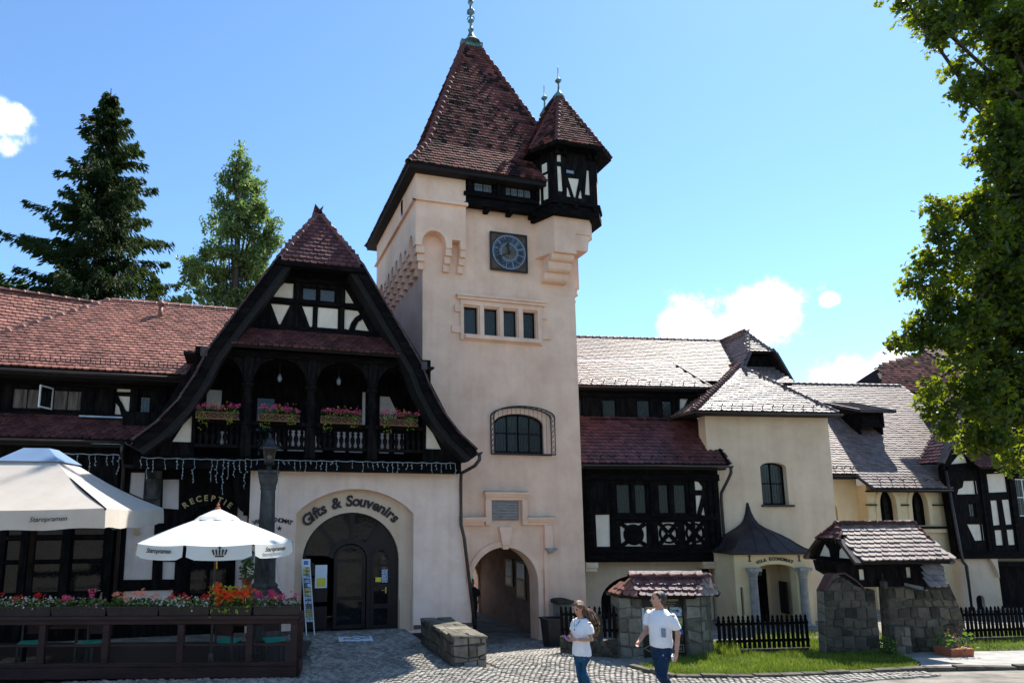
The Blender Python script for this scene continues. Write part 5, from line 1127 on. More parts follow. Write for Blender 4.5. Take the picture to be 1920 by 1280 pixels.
tiled(TH, 'roof_side', [(4.38, 3.6, 6.46), (4.38, -1.0, 6.46), PKp, (7.62, 3.6, 8.62)], 'tile_right', 0.18, 0.15, 60)
tiled(TH, 'roof_side', [(9.60, -1.0, 6.46), (9.60, 3.6, 6.46), (7.62, 3.6, 8.62), PKp], 'tile_right', 0.18, 0.15, 20)
ridge_line(TH, hr, (4.38, -1.0, 6.5), (PKp[0], PKp[1], 8.66), 'tile_gable', 0.12, 0.20); ridge_line(TH, hr, (9.60, -1.0, 6.5), (PKp[0], PKp[1], 8.66), 'tile_grey', 0.09, 0.3); ridge_line(TH, hr, (PKp[0], PKp[1], 8.66), (7.62, 3.6, 8.66), 'tile_gable', 0.10, 0.3)
snow_guards(TH, hr, (4.95, -0.78, 6.66), (9.0, -0.78, 6.66), (0, 2.4, 2.16), 11)
gutter(TH, (4.30, -1.07, 6.43), (9.68, -1.07, 6.43), 0.07); gutter(TH, (4.32, 3.0, 6.43), (4.32, -1.07, 6.43), 0.07)
mb = MB(); mb.box(4.4, 9.58, -0.98, -0.58, 6.36, 6.42); mb.box(4.4, 5.0, -0.58, 3, 6.36, 6.42); TH.part('eave_soffit', mb, 'soffit')
# porch
PB0, PB1 = -1.75, -0.6; PA0, PA1 = 4.98, 7.52
pop = [(5.70, -0.6), (7.02, -0.6), (7.02, 1.30)] + arc(6.36, 1.30, 0.66, 0, 180, 12, 0.20)[1:-1] + [(5.70, 1.30)]
mb = MB(); mb.wall(rect(PA0, PA1, -0.65, 1.86), [pop, rect(5.13, 5.22, -0.05, 0.80)], PB0, PB0 + 0.3); TH.part('porch_wall', mb, 'plaster_yellow')
mb = MB(); mb.box(PA0, PA0 + .3, PB0 + .3, PB1, -.65, 1.86); mb.box(PA1 - .3, PA1, PB0 + .3, PB1, -.65, 1.86); mb.box(PA0 + .3, PA1 - .3, PB0 + .3, PB1, 1.75, 1.86); TH.part('porch_side', mb, 'plaster_yellow')
mb = MB(); mb.box(5.12, 5.23, PB0 + .1, PB0 + .14, -0.05, 0.8); TH.part('slit_window', mb, 'dark')
mb = MB(); mb.box(5.75, 6.75, -0.64, -0.601, -0.6, 1.25); dd = TH.part('entrance_door', mb, 'timber')
mb = MB(); mb.wall(rect(5.66, 6.86, -0.62, 1.36), [rect(5.75, 6.75, -0.63, 1.26)], -0.66, -0.6005); TH.part('door_frame', mb, 'plaster_yellow')
mb = MB(); mb.box(6.95, 7.0, -1.3, -0.95, -0.1, 0.9); TH.part('notice_board', mb, 'sign_black')
for c in (5.54, 7.20):
    mb = MB(); mb.lathe([(.17, 0), (.17, .09), (.14, .12), (.125, .16), (.115, 1.45), (.13, 1.48), (.115, 1.52), (.16, 1.66), (.18, 1.72)], (c, PB0 - 0.06, -0.42), 14); mb.box(c - .2, c + .2, PB0 - .24, PB0 + .05, 1.30, 1.40); mb.box(c - .2, c + .2, PB0 - .22, PB0 + .02, -0.6, -0.42); TH.part('porch_column', mb, 'cut_stone')
letters_arc(TH, 'VILA ECONOMAT', 6.36, 0.0, 1.62, 113, 69, PB0 - .012, 0.135, 'letter', None, 0.004, 0)
for x in (5.5, 7.16):
    mb = MB(); mb.box(x - .05, x + .05, PB0 - .012, PB0 - .001, 1.58, 1.61); mb.box(x - .05, x + .05, PB0 - .012, PB0 - .001, 1.74, 1.77); mb.box(x - .022, x + .022, PB0 - .011, PB0 - .001, 1.61, 1.74); TH.part('ornament', mb, 'letter')
mb = MB(); mb.tube([(5.85, PB0 + .1, 1.45), (5.85, PB0 + .1, 1.35)], .01, 5); lo_ = TH.part('porch_lantern', mb, 'iron'); mb = MB(); mb.lathe([(.02, .2), (.09, .14), (.08, 0), (.04, -.03)], (5.85, PB0 + .1, 1.16), 6); TH.part('lamp_glass', mb, 'iron', lo_)
# ogee sheet-metal roof with standing seams
prof = [(h, w) for h, w in zip([0.0, .035, .08, .15, .24, .33, .40, .47, .55, .66, .82, 1.0], [1.0, .90, .83, .775, .71, .60, .47, .33, .205, .12, .055, .012])]
RZ0, RZ1 = 1.87, 3.42; pc = 6.30; NA = 24
vs = []; 
def porch_ring(h, w):
    pts = []
    hw = 1.46 * w; dp = 1.32 * w; z = RZ0 + (RZ1 - RZ0) * h
    for k in range(NA + 1):
        t = -1 + 2 * k / NA; ang = pi * (k / NA)
        cx_ = -cos(ang); sy = sin(ang); q = 1 / max(abs(cx_), abs(sy)) if h < 0.001 else 1 / max(abs(cx_), abs(sy)) ** max(0.0, 1 - h * 2.2)
        q = min(q, 1.42); pts.append((pc + hw * cx_ * min(q, 1 / max(abs(cx_), 1e-3)), PB1 - 0.005 - dp * sy * min(q, 1 / max(abs(sy), 1e-3)) - 0.0, z))
    return pts
rings = [porch_ring(h, w) for h, w in prof]
mb = MB(); n1 = NA + 1; mb.v = [p for r in rings for p in r]
mb.f = [(i * n1 + k, i * n1 + k + 1, (i + 1) * n1 + k + 1, (i + 1) * n1 + k) for i in range(len(rings) - 1) for k in range(NA)]
ogee = TH.part('porch_roof', mb, 'lead_roof', smooth=True)
for k in (2, 6, 9, 12, 15, 18, 22):
    mb = MB(); mb.tube([rings[i][k] for i in range(len(rings))], 0.018, 5); TH.part('seam', mb, 'lead_roof', ogee, True)
mb = MB(); b0 = [rings[0][k] for k in range(n1)]; mb.tube([(p[0], p[1], p[2] - .03) for p in b0], 0.04, 6); TH.part('porch_eave', mb, 'lead_roof', ogee, True)
mb = MB(); mb.add([(p[0], p[1], p[2] - .01) for p in b0], [tuple(range(n1))]); TH.part('porch_soffit', mb, 'plaster_yellow')

# ================================================================== far wing with pointed windows
FW = RThing('far_wing', 'yellowish wing with two pointed windows under a long pale tiled roof with dormer', 'house', (14, 1.5, -0.6))
def pointed(a, b, z0, zs, zt, n=8):
    c = (a + b) / 2; L_ = [(b + (c - b) * (1 - cos(pi / 2 * i / n)) , zs + (zt - zs) * sin(pi / 2 * i / n)) for i in range(n + 1)]
    Rr = [(a + (c - a) * (1 - cos(pi / 2 * i / n)), zs + (zt - zs) * sin(pi / 2 * i / n)) for i in range(n + 1)]
    return [(a, z0), (b, z0)] + L_[:-1] + [(c, zt)] + Rr[:-1][::-1]
pw = [(12.92, 13.60), (14.23, 14.90)]
mb = MB(); mb.wall([(12.45, -0.7), (17.5, -0.7), (17.5, 4.12), (12.45, 4.12)], [pointed(a, b, 2.62, 3.35, 3.97) for a, b in pw], 1.5, 2.0); FW.part('front_wall', mb, 'plaster_yellow')
for a, b in pw:
    mb = MB(); mb.wall(pointed(a - .16, b + .16, 2.62, 3.36, 4.10), [pointed(a - .001, b + .001, 2.61, 3.35, 3.97)], 1.46, 1.499); FW.part('window_surround', mb, 'plaster_yellow')
    mb = MB(); mb.prism(pointed(a, b, 2.6, 3.35, 3.97), 1.74, 1.75); w_ = FW.part('window', mb, 'glass')
    mb = MB(); mb.wall(pointed(a, b, 2.6, 3.35, 3.97), [pointed(a + .05, b - .05, 2.66, 3.33, 3.88)], 1.68, 1.735); c = (a + b) / 2; mb.box(c - .02, c + .02, 1.685, 1.732, 2.66, 3.88); mb.box(a + .05, b - .05, 1.69, 1.73, 3.06, 3.1); FW.part('window_frame', mb, 'timber', w_)
for a, b in ((12.35, 12.74), (13.78, 14.05), (15.08, 16.0)): mb = MB(); mb.box(a, b, 1.38, 1.499, 3.36, 3.41); FW.part('impost_strip', mb, 'timber')
mb = MB(); mb.box(14.15, 17.5, 1.3, 1.499, 2.5, 2.58); mb.box(12.5, 14.1, 1.4, 1.499, 2.5, 2.56); FW.part('sill_course', mb, 'timber')
mb = MB(); mb.box(12.5, 17.5, 1.36, 1.499, 2.36, 2.499); FW.part('cornice', mb, 'plaster_yellow')
lw = [(10.9, 1.9), (11.55, 1.9), (11.55, 3.2)] + arc(11.225, 3.2, .325, 0, 180, 10, .3)[1:-1] + [(10.9, 3.2)]
mb = MB(); mb.wall(rect(9.3, 12.45, -0.7, 4.5), [lw], 1.95, 2.3); FW.part('recessed_wall', mb, 'plaster_yellow')
mb = MB(); mb.prism(lw, 2.1, 2.11); FW.part('window', mb, 'glass')
EVL, EVR = 4.52, 4.10
Vs = Vector((0, 3.9, 4.6)); 
rf = tiled(FW, 'roof', [(9.5, 1.55, EVL), (18.8, 1.55, EVL), (18.8, 6.3, 8.98), (9.5, 6.3, 8.98)], 'tile_right', 0.18, 0.15, 300)
lowr = tiled(FW, 'roof_foot', [(12.35, 1.05, 3.98), (15.6, 1.05, 3.98), (15.6, 1.55, 4.52), (12.1, 1.55, 4.52)], 'tile_right', 0.18, 0.15, 60)
ridge_line(FW, rf, (9.5, 6.3, 9.02), (18.8, 6.3, 9.02), 'tile_grey', 0.09, 0.3)
slab(FW, 'roof_rear', [(9.5, 11, 4.5), (18.8, 11, 4.5), (18.8, 6.3, 8.96), (9.5, 6.3, 8.96)], 'tile_right')
snow_guards(FW, rf, (10.9, 1.72, 4.73), (12.3, 1.72, 4.73), (0, 4.75, 4.46), 4); snow_guards(FW, lowr, (12.6, 1.3, 4.27), (16.4, 1.3, 4.27), (0, .5, .54), 8)
gutter(FW, (10.2, 1.45, 4.48), (12.15, 1.45, 4.48), 0.06); gutter(FW, (12.3, 0.98, 3.95), (15.5, 0.98, 3.95), 0.06)
mb = MB(); mb.tube([(12.1, 1.45, 4.44), (12.2, 1.2, 4.2), (12.35, 1.0, 3.95)], 0.05, 6); FW.part('downpipe', mb, 'gutter')
mb = MB(); mb.box(12.4, 15.5, 1.0, 1.5, 3.86, 3.92); mb.box(10, 12.3, 1.5, 1.95, 4.36, 4.42); FW.part('eave_soffit', mb, 'soffit')
# dormer
DP = [(13.96, 7.22), (15.02, 7.28), (13.93, 6.68), (14.94, 6.74)]
D0, D1, DZ0, DZ1 = DP[0][0], DP[1][0], DP[2][1] - .1, DP[0][1]
mb = MB(); mb.wall(rect(D0, D1, DZ0, DZ1), [rect(D0 + .12, D1 - .12, DZ0 + .16, DZ1 - .14)], 3.2, 3.3)
for x0, x1 in ((D0, D0 + .08), (D1 - .08, D1)): mb.prism([(3.3, DZ0 - .3), (3.3, DZ1), (1.55 + (DZ1 - 4.52) / .939 + .1, DZ1)], x0, x1, 'x')
dm = FW.part('dormer', mb, 'timber')
mb = MB(); mb.box(D0 + .12, D1 - .12, 3.26, 3.27, DZ0 + .16, DZ1 - .14); FW.part('pane', mb, 'glass', dm)
DB = 5.1; DZB = 4.52 + (DB - 1.55) * .939 + .05
tiled(FW, 'dormer_roof', [(D0 - .22, 2.95, DZ1 + .0), (D1 + .28, 2.95, DZ1 + .0), (D1 + .12, DB, DZB), (D0 - .35, DB, DZB)], 'tile_grey', 0.18, 0.15, 60)
for a, b in (((D0 - .24, 2.92, DZ1 + .01), (D0 - .37, DB, DZB + .03)), ((D1 + .30, 2.92, DZ1 + .01), (D1 + .14, DB, DZB + .03)), ((D0 - .24, 2.92, DZ1), (D1 + .3, 2.92, DZ1))):
    mb = MB(); mb.bar(a, b, 0.08, 0.12); FW.part('dormer_edge', mb, 'gutter', dm)

# ================================================================== half-timbered house at the right edge
RH = RThing('timbered_corner_house', 'dark half-timbered house at the right edge behind the big tree', 'house', (18.0, 1.1, -0.9))
HP = [[(16.14, 4.29), (16.57, 4.3), (16.57, 3.8), (15.8, 3.78), (15.87, 3.97), (16.05, 4.04)], [(16.61, 4.3), (16.67, 4.3), (16.68, 3.8), (16.62, 3.8)], [(17.11, 4.55), (17.9, 4.6), (17.9, 3.89), (17.1, 3.85)], [(17.14, 3.56), (17.42, 3.57), (17.42, 2.65), (17.13, 2.62)], [(17.62, 3.59), (17.93, 3.6), (17.92, 2.67), (17.65, 2.65)], [(17.15, 2.45), (17.45, 2.46), (17.44, 1.9), (17.14, 1.89)], [(17.65, 2.47), (17.95, 2.48), (17.93, 1.91), (17.65, 1.9)], [(16.05, 2.67), (16.6, 2.67), (16.6, 2.08), (16.29, 2.06)], [(16.65, 2.67), (16.7, 2.67), (16.7, 2.08), (16.64, 2.08)], [(15.69, 4.92), (16.39, 4.98), (16.35, 5.15), (16.23, 5.33), (16.09, 5.32)], [(16.51, 5.47), (16.6, 5.47), (16.61, 5.01), (16.52, 5.0)]]
HP += [rect(*v) for v in [(17.08, 17.44, 4.92, 5.29), (17.59, 17.98, 4.92, 5.29), (17.08, 17.53, 5.46, 5.8), (18.1, 18.43, 4.92, 5.58)]]
rwn = [(18.28, 18.94, 2.97, 4.39)]; swn = (16.21, 16.51, 2.94, 3.45)
timber_wall(RH, [(15.44, 1.41), (21.83, 1.41), (21.83, 7.5), (16.96, 7.5), (15.32, 4.78)], HP, 1.1, 1.3, 'upper_frame', 'panel', holes=[rect(*v) for v in rwn] + [rect(*swn)])
for v in rwn: window(RH, *v, 1.14, 2, 2, 0, 0.04, 0.1, 'lead_glass', frame_mat='white_paint')
window(RH, *swn, 1.14, 1, 1, 0, 0.03, 0.1, 'lead_glass')
mb = MB()
for (x0, x1, z0, z1), d in zip([(15.44, 21.83, 1.41, 1.68), (15.49, 21.83, 4.67, 4.81)], (.08, .06)): mb.box(x0, x1, 1.1 - d, 1.099, z0, z1)
for x0, x1, z0, z1 in [(15.49, 15.63, 1.68, 4.67), (16.77, 16.91, 1.68, 4.67), (16.93, 17.07, 1.68, 4.67), (17.98, 18.12, 1.68, 4.67)]: mb.box(x0, x1, 1.05, 1.099, z0, z1)
RH.part('beam', mb, 'beam')
lo0 = (15.66, 17.05, -1.21, 1.41); lwv = (16.13, 16.47, -0.5, 0.08)
lwn = arch_poly(lwv[0], lwv[1], lwv[2], lwv[3] - .16, lwv[3], 10)
mb = MB(); mb.wall(rect(*lo0), [lwn], 1.2, 1.5); mb.box(lo0[1], 22, 1.7, 1.9, lo0[2], lo0[3]); RH.part('ground_wall', mb, 'plaster_cream')
mb = MB(); mb.prism(lwn, 1.32, 1.33); RH.part('window', mb, 'glass')
mb = MB(); mb.box(lo0[1] + .02, 20, 1.6, 1.65, lo0[2], 1.1); mb.box(lo0[1] - .1, 20.1, 1.3, 1.65, 1.1, 1.26); RH.part('garage_door', mb, 'timber')
mb = MB(); mb.prism([(lo0[1] - .28, lo0[3]), (lo0[1], lo0[3]), (lo0[1], lo0[3] - .7), (lo0[1] - .08, lo0[3] - .4)], 1.05, 1.199); RH.part('bracket', mb, 'plaster_cream')
dpx = [(15.38, 4.67), (15.58, 1.62), (15.61, 1.33), (15.74, 1.16), (15.74, -1.1)]
mb = MB(); mb.tube([(p[0], 1.04, p[1]) for p in dpx], 0.055, 8); RH.part('downpipe', mb, 'gutter', smooth=True)
lr0 = [(14.87, 4.95), (16.62, 7.72)]
tiled(RH, 'roof', [(lr0[0][0], 1.6, lr0[0][1]), (lr0[0][0], .7, lr0[0][1]), (lr0[1][0], .7, lr0[1][1]), (lr0[1][0], 1.6, lr0[1][1])], 'tile_red', 0.18, 0.15, 60)
mb = MB(); mb.bar((lr0[0][0] - .03, .66, lr0[0][1] - .03), (lr0[1][0], .66, lr0[1][1] + .05), 0.1, 0.24, (0, 1, 0)); RH.part('barge_board', mb, 'gutter')
pz_ = [(16.4, 4.78), (21.83, 5.24)]
tiled(RH, 'pent_roof', [(pz_[0][0], .6, pz_[0][1]), (22, .6, pz_[0][1]), (22, 1.1, pz_[1][1]), (pz_[0][0], 1.1, pz_[1][1])], 'tile_red', 0.18, 0.15, 60)
rz_ = [(17.87, 7.38), (22.17, 10.44)]
tiled(RH, 'roof', [(rz_[0][0], .5, rz_[0][1]), (rz_[1][0], .5, rz_[0][1]), (rz_[1][0], 5.0, rz_[1][1] + .6), (rz_[0][0], 5.0, rz_[1][1] + .6)], 'tile_gable', 0.18, 0.15, 60)
mb = MB(); mb.box(rz_[0][0], 22, 1.1, 5, rz_[0][1] - .1, rz_[0][1] - .02); RH.part('eave_soffit', mb, 'soffit')

# ================================================================== roof far behind on the right
BH = RThing('rear_house', 'house behind with a dark steep tiled roof showing above the far wing', 'house', (24, 9, -0.6))
mb = MB(); mb.box(20.6, 28, 9.2, 14, -0.6, 9.3); BH.part('wall', mb, 'plaster_cream')
br_ = tiled(BH, 'roof', [(20.3, 8.8, 9.2), (28.4, 8.8, 9.2), (26.5, 11.0, 12.3), (21.1, 10.2, 10.7)], 'tile_tower', 0.2, 0.17, 80)
slab(BH, 'roof_side', [(20.3, 13.8, 9.2), (20.3, 8.8, 9.2), (21.1, 10.2, 10.7)], 'tile_tower')
ridge_line(BH, br_, (21.1, 10.2, 10.73), (26.5, 11.0, 12.33), 'tile_gable', 0.11, 0.35)
slab(BH, 'roof_rear', [(20.3, 13.8, 9.2), (28.4, 13.8, 9.2), (26.5, 11.0, 12.3), (21.1, 10.2, 10.7)], 'tile_tower')

# ================================================================== masonry helper
def stones(th, parent, P, n, rows, cols, depth=0.03, mat='stone', jit=0.18, gap=0.012, seed=1, name='stone', sub=None):
    """rough stones on a face: P(s, t) gives the point on the face, n its outward normal"""
    rnd = random.Random(seed); n = Vector(n).normalized()
    off = [rnd.uniform(0, 1) for _ in range(rows + 1)]
    zt = [0] + [(i + rnd.uniform(-jit, jit) * 1.6) / rows for i in range(1, rows)] + [1]
    wob = [[rnd.uniform(-.22, .22) / rows for _ in range(cols * 2 + 2)] for _ in range(rows + 1)]
    def zz_at(r_, c): return zt[r_] + (0 if r_ in (0, rows) else wob[r_][int(c * cols * 2)])
    for r in range(rows):
        cuts = [0] + sorted(min(.985, max(.015, (i + off[r] - .5 + rnd.uniform(-jit, jit)) / cols)) for i in range(1 if off[r] > .5 else 1, cols)) + [1]
        for c0, c1 in zip(cuts, cuts[1:]):
            if c1 - c0 < 0.02: continue
            q = [Vector(P(c0, zz_at(r, c0))), Vector(P(c1, zz_at(r, c1))), Vector(P(c1, zz_at(r + 1, c1))), Vector(P(c0, zz_at(r + 1, c0)))]
            ctr = sum(q, Vector()) / 4
            def ins(p, g): d = ctr - p; return p + d.normalized() * min(g, d.length * .4)
            d = depth * rnd.uniform(0.6, 1.3)
            q = [p + (ctr - p) * rnd.uniform(0, .13) for p in q]
            base = [ins(p, gap * .6) - n * 0.03 for p in q]; mid = [ins(p, gap * .6) + n * d * .25 for p in q]; top = [ins(p, gap + .02) + n * d * rnd.uniform(.35, .8) for p in q]
            m = MB(); m.v = base + mid + top
            m.f = [(j, (j + 1) % 4, 4 + (j + 1) % 4, 4 + j) for j in range(4)] + [(4 + j, 4 + (j + 1) % 4, 8 + (j + 1) % 4, 8 + j) for j in range(4)] + [(8, 9, 10, 11)]
            m.v = [tuple(v) for v in m.v]; m.t = [rnd.random()] * 12
            th.part(name, m, mat, parent)
def lerp(a, b, t): return Vector(a) + (Vector(b) - Vector(a)) * t
def quadP(a, b, c, d): return lambda s_, t: lerp(lerp(a, b, s_), lerp(d, c, s_), t)     # a-b bottom, d-c top

# ------------------------------------------------------------------ low wall by the passage
SW = Thing('stone_wall', 'low thick rubble wall running out from the passage, top sunlit', 'wall', (4.78, 14.8, -0.1))
mb = MB(); mb.hexa([(4.42, 13.12, -.2), (5.13, 13.12, -.2), (5.13, 15.5, -.6), (4.42, 15.5, -.1)], [(4.44, 13.14, .60), (5.11, 13.14, .55), (5.11, 15.5, .56), (4.44, 15.5, .56)]); core = SW.part('core', mb, 'mortar_dark')
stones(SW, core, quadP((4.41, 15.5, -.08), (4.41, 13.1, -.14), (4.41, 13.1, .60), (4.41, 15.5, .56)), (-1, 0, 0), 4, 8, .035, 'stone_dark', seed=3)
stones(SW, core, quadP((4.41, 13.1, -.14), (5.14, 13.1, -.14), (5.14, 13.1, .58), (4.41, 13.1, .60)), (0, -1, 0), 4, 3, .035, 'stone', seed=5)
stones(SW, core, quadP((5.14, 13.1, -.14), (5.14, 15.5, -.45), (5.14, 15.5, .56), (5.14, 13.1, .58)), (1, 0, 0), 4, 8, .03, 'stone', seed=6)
stones(SW, core, quadP((4.36, 13.06, .58), (5.18, 13.06, .55), (5.18, 15.5, .55), (4.36, 15.5, .56)), (0, 0, 1), 6, 2, .05, 'stone', seed=9, name='cap_stone')
st = solo('stone_step', 'single cut stone step at the foot of the low wall', 'step', MB().box(5.2, 5.5, 14.0, 15.6, -0.45, 0.0), 'cut_stone')

# ------------------------------------------------------------------ little pillar and bin beside the passage
PL = Thing('stone_pillar', 'short square stone pillar with rounded cap against the tower wall', 'pillar', (9.5, 17.95, -0.68))
mb = MB(); mb.box(9.30, 9.70, 17.75, 18.15, -0.75, 0.42); pc_ = PL.part('shaft', mb, 'mortar_dark')
for k, (q, n) in enumerate(((((9.29, 17.74, -.7), (9.71, 17.74, -.7), (9.71, 17.74, .42), (9.29, 17.74, .42)), (0, -1, 0)), (((9.29, 18.15, -.7), (9.29, 17.74, -.7), (9.29, 17.74, .42), (9.29, 18.15, .42)), (-1, 0, 0)))): stones(PL, pc_, quadP(*q), n, 4, 2, .02, 'stone', seed=20 + k)
mb = MB(); mb.prism([(9.24, .42), (9.76, .42), (9.76, .5)] + arc(9.5, .5, .26, 0, 180, 8, .05)[1:-1] + [(9.24, .5)], 17.7, 18.2); PL.part('cap', mb, 'stone_dark')
BN = Thing('litter_bin', 'square black metal litter bin beside the archway', 'bin', (8.75, 17.05, -0.66))
mb = MB(); mb.hexa([(8.5, 16.85, -.64), (8.95, 16.85, -.64), (8.95, 17.25, -.64), (8.5, 17.25, -.64)], [(8.44, 16.8, .12), (9.02, 16.8, .12), (9.02, 17.3, .12), (8.44, 17.3, .12)]); BN.part('body', mb, 'bin')
mb = MB(); mb.wall(rect(8.41, 9.05, 16.77, 17.33), [rect(8.5, 8.96, 16.86, 17.24)], .12, .17, 'z'); BN.part('rim', mb, 'bin')
mb = MB(); mb.box(8.5, 8.95, 16.85, 17.25, -.72, -.645); BN.part('foot', mb, 'mortar_dark')

# ------------------------------------------------------------------ information kiosk
KI = Thing('information_kiosk', 'stone notice kiosk with black poster board under a small red tile roof', 'kiosk', (0, 0.3, -0.25), (9.6, 12.9), -14)
lpil = [(-1.20, 0.16), (-0.74, 0.0), (-0.74, 0.55), (-1.2, 0.65)]; rpil = [(0.28, 0.0), (0.60, -0.02), (0.95, 0.22), (0.95, 0.75), (0.28, 0.55)]
for pl in (lpil, rpil):
    mb = MB(); mb.prism([(x, y) for x, y in pl], -0.45, 1.3, 'z'); co = KI.part('pillar', mb, 'mortar_dark')
    faces = [(pl[0], pl[1])] + ([(pl[1], pl[2])] if pl is rpil else [(pl[3], pl[0]), (pl[1], pl[2])])
    for k, (p, q) in enumerate(faces):
        n = Vector((q[1] - p[1], -(q[0] - p[0]), 0)); L_ = hypot(q[0] - p[0], q[1] - p[1])
        p3 = Vector((*p, -.32)) + n.normalized() * .012; q3 = Vector((*q, -.32)) + n.normalized() * .012
        stones(KI, co, quadP(p3 - (q3 - p3) * .03, q3 + (q3 - p3) * .03, q3 + Vector((0, 0, 1.6)), p3 + Vector((0, 0, 1.6))), n, 6, max(1, round(L_ / .24)), .018, 'stone', seed=30 + k + int(pl[0][0] * 10))
mb = MB(); mb.box(-0.74, 0.28, 0.14, 0.24, -0.45, 1.3); bd = KI.part('board', mb, 'sign_black')
for x0, x1, z0, z1, mt in ((-.70, -.62, .50, .98, 'paper'), (-.60, -.08, .40, 1.0, 'photo_gold'), (-.04, .24, .80, 1.0, 'photo_sky'), (-.04, .24, .58, .77, 'photo_meal'), (-.04, .24, .27, .55, 'photo_pool')):
    mb = MB(); mb.box(x0, x1, .134, .139, z0, z1); KI.part('poster_photo', mb, mt, bd)
mb = MB(); mb.prism([(.0, .50), (.24, .50), (.24, .40), (.10, .44)], .131, .1335); KI.part('poster_photo', mb, 'photo_blue', bd)
letters_line(KI, 'Accommodation', -0.16, .132, 1.13, 0.098, 'gold', bd, 0.001, .2)
letters_line(KI, 'Camere oaspeti la Castelul Peles', -0.18, .132, 1.07, 0.045, 'clock_pale', bd, 0, .2)
letters_line(KI, 'Vila Economat guest suites', -0.18, .132, 1.02, 0.045, 'gold', bd, 0, .2)
mb = MB(); mb.wall([(-.30, .02), (.24, .02), (.24, .18), (-.30, .18)], [rect(-.288, .228, .032, .168)], .13, .138); mb.wall([(-.68, .10), (-.45, .22), (-.45, -.02)], [[(-.65, .10), (-.465, .195), (-.465, .005)]], .13, .138); KI.part('arrow_sign', mb, 'gold', bd)
letters_line(KI, 'Economat', -0.03, .132, 0.065, 0.11, 'clock_pale', bd, 0.001, 0); letters_line(KI, 'ACI', -.36, .132, .19, .06, 'paper', bd)
EK = [(-1.34, .52, 1.26), (-1.22, .0, 1.26), (-.92, -.2, 1.26), (.44, -.2, 1.26), (.70, -.2, 1.26), (1.16, .16, 1.26), (1.2, .7, 1.26)]
RK0, RK1 = (-.84, .10, 1.66), (.84, .10, 1.66)
kr = slab(KI, 'roof', [EK[2], EK[3], RK1, RK0], 'soffit')
tiled(KI, 'roof', [EK[2], EK[3], RK1, RK0], 'tile_red', .155, .14, 300, kr)
for pl, mt in (([EK[1], EK[2], RK0], 'tile_left'), ([EK[0], EK[1], RK0], 'tile_left'), ([EK[3], EK[5], RK1], 'tile_right'), ([EK[5], EK[6], RK1], 'tile_right')): tiled(KI, 'roof', pl, mt, .155, .14, 60, None)  # orange and pale tiles put the sunlit look of the end slopes into colour
slab(KI, 'roof', [(1.2, .7, 1.26), (-1.3, .75, 1.26), RK0, RK1], 'tile_red')
ridge_line(KI, kr, (RK0[0] - .12, RK0[1], 1.69), (RK1[0] + .08, RK1[1], 1.69), 'tile_gable', .085, .3)
ridge_line(KI, kr, EK[2], RK0, 'tile_left', .05, .2)

# ------------------------------------------------------------------ little roofed gate
GT = Thing('roofed_gate', 'rough stone garden gateway with black timber loft and bright tiled roof', 'gateway', (0, 0, -0.3), (15, 12.2), -10)
def lz(s_): return 0
lp = [(-1.98, -.35), (-.64, -.35), (-.66, 1.38), (-.90, 1.36), (-1.10, 1.56), (-1.38, 1.74), (-1.66, 1.72), (-1.90, 1.36)]
rp = [(-.40, -.35), (1.48, -.35), (1.58, .2), (1.42, 1.0), (1.24, 1.5), (.9, 1.46), (-.34, 1.44)]
for pl, sd, cols in ((lp, 51, 5), (rp, 52, 7)):
    mb = MB(); mb.prism(pl, -.40, -.16); co = GT.part('stone_pier', mb, 'mortar_dark')
    zs = [p[1] for p in pl]; z0, z1 = min(zs), max(zs)
    def spanx(z, pl=pl):
        xs = []
        for (x0, a), (x1, b) in zip(pl, pl[1:] + pl[:1]):
            if (a - z) * (b - z) <= 0 and abs(a - b) > 1e-6: xs.append(x0 + (x1 - x0) * (z - a) / (b - a))
        return (min(xs), max(xs)) if len(xs) > 1 else (pl[0][0], pl[1][0])
    zt = 1.36 if pl is lp else 1.42
    def Pf(s_, t, sp=spanx, zt=zt):
        z = -.33 + (zt + .33) * t; a, b = sp(z); return Vector((a + (b - a) * s_, -.41, z))
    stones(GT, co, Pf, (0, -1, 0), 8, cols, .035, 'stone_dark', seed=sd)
    if pl is lp:
        stones(GT, co, lambda s_, t: Vector((-1.99 + .09 * t, -.16 - .25 * s_, -.33 + 1.68 * t)), (-1, 0, 0.05), 7, 1, .03, 'stone', seed=55)
        stones(GT, co, lambda s_, t: Vector((-.65 - .02 * t, -.4 + .24 * s_, -.33 + 1.68 * t)), (1, 0, 0), 7, 1, .02, 'stone', seed=56)
        stones(GT, co, lambda s_, t: Vector((-1.84 + .86 * s_ + (.20 - .28 * s_) * t, -.41, 1.37 + .32 * t * (1 - abs(s_ - .4) * .7))), (0, -1, 0), 2, 3, .03, 'stone_dark', seed=58)
    else: stones(GT, co, lambda s_, t: Vector((1.55 - .3 * t, -.4 + .24 * s_, -.33 + 1.75 * t)), (1, 0, 0.1), 7, 1, .03, 'stone_dark', seed=57)
mb = MB()
for p, q in zip(lp[3:], lp[4:]): mb.bar((p[0], -.34, p[1] + .015), (q[0], -.34, q[1] + .015), .22, .03)
GT.part('coping', mb, 'tile_red')
mb = MB(); mb.box(-.42, -.02, -.56, -.40, -.35, .58); b_ = GT.part('buttress', mb, 'mortar_dark')
stones(GT, b_, quadP((-.43, -.57, -.33), (-.01, -.57, -.33), (-.02, -.57, .56), (-.42, -.57, .56)), (0, -1, 0), 4, 2, .025, 'stone', seed=60)
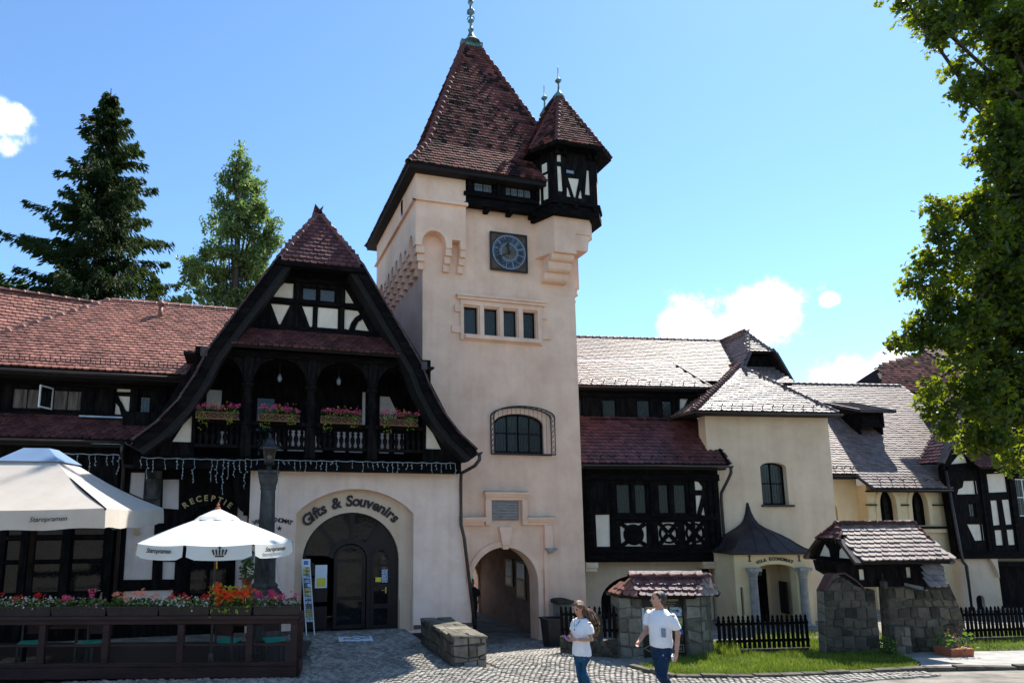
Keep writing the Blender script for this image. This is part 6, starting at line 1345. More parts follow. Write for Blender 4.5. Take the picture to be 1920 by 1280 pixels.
# timber loft
LPn = [rect(-1.02, -.88, 1.60, 1.84), rect(.16, .29, 1.64, 1.88)]
hole = [(-.70, 1.40), (-.30, 1.40), (-.32, 1.55)] + arc(-.50, 1.55, .18, 0, 180, 8, .16)[1:-1] + [(-.68, 1.55)]
timber_wall(GT, [(-1.55, 1.74), (-1.05, 1.44), (.58, 1.44), (.62, 1.7), (.74, 1.98), (-1.62, 2.0)], LPn, -.44, -.36, 'loft_front', 'panel', holes=[])
mb = MB(); mb.prism([(-1.5, 1.76), (-1.0, 1.48), (-.72, 1.48), (-.72, 2.0), (-1.55, 2.0)], -.36, .35); mb.prism([(-.28, 1.46), (.56, 1.46), (.6, 1.7), (.7, 1.99), (-.28, 1.99)], -.36, .35); mb.box(-.72, -.28, -.36, .35, 1.8, 2.0); GT.part('loft', mb, 'timber')
mb = MB(); mb.tube([(-.5, -.5, 1.75), (-.5, -.5, 1.6)], .01, 5); la = GT.part('gate_lantern', mb, 'iron'); mb = MB(); mb.lathe([(.01, .2), (.09, .13), (.08, .02), (.05, -.03), (.01, -.07)], (-.5, -.5, 1.44), 6); GT.part('lamp_glass', mb, 'iron', la)
# roof
GE = 2.03; fe = [(-1.30, -.82, GE), (.98, -.82, GE + .03), (.86, 0, 2.85), (-1.12, 0, 2.85)]
gr = tiled(GT, 'roof', fe, 'tile_right', .165, .13, 300)
tiled(GT, 'roof', [(.98, .82, GE), (-1.30, .82, GE), (-1.12, 0, 2.85), (.86, 0, 2.85)], 'tile_right', .165, .13, 100)
tiled(GT, 'half_hip', [(-1.36, .34, 2.50), (-1.36, -.34, 2.50), (-1.08, 0, 2.86)], 'tile_red', .155, .13, 60)
ridge_line(GT, gr, (-1.14, 0, 2.88), (.9, 0, 2.88), 'tile_gable', .085, .26)
for sy in (-1, 1): ridge_line(GT, gr, (-1.40, sy * .36, 2.50), (-1.12, 0, 2.88), 'tile_gable', .07, .22); 
ridge_line(GT, gr, (.92, -.45, 2.44), (.88, 0, 2.88), 'tile_gable', .07, .24)
for x in (-1.36, .96):
    for sy in (-1, 1):
        mb = MB(); mb.bar((x, sy * .84, GE - .03), (x + .04 * (1 if x < 0 else -1), sy * .33, 2.50), .07, .14, (1, 0, 0)); GT.part('barge_board', mb, 'gutter')
gpan = [[(-.52, 2.08), (-.12, 2.08), (-.15, 2.25), (-.3, 2.4)], [(.12, 2.08), (.52, 2.08), (.3, 2.4), (.15, 2.25)], [(-.12, 2.5), (-.04, 2.5), (-.04, 2.25)], [(.12, 2.5), (.04, 2.5), (.04, 2.25)]]
mb = MB(); mb.wall([(-.80, 1.98), (.80, 1.98), (.34, 2.5), (-.34, 2.5)], gpan, -1.26, -1.18, 'x'); gf = GT.part('gable_frame', mb, 'timber')
for pl in gpan: mb = MB(); mb.prism(pl, -1.22, -1.19, 'x'); GT.part('plaster_panel', mb, 'panel', gf)
mb = MB(); mb.box(-1.26, .9, -.8, .8, 1.985, 2.02); GT.part('soffit', mb, 'soffit')
# small lean-to roof at the right
lr = tiled(GT, 'lean_to_roof', [(.04, -1.05, 1.48), (.52, -1.05, 1.48), (.86, -.70, 1.93), (.38, -.70, 1.93)], 'tile_right', .15, .15, 60)
mb = MB(); mb.bar((.1, -1.0, 1.45), (.1, -.42, 1.5), .06, .06); mb.bar((.6, -.75, 1.8), (.62, -.42, 1.6), .06, .06); GT.part('lean_to_bracket', mb, 'cut_stone')
letters_line(GT, 'A', .38, -.455, 1.16, .17, 'sign_black', None, .004, 0, 'letter')
mb = MB(); mb.box(.22, .5, -.46, -.45, 1.37, 1.42); GT.part('name_plate', mb, 'sign_black')

# ------------------------------------------------------------------ picket fences
def fence(label, p, q, h=0.72, base=0.12, sp=0.118, step=True):
    p = Vector((*p, gz(*p))); q = Vector((*q, gz(*q))); d = (q - p); L_ = Vector((d.x, d.y)).length; yaw = atan2(d.y, d.x)
    th = Thing('picket_fence', label, 'fence', (L_ / 2, 0, min(p.z, q.z)), (p.x, p.y), math.degrees(yaw), group='black picket fences')
    dz = (q.z - p.z) / L_
    m = MB(); w = .036; m.prism([(-w, 0), (w, 0), (w, h - .12), (w * .55, h - .09), (w * .8, h - .05), (0, h), (-w * .8, h - .05), (-w * .55, h - .09), (-w, h - .12)], -.012, .012); pk = m.mesh('picket', 'timber')
    n = int(L_ / sp)
    for i in range(n):
        x = (i + .5) * L_ / n; th.put('picket', pk, Matrix.Translation((x, 0, p.z + dz * x + base + random.uniform(-.006, .006))) @ Matrix.Rotation(random.uniform(-.02, .02), 4, 'Y'))
    for z in (.16, h - .2):
        mb = MB(); mb.bar((0, .03, p.z + base + z), (L_, .03, q.z + base + z), .03, .06); th.part('rail', mb, 'timber')
    if step:
        mb = MB(); mb.hexa([(0, -.09, p.z - .15), (L_, -.09, q.z - .15), (L_, .12, q.z - .15), (0, .12, p.z - .15)], [(0, -.09, p.z + base - .02), (L_, -.09, q.z + base - .02), (L_, .12, q.z + base - .02), (0, .12, p.z + base - .02)]); th.part('base_stone', mb, 'stone_dark')
    return th
fence('black picket fence between the stone kiosk and the roofed gate', (10.75, 12.95), (13.05, 12.62), .74)
fence('black picket fence right of the roofed gate at the picture edge', (17.1, 12.6), (21.5, 12.0), .74)
fence('short black picket fence on a rubble wall left of the kiosk', (7.62, 14.55), (8.42, 13.35), .70, .42, step=False)
LWL = Thing('rubble_wall', 'low rough stone wall carrying the short fence left of the kiosk', 'wall', (7.9, 14.0, -.3))
mb = MB(); A0, A1 = Vector((7.62, 14.55, 0)), Vector((8.40, 13.28, 0)); nn = Vector((-(A1 - A0).y, (A1 - A0).x, 0)).normalized()
if nn.y > 0: nn = -nn
mb.hexa([A0 - nn * .22 + Vector((0, 0, -.5)), A1 - nn * .22 + Vector((0, 0, -.5)), A1 + nn * .02 + Vector((0, 0, -.5)), A0 + nn * .02 + Vector((0, 0, -.5))], [A0 - nn * .22 + Vector((0, 0, .18)), A1 - nn * .22 + Vector((0, 0, .24)), A1 + nn * .02 + Vector((0, 0, .24)), A0 + nn * .02 + Vector((0, 0, .18))])
co = LWL.part('core', mb, 'mortar_dark'); stones(LWL, co, quadP(A0 + nn * .03 + Vector((0, 0, -.42)), A1 + nn * .03 + Vector((0, 0, -.3)), A1 + nn * .03 + Vector((0, 0, .24)), A0 + nn * .03 + Vector((0, 0, .18))), nn, 4, 8, .04, 'stone_dark', seed=70)
SB = Thing('notice_sign', 'black lettered notice board fixed to the short fence beside the woman', 'sign', (7.95, 13.85, .1), (7.62, 14.55), math.degrees(atan2(13.35 - 14.55, 8.42 - 7.62)))
SB.base = Vector((.9, -.05, .1)); SB.root.location = SB.O + SB.rot @ SB.base
for z0, t1, t2 in ((.50, 'LIVE', 'club'), (.16, 'Peles', 'Bistro')):
    mb = MB(); mb.prism([(.62, z0), (1.1, z0), (1.1, z0 + .3), (.62, z0 + .3), (.55, z0 + .15)], -.05, -.03); o = SB.part('board', mb, 'sign_black'); letters_line(SB, t1, .84, -.053, z0 + .17, .1, 'clock_pale', o); letters_line(SB, t2, .84, -.053, z0 + .05, .1, 'clock_pale', o)

# ------------------------------------------------------------------ terrace: glazed fence with planters
TR = Thing('terrace_fence', 'dark red wooden terrace fence of open rails in front of the restaurant', 'fence', (2.7, 0, 0), (-3.94, 13.53), -12.8, size=.95, z=.16)
TL = 5.50
mb = MB(); mb.box(-2.5, TL, -.06, .06, 0.02, .22); mb.box(-2.5, TL, -.04, .04, .22, .30); TR.part('base_board', mb, 'terrace_wood', bevel=.01)
mb = MB(); mb.box(-2.5, TL + .05, -.14, .14, 1.10, 1.17); mb.box(-2.5, TL, -.05, .05, 1.0, 1.10); TR.part('top_rail', mb, 'terrace_wood', bevel=.01)
posts = [-.9, .72, 1.9, 3.3, 4.6, TL - .06]
for x in posts: mb = MB(); mb.box(x - .06, x + .06, -.055, .055, .3, 1.0); TR.part('post', mb, 'terrace_wood', bevel=.008)
MT['clear_glass'] = (lambda: None)()
m_, nt_, p_ = nodes_mat('clear_panel_glass'); gl = nt_.nodes.new('ShaderNodeBsdfGlossy'); gl.inputs['Roughness'].default_value = .03; tp = nt_.nodes.new('ShaderNodeBsdfTransparent'); tp.inputs[0].default_value = (.34, .33, .33, 1)
fr_ = nt_.nodes.new('ShaderNodeFresnel'); fr_.inputs[0].default_value = 1.45; mx_ = nt_.nodes.new('ShaderNodeMixShader'); nt_.links.new(fr_.outputs[0], mx_.inputs[0]); nt_.links.new(tp.outputs[0], mx_.inputs[1]); nt_.links.new(gl.outputs[0], mx_.inputs[2]); nt_.links.new(mx_.outputs[0], nt_.nodes['Material Output'].inputs[0]); MT['clear_glass'] = m_
mb = MB(); mb.box(-2.5, TL, -.02, .02, .60, .64); TR.part('mid_rail', mb, 'terrace_wood')
# return at the right-hand end
mb = MB(); mb.box(TL - .06, TL + .06, .06, .5, .02, .3); mb.box(TL - .06, TL + .06, .06, .5, 1.0, 1.17); mb.box(TL - .06, TL + .06, .4, .5, .3, 1.0); TR.part('end_frame', mb, 'terrace_wood')
dk = MB(); dk.box(-2.6, TL - .07, .07, 3.2, .0, .05); deck = TR.part('deck', dk, 'planter')  # near-black brown paints the terrace's shade into the deck

def blossoms(th, parent, name, mat, spots, r, per=1, flat=.7):
    m = MB()
    for (x, y, z) in spots:
        a0 = random.uniform(0, 6.3); rr = r * random.uniform(.7, 1.25); tl = Vector((random.uniform(-.6, .6), random.uniform(-1, .1), random.uniform(.1, 1))).normalized()
        u = tl.orthogonal().normalized(); v = tl.cross(u); c = Vector((x, y, z)); b = len(m.v); m.v.append(tuple(c + tl * rr * .1))
        for k in range(5):
            for da, q in ((-.5, .75), (0, 1.05), (.5, .75)):
                a = a0 + (k + da * .62) * 2 * pi / 5; m.v.append(tuple(c + (u * cos(a) + v * sin(a)) * rr * q + tl * rr * (.35 if da == 0 else .2)))
            m.f += [(b, b + 1 + 3 * k, b + 2 + 3 * k), (b, b + 2 + 3 * k, b + 3 + 3 * k)]
    o = th.part(name, m, mat, parent); o['kind'] = 'stuff'; return o
def foliage(th, parent, mat, x0, x1, y0, y1, z0, z1, n, s_=.04, name='foliage', droop=0.0):
    m = MB()
    for i in range(n):
        x = random.uniform(x0, x1); y = random.uniform(y0, y1); z = z0 + (z1 - z0) * random.random() ** 1.2 - (droop * random.random() ** 2 if random.random() < .3 else 0)
        d = Vector((random.uniform(-1, 1), random.uniform(-1.2, .4), random.uniform(-.3, .9))).normalized(); e = d.orthogonal().normalized(); e.rotate(Matrix.Rotation(random.uniform(0, 6.3), 3, d)); k = s_ * random.uniform(.6, 1.3); c = Vector((x, y, z)); nrm = d.cross(e) * k * .25
        m.add([c - d * k, c + e * k * .6 + nrm, c + d * k, c - e * k * .6 + nrm], [(0, 1, 2), (0, 2, 3)])
    o = th.part(name, m, mat, parent); o['kind'] = 'stuff'; return o
def cluster(cx, cy, cz, r, n): return [(cx + r * random.gauss(0, .5), cy + r * random.gauss(0, .4), cz + r * random.gauss(0, .4)) for _ in range(n)]
PLN = [('dark planter of white and red flowers at the left picture edge', -.42, .86, [('white', 170, .021), ('red', 3, 0)]),
       ('dark planter of small mauve flowers under the big parasol', .90, 1.88, [('lilac', 90, .018), ('pink', 2, 0)]),
       ('dark planter of salmon geraniums left of the small parasol', 1.93, 2.86, [('salmon', 5, 0), ('white', 15, .014)]),
       ('dark planter of white flowers with red geranium under the small parasol', 2.90, 3.82, [('white', 200, .021), ('red', 3, 0)]),
       ('dark planter of bright orange geraniums with yellow leaves', 3.86, 4.62, [('orange', 4, 0), ('scarlet', 3, 0)]),
       ('dark planter of magenta and lilac flowers at the terrace corner', 4.70, 5.52, [('lilac', 130, .021), ('magenta', 4, 0), ('scarlet', 1, 0)])]
for lab, a, b, fl in PLN:
    t = Thing('planter_box', lab, 'planter', ((a + b) / 2, 0, 1.17), (-3.94, 13.53), -12.8, size=.95, z=.16, group='planters on the terrace fence')
    mb = MB(); mb.hexa([(a, -.11, 1.172), (b, -.11, 1.172), (b, .11, 1.172), (a, .11, 1.172)], [(a - .02, -.14, 1.33), (b + .02, -.14, 1.33), (b + .02, .14, 1.33), (a - .02, .14, 1.33)]); t.part('box', mb, 'planter')
    mb = MB(); mb.wall(rect(a - .035, b + .035, -.155, .155), [rect(a, b, -.12, .12)], 1.33, 1.35, 'z'); t.part('rim', mb, 'planter')
    orange = fl[0][0] == 'orange'
    foliage(t, None, 'leaf', a, b, -.16, .12, 1.33, 1.48, 260, .04, droop=.08)
    if orange: foliage(t, None, 'leaf_yellow', a - .05, b, -.2, .1, 1.25, 1.75, 130, .05, 'yellow_foliage', .2)
    for mt, n, r in fl:
        if r: blossoms(t, None, mt + '_blossoms', mt, [(random.uniform(a, b), random.uniform(-.18, .08), random.uniform(1.34, 1.52) - (.1 * random.random() if random.random() < .2 else 0)) for _ in range(n)], r)
        else:
            sp = []
            for k in range(n):
                x = a + (b - a) * (k + .5 + random.uniform(-.2, .2)) / n; z = random.uniform(1.48, 1.58) if not orange else (1.62 if mt == 'orange' else 1.48) + random.uniform(-.06, .08); sp += cluster(x, -.06, z, (.085 if not orange else .14), 24 if not orange else 46)
            blossoms(t, None, mt + '_blossoms', mt, sp, .027 if not orange else .034)

# terrace chairs and tables behind the glass
def chair_proto(name):
    L_ = {}
    m = MB(); m.box(-.2, .2, -.2, .2, .43, .46); L_['seat'] = (m.mesh('seat', 'terrace_wood'), None)
    m = MB(); m.box(-.2, .2, .17, .2, .62, .88); L_['backrest'] = (m.mesh('backrest', 'terrace_wood'), None)
    m = MB(); m.box(-.19, .19, -.19, .16, .462, .5); L_['cushion'] = (m.mesh('cushion', 'teal'), None)
    for i, (x, y, h) in enumerate(((-.18, -.18, .43), (.18, -.18, .43), (-.18, .18, .9), (.18, .18, .9))):
        m = MB(); m.box(x - .02, x + .02, y - .02, y + .02, 0, h); L_['leg%d' % i] = (m.mesh('leg', 'iron'), None)
    return L_
CP = chair_proto('chair')
for lab, x, y, r in (('terrace chair with teal cushion nearest the left picture edge', .1, .75, .3), ('terrace chair with teal cushion behind the fence under the big parasol', 1.3, .7, -.2), ('terrace chair with teal cushion under the small parasol', 4.0, .8, 2.9), ('terrace chair with teal cushion beside the lamp column', 4.9, .9, .4)):
    t = Thing('terrace_chair', lab, 'chair', (x, y, .05), (-3.94, 13.53), -12.8, size=.95, z=.16, group='chairs on the terrace')
    for k, (me, _) in CP.items():
        o = link('leg' if k[:3] == 'leg' else k, me, t.root); o.rotation_euler = (0, 0, r)
for lab, x, y in (('small dark terrace table between the chairs under the big parasol', .75, 1.3), ('small dark terrace table near the lamp column', 4.4, 1.5)):
    t = Thing('terrace_table', lab, 'table', (x, y, .05), (-3.94, 13.53), -12.8, size=.95, z=.16, group='tables on the terrace')
    mb = MB(); mb.box(x - .38, x + .38, y - .38, y + .38, .76, .80); t.part('table_top', mb, 'terrace_wood')
    mb = MB(); mb.tube([(x, y, .08), (x, y, .76)], .03, 8); t.part('leg', mb, 'iron'); mb = MB(); mb.box(x - .25, x + .25, y - .03, y + .03, .05, .08); mb.box(x - .03, x + .03, y - .25, y + .25, .05, .081); t.part('foot', mb, 'iron')

# ------------------------------------------------------------------ parasols
BPs = Thing('large_parasol', 'large square cream parasol with printed valance at the left edge', 'parasol', (-3.85, 14.4, .2))
bc = Vector((-3.85, 14.4)); by = radians(-8); hs = 1.95
def bp(u, v, z): return (bc.x + u * cos(by) - v * sin(by), bc.y + u * sin(by) + v * cos(by), z)
crn = [(-hs, -hs), (hs, -hs), (hs, hs), (-hs, hs)]; RZ, TZ = 3.19, 4.30
N_ = 10
for k in range(4):
    (a, b), (c, d) = crn[k], crn[(k + 1) % 4]; m = MB(); ids = []
    for i in range(N_ + 1):
        t = i / N_; row = []
        for j in range(N_ + 1):
            s_ = j / N_; f_ = 1 - t * .88; x = (a + (c - a) * s_) * f_; y = (b + (d - b) * s_) * f_; z = RZ + (TZ - RZ) * t - .09 * sin(pi * t) * (1 - .3 * sin(pi * s_)) - .05 * sin(pi * s_) * (1 - t)
            row.append(len(m.v)); m.v.append(bp(x, y, z))
        ids.append(row)
    m.f = [(ids[i][j], ids[i][j + 1], ids[i + 1][j + 1], ids[i + 1][j]) for i in range(N_) for j in range(N_)]
    cp_ = BPs.part('canopy_panel', m, 'canvas', smooth=True)
    m = MB(); nn_ = 20
    for j in range(nn_ + 1):
        s_ = j / nn_; x = a + (c - a) * s_; y = b + (d - b) * s_; z = RZ - .05 * sin(pi * s_); w_ = .02 * sin(s_ * 40); o_ = Vector((x, y)).normalized() * (.02 + w_ * .5)
        m.v += [bp(x, y, z + .005), bp(x + o_.x, y + o_.y, z - .33 + .012 * sin(s_ * 23))]
    m.f = [(2 * j, 2 * j + 2, 2 * j + 3, 2 * j + 1) for j in range(nn_)]
    va = BPs.part('valance', m, 'canvas', smooth=True)
    if k == 0:
        me = text_mesh('Staropramen', .115, 'letter', .004, .001, .35, 'lettering'); px = bp(1.05, -hs - .045, RZ - .22)
        BPs.put('lettering', me, Matrix.Translation(px) @ Matrix.Rotation(by, 4, 'Z') @ Matrix.Rotation(pi / 2, 4, 'X') @ Matrix.Rotation(.04, 4, 'Z'), va)
m = MB(); tops = [bp(x * .30, y * .30, RZ + (TZ - RZ) * .80 - 0.0) for x, y in crn] + [bp(x * .12, y * .12, TZ + .06) for x, y in crn]; m.hexa(tops[:4], tops[4:]); BPs.part('vent_cap', m, 'canvas_blue')
mb = MB(); mb.box(bc.x - .05, bc.x + .05, bc.y - .05, bc.y + .05, .2, TZ); BPs.part('pole', mb, 'timber')
mb = MB(); mb.box(bc.x - .4, bc.x + .4, bc.y - .4, bc.y + .4, .2, .29); BPs.part('foot', mb, 'stone')
for (x, y) in crn: mb = MB(); mb.bar(bp(x * .03, y * .03, 3.55), bp(x * .62, y * .62, RZ + .28), .04, .05); BPs.part('rib', mb, 'timber')
for (x, y) in crn: mb = MB(); mb.bar(bp(x * .05, y * .05, TZ - .1), bp(x, y, RZ - .02), .03, .04); BPs.part('rib', mb, 'timber')

SP = Thing('small_parasol', 'small white eight-sided parasol with crown print beside the lamp column', 'parasol', (-.36, 13.15, .2))
sc = Vector((-.36, 13.15)); sr = 1.49; NS = 8; R0, R1 = 2.57, 3.04
ang = [radians(22.5 + 45 * k + 4) for k in range(NS)]
for k in range(NS):
    a, b = ang[k], ang[(k + 1) % NS]; m = MB(); ids = []
    for i in range(7):
        t = i / 6; row = []
        for j in range(5):
            s_ = j / 4; f_ = sr * (1 - t * .84); x = (cos(a) + (cos(b) - cos(a)) * s_) * f_; y = (sin(a) + (sin(b) - sin(a)) * s_) * f_; z = R0 + (R1 - R0) * t ** .92 - .03 * sin(pi * s_) * (1 - t); row.append(len(m.v)); m.v.append((sc.x + x, sc.y + y, z))
        ids.append(row)
    m.f = [(ids[i][j], ids[i][j + 1], ids[i + 1][j + 1], ids[i + 1][j]) for i in range(6) for j in range(4)]; SP.part('canopy_panel', m, 'canvas_white', smooth=True)
    m = MB()
    for j in range(9):
        s_ = .03 + .94 * j / 8; x = (cos(a) + (cos(b) - cos(a)) * s_) * sr; y = (sin(a) + (sin(b) - sin(a)) * s_) * sr; z = R0 - .03 * sin(pi * s_); lip = .235 if .08 < s_ < .92 else .19; m.v += [(sc.x + x, sc.y + y, z + .004), (sc.x + x * 1.015, sc.y + y * 1.015, z - lip)]
    m.f = [(2 * j, 2 * j + 2, 2 * j + 3, 2 * j + 1) for j in range(8)]; va = SP.part('valance', m, 'canvas_white', smooth=True)
    mid = (a + b) / 2; nrm = Vector((cos(mid), sin(mid))); pos = sc + nrm * (sr * cos(radians(22.5)) + .035); face = atan2(nrm.y, nrm.x) + pi / 2
    if -2.6 < atan2(nrm.y, nrm.x) < -.3:
        Mx = Matrix.Translation((pos.x, pos.y, R0 - .14)) @ Matrix.Rotation(face, 4, 'Z') @ Matrix.Rotation(pi / 2, 4, 'X')
        if abs(atan2(nrm.y, nrm.x) + 1.17) < .45:                       # crown
            cm = MB(); cm.prism([(-.07, -.06), (.07, -.06), (.08, -.035), (-.08, -.035)], 0, .004, 'z')
            for q in range(5): t = -.09 + q * .045; cm.prism([(t - .012, -.025), (t + .012, -.025), (t * 1.25 + .016, .05), (t * 1.25 - .016, .05)], 0, .004, 'z'); cm.prism([(t * 1.25 + .016 * cos(z_ * pi / 4), .055 + .016 * sin(z_ * pi / 4)) for z_ in range(8)], 0, .004, 'z')
            cm.prism([(-.012, .07), (.012, .07), (.012, .12), (-.012, .12)], 0, .004, 'z'); cm.prism([(-.03, .085), (.03, .085), (.03, .105), (-.03, .105)], .004, .006, 'z')
            SP.put('crown_print', cm.mesh('crown_print', 'letter'), Mx, va)
        else: SP.put('lettering', text_mesh('Staropramen', .11, 'letter', .004, .002, .3, 'lettering'), Mx, va)
m = MB(); m.lathe([(.42, -.06), (.34, .0), (.04, .14)], (sc.x, sc.y, R1), 8); SP.part('vent_cap', m, 'canvas_white')
m = MB(); m.lathe([(.05, 0), (.05, .04), (.02, .05), (.03, .09), (.005, .13)], (sc.x, sc.y, R1 + .13), 8); SP.part('finial', m, 'terracotta')
m = MB(); m.tube([(sc.x, sc.y, .2), (sc.x, sc.y, R1)], .025, 8); SP.part('pole', m, 'iron')
for a in ang:
    m = MB(); m.bar((sc.x + .05 * cos(a), sc.y + .05 * sin(a), R1 - .04), (sc.x + sr * cos(a), sc.y + sr * sin(a), R0 - .01), .02, .02); SP.part('rib', m, 'brown_wood')
m = MB(); m.lathe([(.28, 0), (.28, .06), (.05, .1), (.04, .3)], (sc.x, sc.y, .21), 12); SP.part('foot', m, 'stone')
m = MB(); m.tube([(sc.x + .02, sc.y - .03, 2.32), (sc.x + .03, sc.y - .03, 2.05)], .015, 5); SP.part('tassel', m, 'purple_tag')

# ------------------------------------------------------------------ lamp on a stone column
LC = Thing('lamp_column', 'old stone column with iron lantern beside the reception door', 'lamp', (.70, 16.0, 0))
x, y = .70, 16.0
mb = MB(); mb.box(x - .36, x + .36, y - .36, y + .36, 0, 1.18); mb.box(x - .42, x + .42, y - .42, y + .42, 1.10, 1.22); LC.part('pedestal', mb, 'column_stone', bevel=.02)
mb = MB(); mb.lathe([(.36, 1.22), (.36, 1.30), (.30, 1.34), (.32, 1.40), (.25, 1.47), (.24, 2.05), (.215, 2.10), (.225, 2.15), (.20, 2.2), (.17, 3.62), (.19, 3.66), (.185, 3.72), (.21, 3.80), (.25, 4.0), (.23, 4.06)], (x, y, 0), 16); LC.part('shaft', mb, 'column_stone', smooth=False)
mb = MB(); mb.box(x - .25, x + .25, y - .25, y + .25, 4.04, 4.10); LC.part('capital', mb, 'column_stone')
mb = MB(); mb.lathe([(.05, 0), (.08, .03), (.04, .1), (.13, .16), (.15, .18)], (x, y, 4.10), 8)
for k in range(4): a = pi / 4 + k * pi / 2; mb.tube([(x + .13 * cos(a), y + .13 * sin(a), 4.28), (x + .21 * cos(a), y + .21 * sin(a), 4.62)], .012, 5)
for zz_, rr in ((4.28, .13), (4.62, .21)):
    mb.tube([(x + rr * cos(pi / 4 + k * pi / 2), y + rr * sin(pi / 4 + k * pi / 2), zz_) for k in range(5)], .016, 5)
lf_ = LC.part('lantern_frame', mb, 'iron')
mb = MB(); mb.lathe([(.25, 4.62), (.25, 4.66), (.18, 4.72), (.12, 4.80), (.10, 4.84), (.06, 4.88), (.03, 4.92), (.035, 4.96), (.005, 5.02)], (x, y, 0), 8); LC.part('lantern_hood', mb, 'iron')
m = MB()
for k in range(4):
    a, b = pi / 4 + k * pi / 2, pi / 4 + (k + 1) * pi / 2; p = MB(); p.add([(x + .125 * cos(a), y + .125 * sin(a), 4.29), (x + .125 * cos(b), y + .125 * sin(b), 4.29), (x + .205 * cos(b), y + .205 * sin(b), 4.61), (x + .205 * cos(a), y + .205 * sin(a), 4.61)], [(0, 1, 2, 3)]); LC.part('lantern_pane', p, 'clear_glass', lf_)
mb = MB(); mb.ball((x, y, 4.43), .06, 12, 8); LC.part('bulb', mb, 'bulb', smooth=True)
mb = MB(); mb.tube([(x + .2, y - .22, 4.1), (x + .24, y - .2, 3.6), (x + .2, y - .25, 2.3), (x + .28, y - .3, 1.7), (x + .4, y - .45, 1.25)], .008, 5); LC.part('cable', mb, 'wire')

WLn = Thing('wall_lantern', 'small iron wall lantern between the reception door and the column', 'lamp', (.36, 17.2, 1.75))
mb = MB(); mb.box(.34, .38, 17.2, 17.3, 2.1, 2.14); mb.lathe([(.01, .42), (.09, .36), (.12, .30), (.02, .29)], (.36, 17.12, 1.75), 6); WLn.part('bracket', mb, 'iron')
mb = MB(); mb.lathe([(.07, 0), (.11, .29)], (.36, 17.12, 1.75), 6); WLn.part('lamp_glass', mb, 'lamp_glass')

# ------------------------------------------------------------------ balcony flower boxes
for i, (a, b) in enumerate(((-1.08, -.06), (.42, 1.44), (1.99, 3.06), (3.57, 4.59))):
    lab = ['leftmost balcony flower box with pink and yellow flowers', 'second balcony flower box from the left, pink and yellow flowers', 'third balcony flower box from the left, pink and yellow flowers', 'rightmost balcony flower box nearest the tower, pink and yellow flowers'][i]
    t = Thing('flower_box', lab, 'flower box', ((a + b) / 2, 16.58, 5.38), group='flower boxes on the balcony')
    mb = MB(); mb.box(a, b, 16.50, 16.68, 5.38, 5.41); mb.box(a, b, 16.66, 16.68, 5.41, 5.56); mb.box(a, a + .02, 16.5, 16.66, 5.41, 5.56); mb.box(b - .02, b, 16.5, 16.66, 5.41, 5.56); mb.box(a + .02, b - .02, 16.53, 16.65, 5.41, 5.52); t.part('box', mb, 'planter')
    mb = MB(); mb.box(a - .01, b + .01, 16.47, 16.50, 5.37, 5.41); mb.box(a - .01, b + .01, 16.47, 16.50, 5.53, 5.56); n = 6
    for k in range(n):
        x0 = a + (b - a) * k / n; x1 = a + (b - a) * (k + 1) / n; mb.bar((x0, 16.485, 5.41), (x1, 16.485, 5.53), .018, .018, (0, 1, 0)); mb.bar((x0, 16.48, 5.53), (x1, 16.48, 5.41), .018, .018, (0, 1, 0)); mb.box(x0 - .012, x0 + .012, 16.47, 16.5, 5.41, 5.53)
    t.part('lattice', mb, 'brown_wood')
    foliage(t, None, 'leaf', a, b, 16.45, 16.68, 5.5, 5.72, 240, .04, droop=.05)
    foliage(t, None, 'leaf_yellow', a + .05, a + .3, 16.42, 16.5, 5.2, 5.6, 50, .03, 'trailing_foliage', .2); foliage(t, None, 'leaf_yellow', b - .3, b - .1, 16.42, 16.5, 5.3, 5.6, 40, .03, 'trailing_foliage', .1)
    sp = []
    for k in range(7): sp += cluster(a + (b - a) * (k + .5 + random.uniform(-.3, .3)) / 7, 16.50, 5.68 + random.uniform(-.04, .06), .085, 20)
    blossoms(t, None, 'pink_blossoms', 'pink', sp, .03)
    blossoms(t, None, 'yellow_blossoms', 'yellow', [(a + (b - a) * random.gauss(.5, .18), random.uniform(16.4, 16.6), random.uniform(5.6, 5.84)) for _ in range(34)], .022)

# ------------------------------------------------------------------ icicle light strings
def icicles(label, segs, y, seed):
    rnd = random.Random(seed); xs = [s_[0] for s_ in segs]; t = Thing('light_string', label, 'light string', ((segs[0][0] + segs[-1][1]) / 2, y, 3.6), group='strings of icicle lights')
    w = MB(); bl_ = MB()
    for x0, x1, z0, z1, lmin, lmax in segs:
        n = round((x1 - x0) / .135); pts = []
        for i in range(n + 1):
            x = x0 + (x1 - x0) * i / n; z = z0 + (z1 - z0) * i / n - .03 * abs(sin(i * 1.1)); pts.append((x, y, z))
            if rnd.random() < .85:
                L_ = rnd.uniform(lmin, lmax) * (1 if rnd.random() < .7 else .6); k = max(2, int(L_ / .07)); d = [(x + rnd.gauss(0, .012), y - .01 + rnd.gauss(0, .008), z - L_ * q / k) for q in range(k + 1)]; d[0] = (x, y, z)
                w.tube(d, .0065, 3, False)
                for p in d[1:]:
                    if rnd.random() < .75: bl_.ball((p[0] + rnd.gauss(0, .012), p[1], p[2]), .015, 4, 3, (1, 1, 1.5))
        w.tube(pts, .010, 4, False)
    t.part('wire', w, 'wire'); o = t.part('bulbs', bl_, 'wire'); o['kind'] = 'stuff'; return t
icicles('long icicle lights hanging along the balcony sill beam', [(-2.30, .15, 4.42, 4.41, .2, .95), (.15, 5.75, 4.43, 4.45, .12, .30)], 16.77, 4)
icicles('icicle lights under the lower gutter left of the downpipe', [(-4.9, -2.9, 4.52, 4.52, .2, .75)], 17.36, 8)

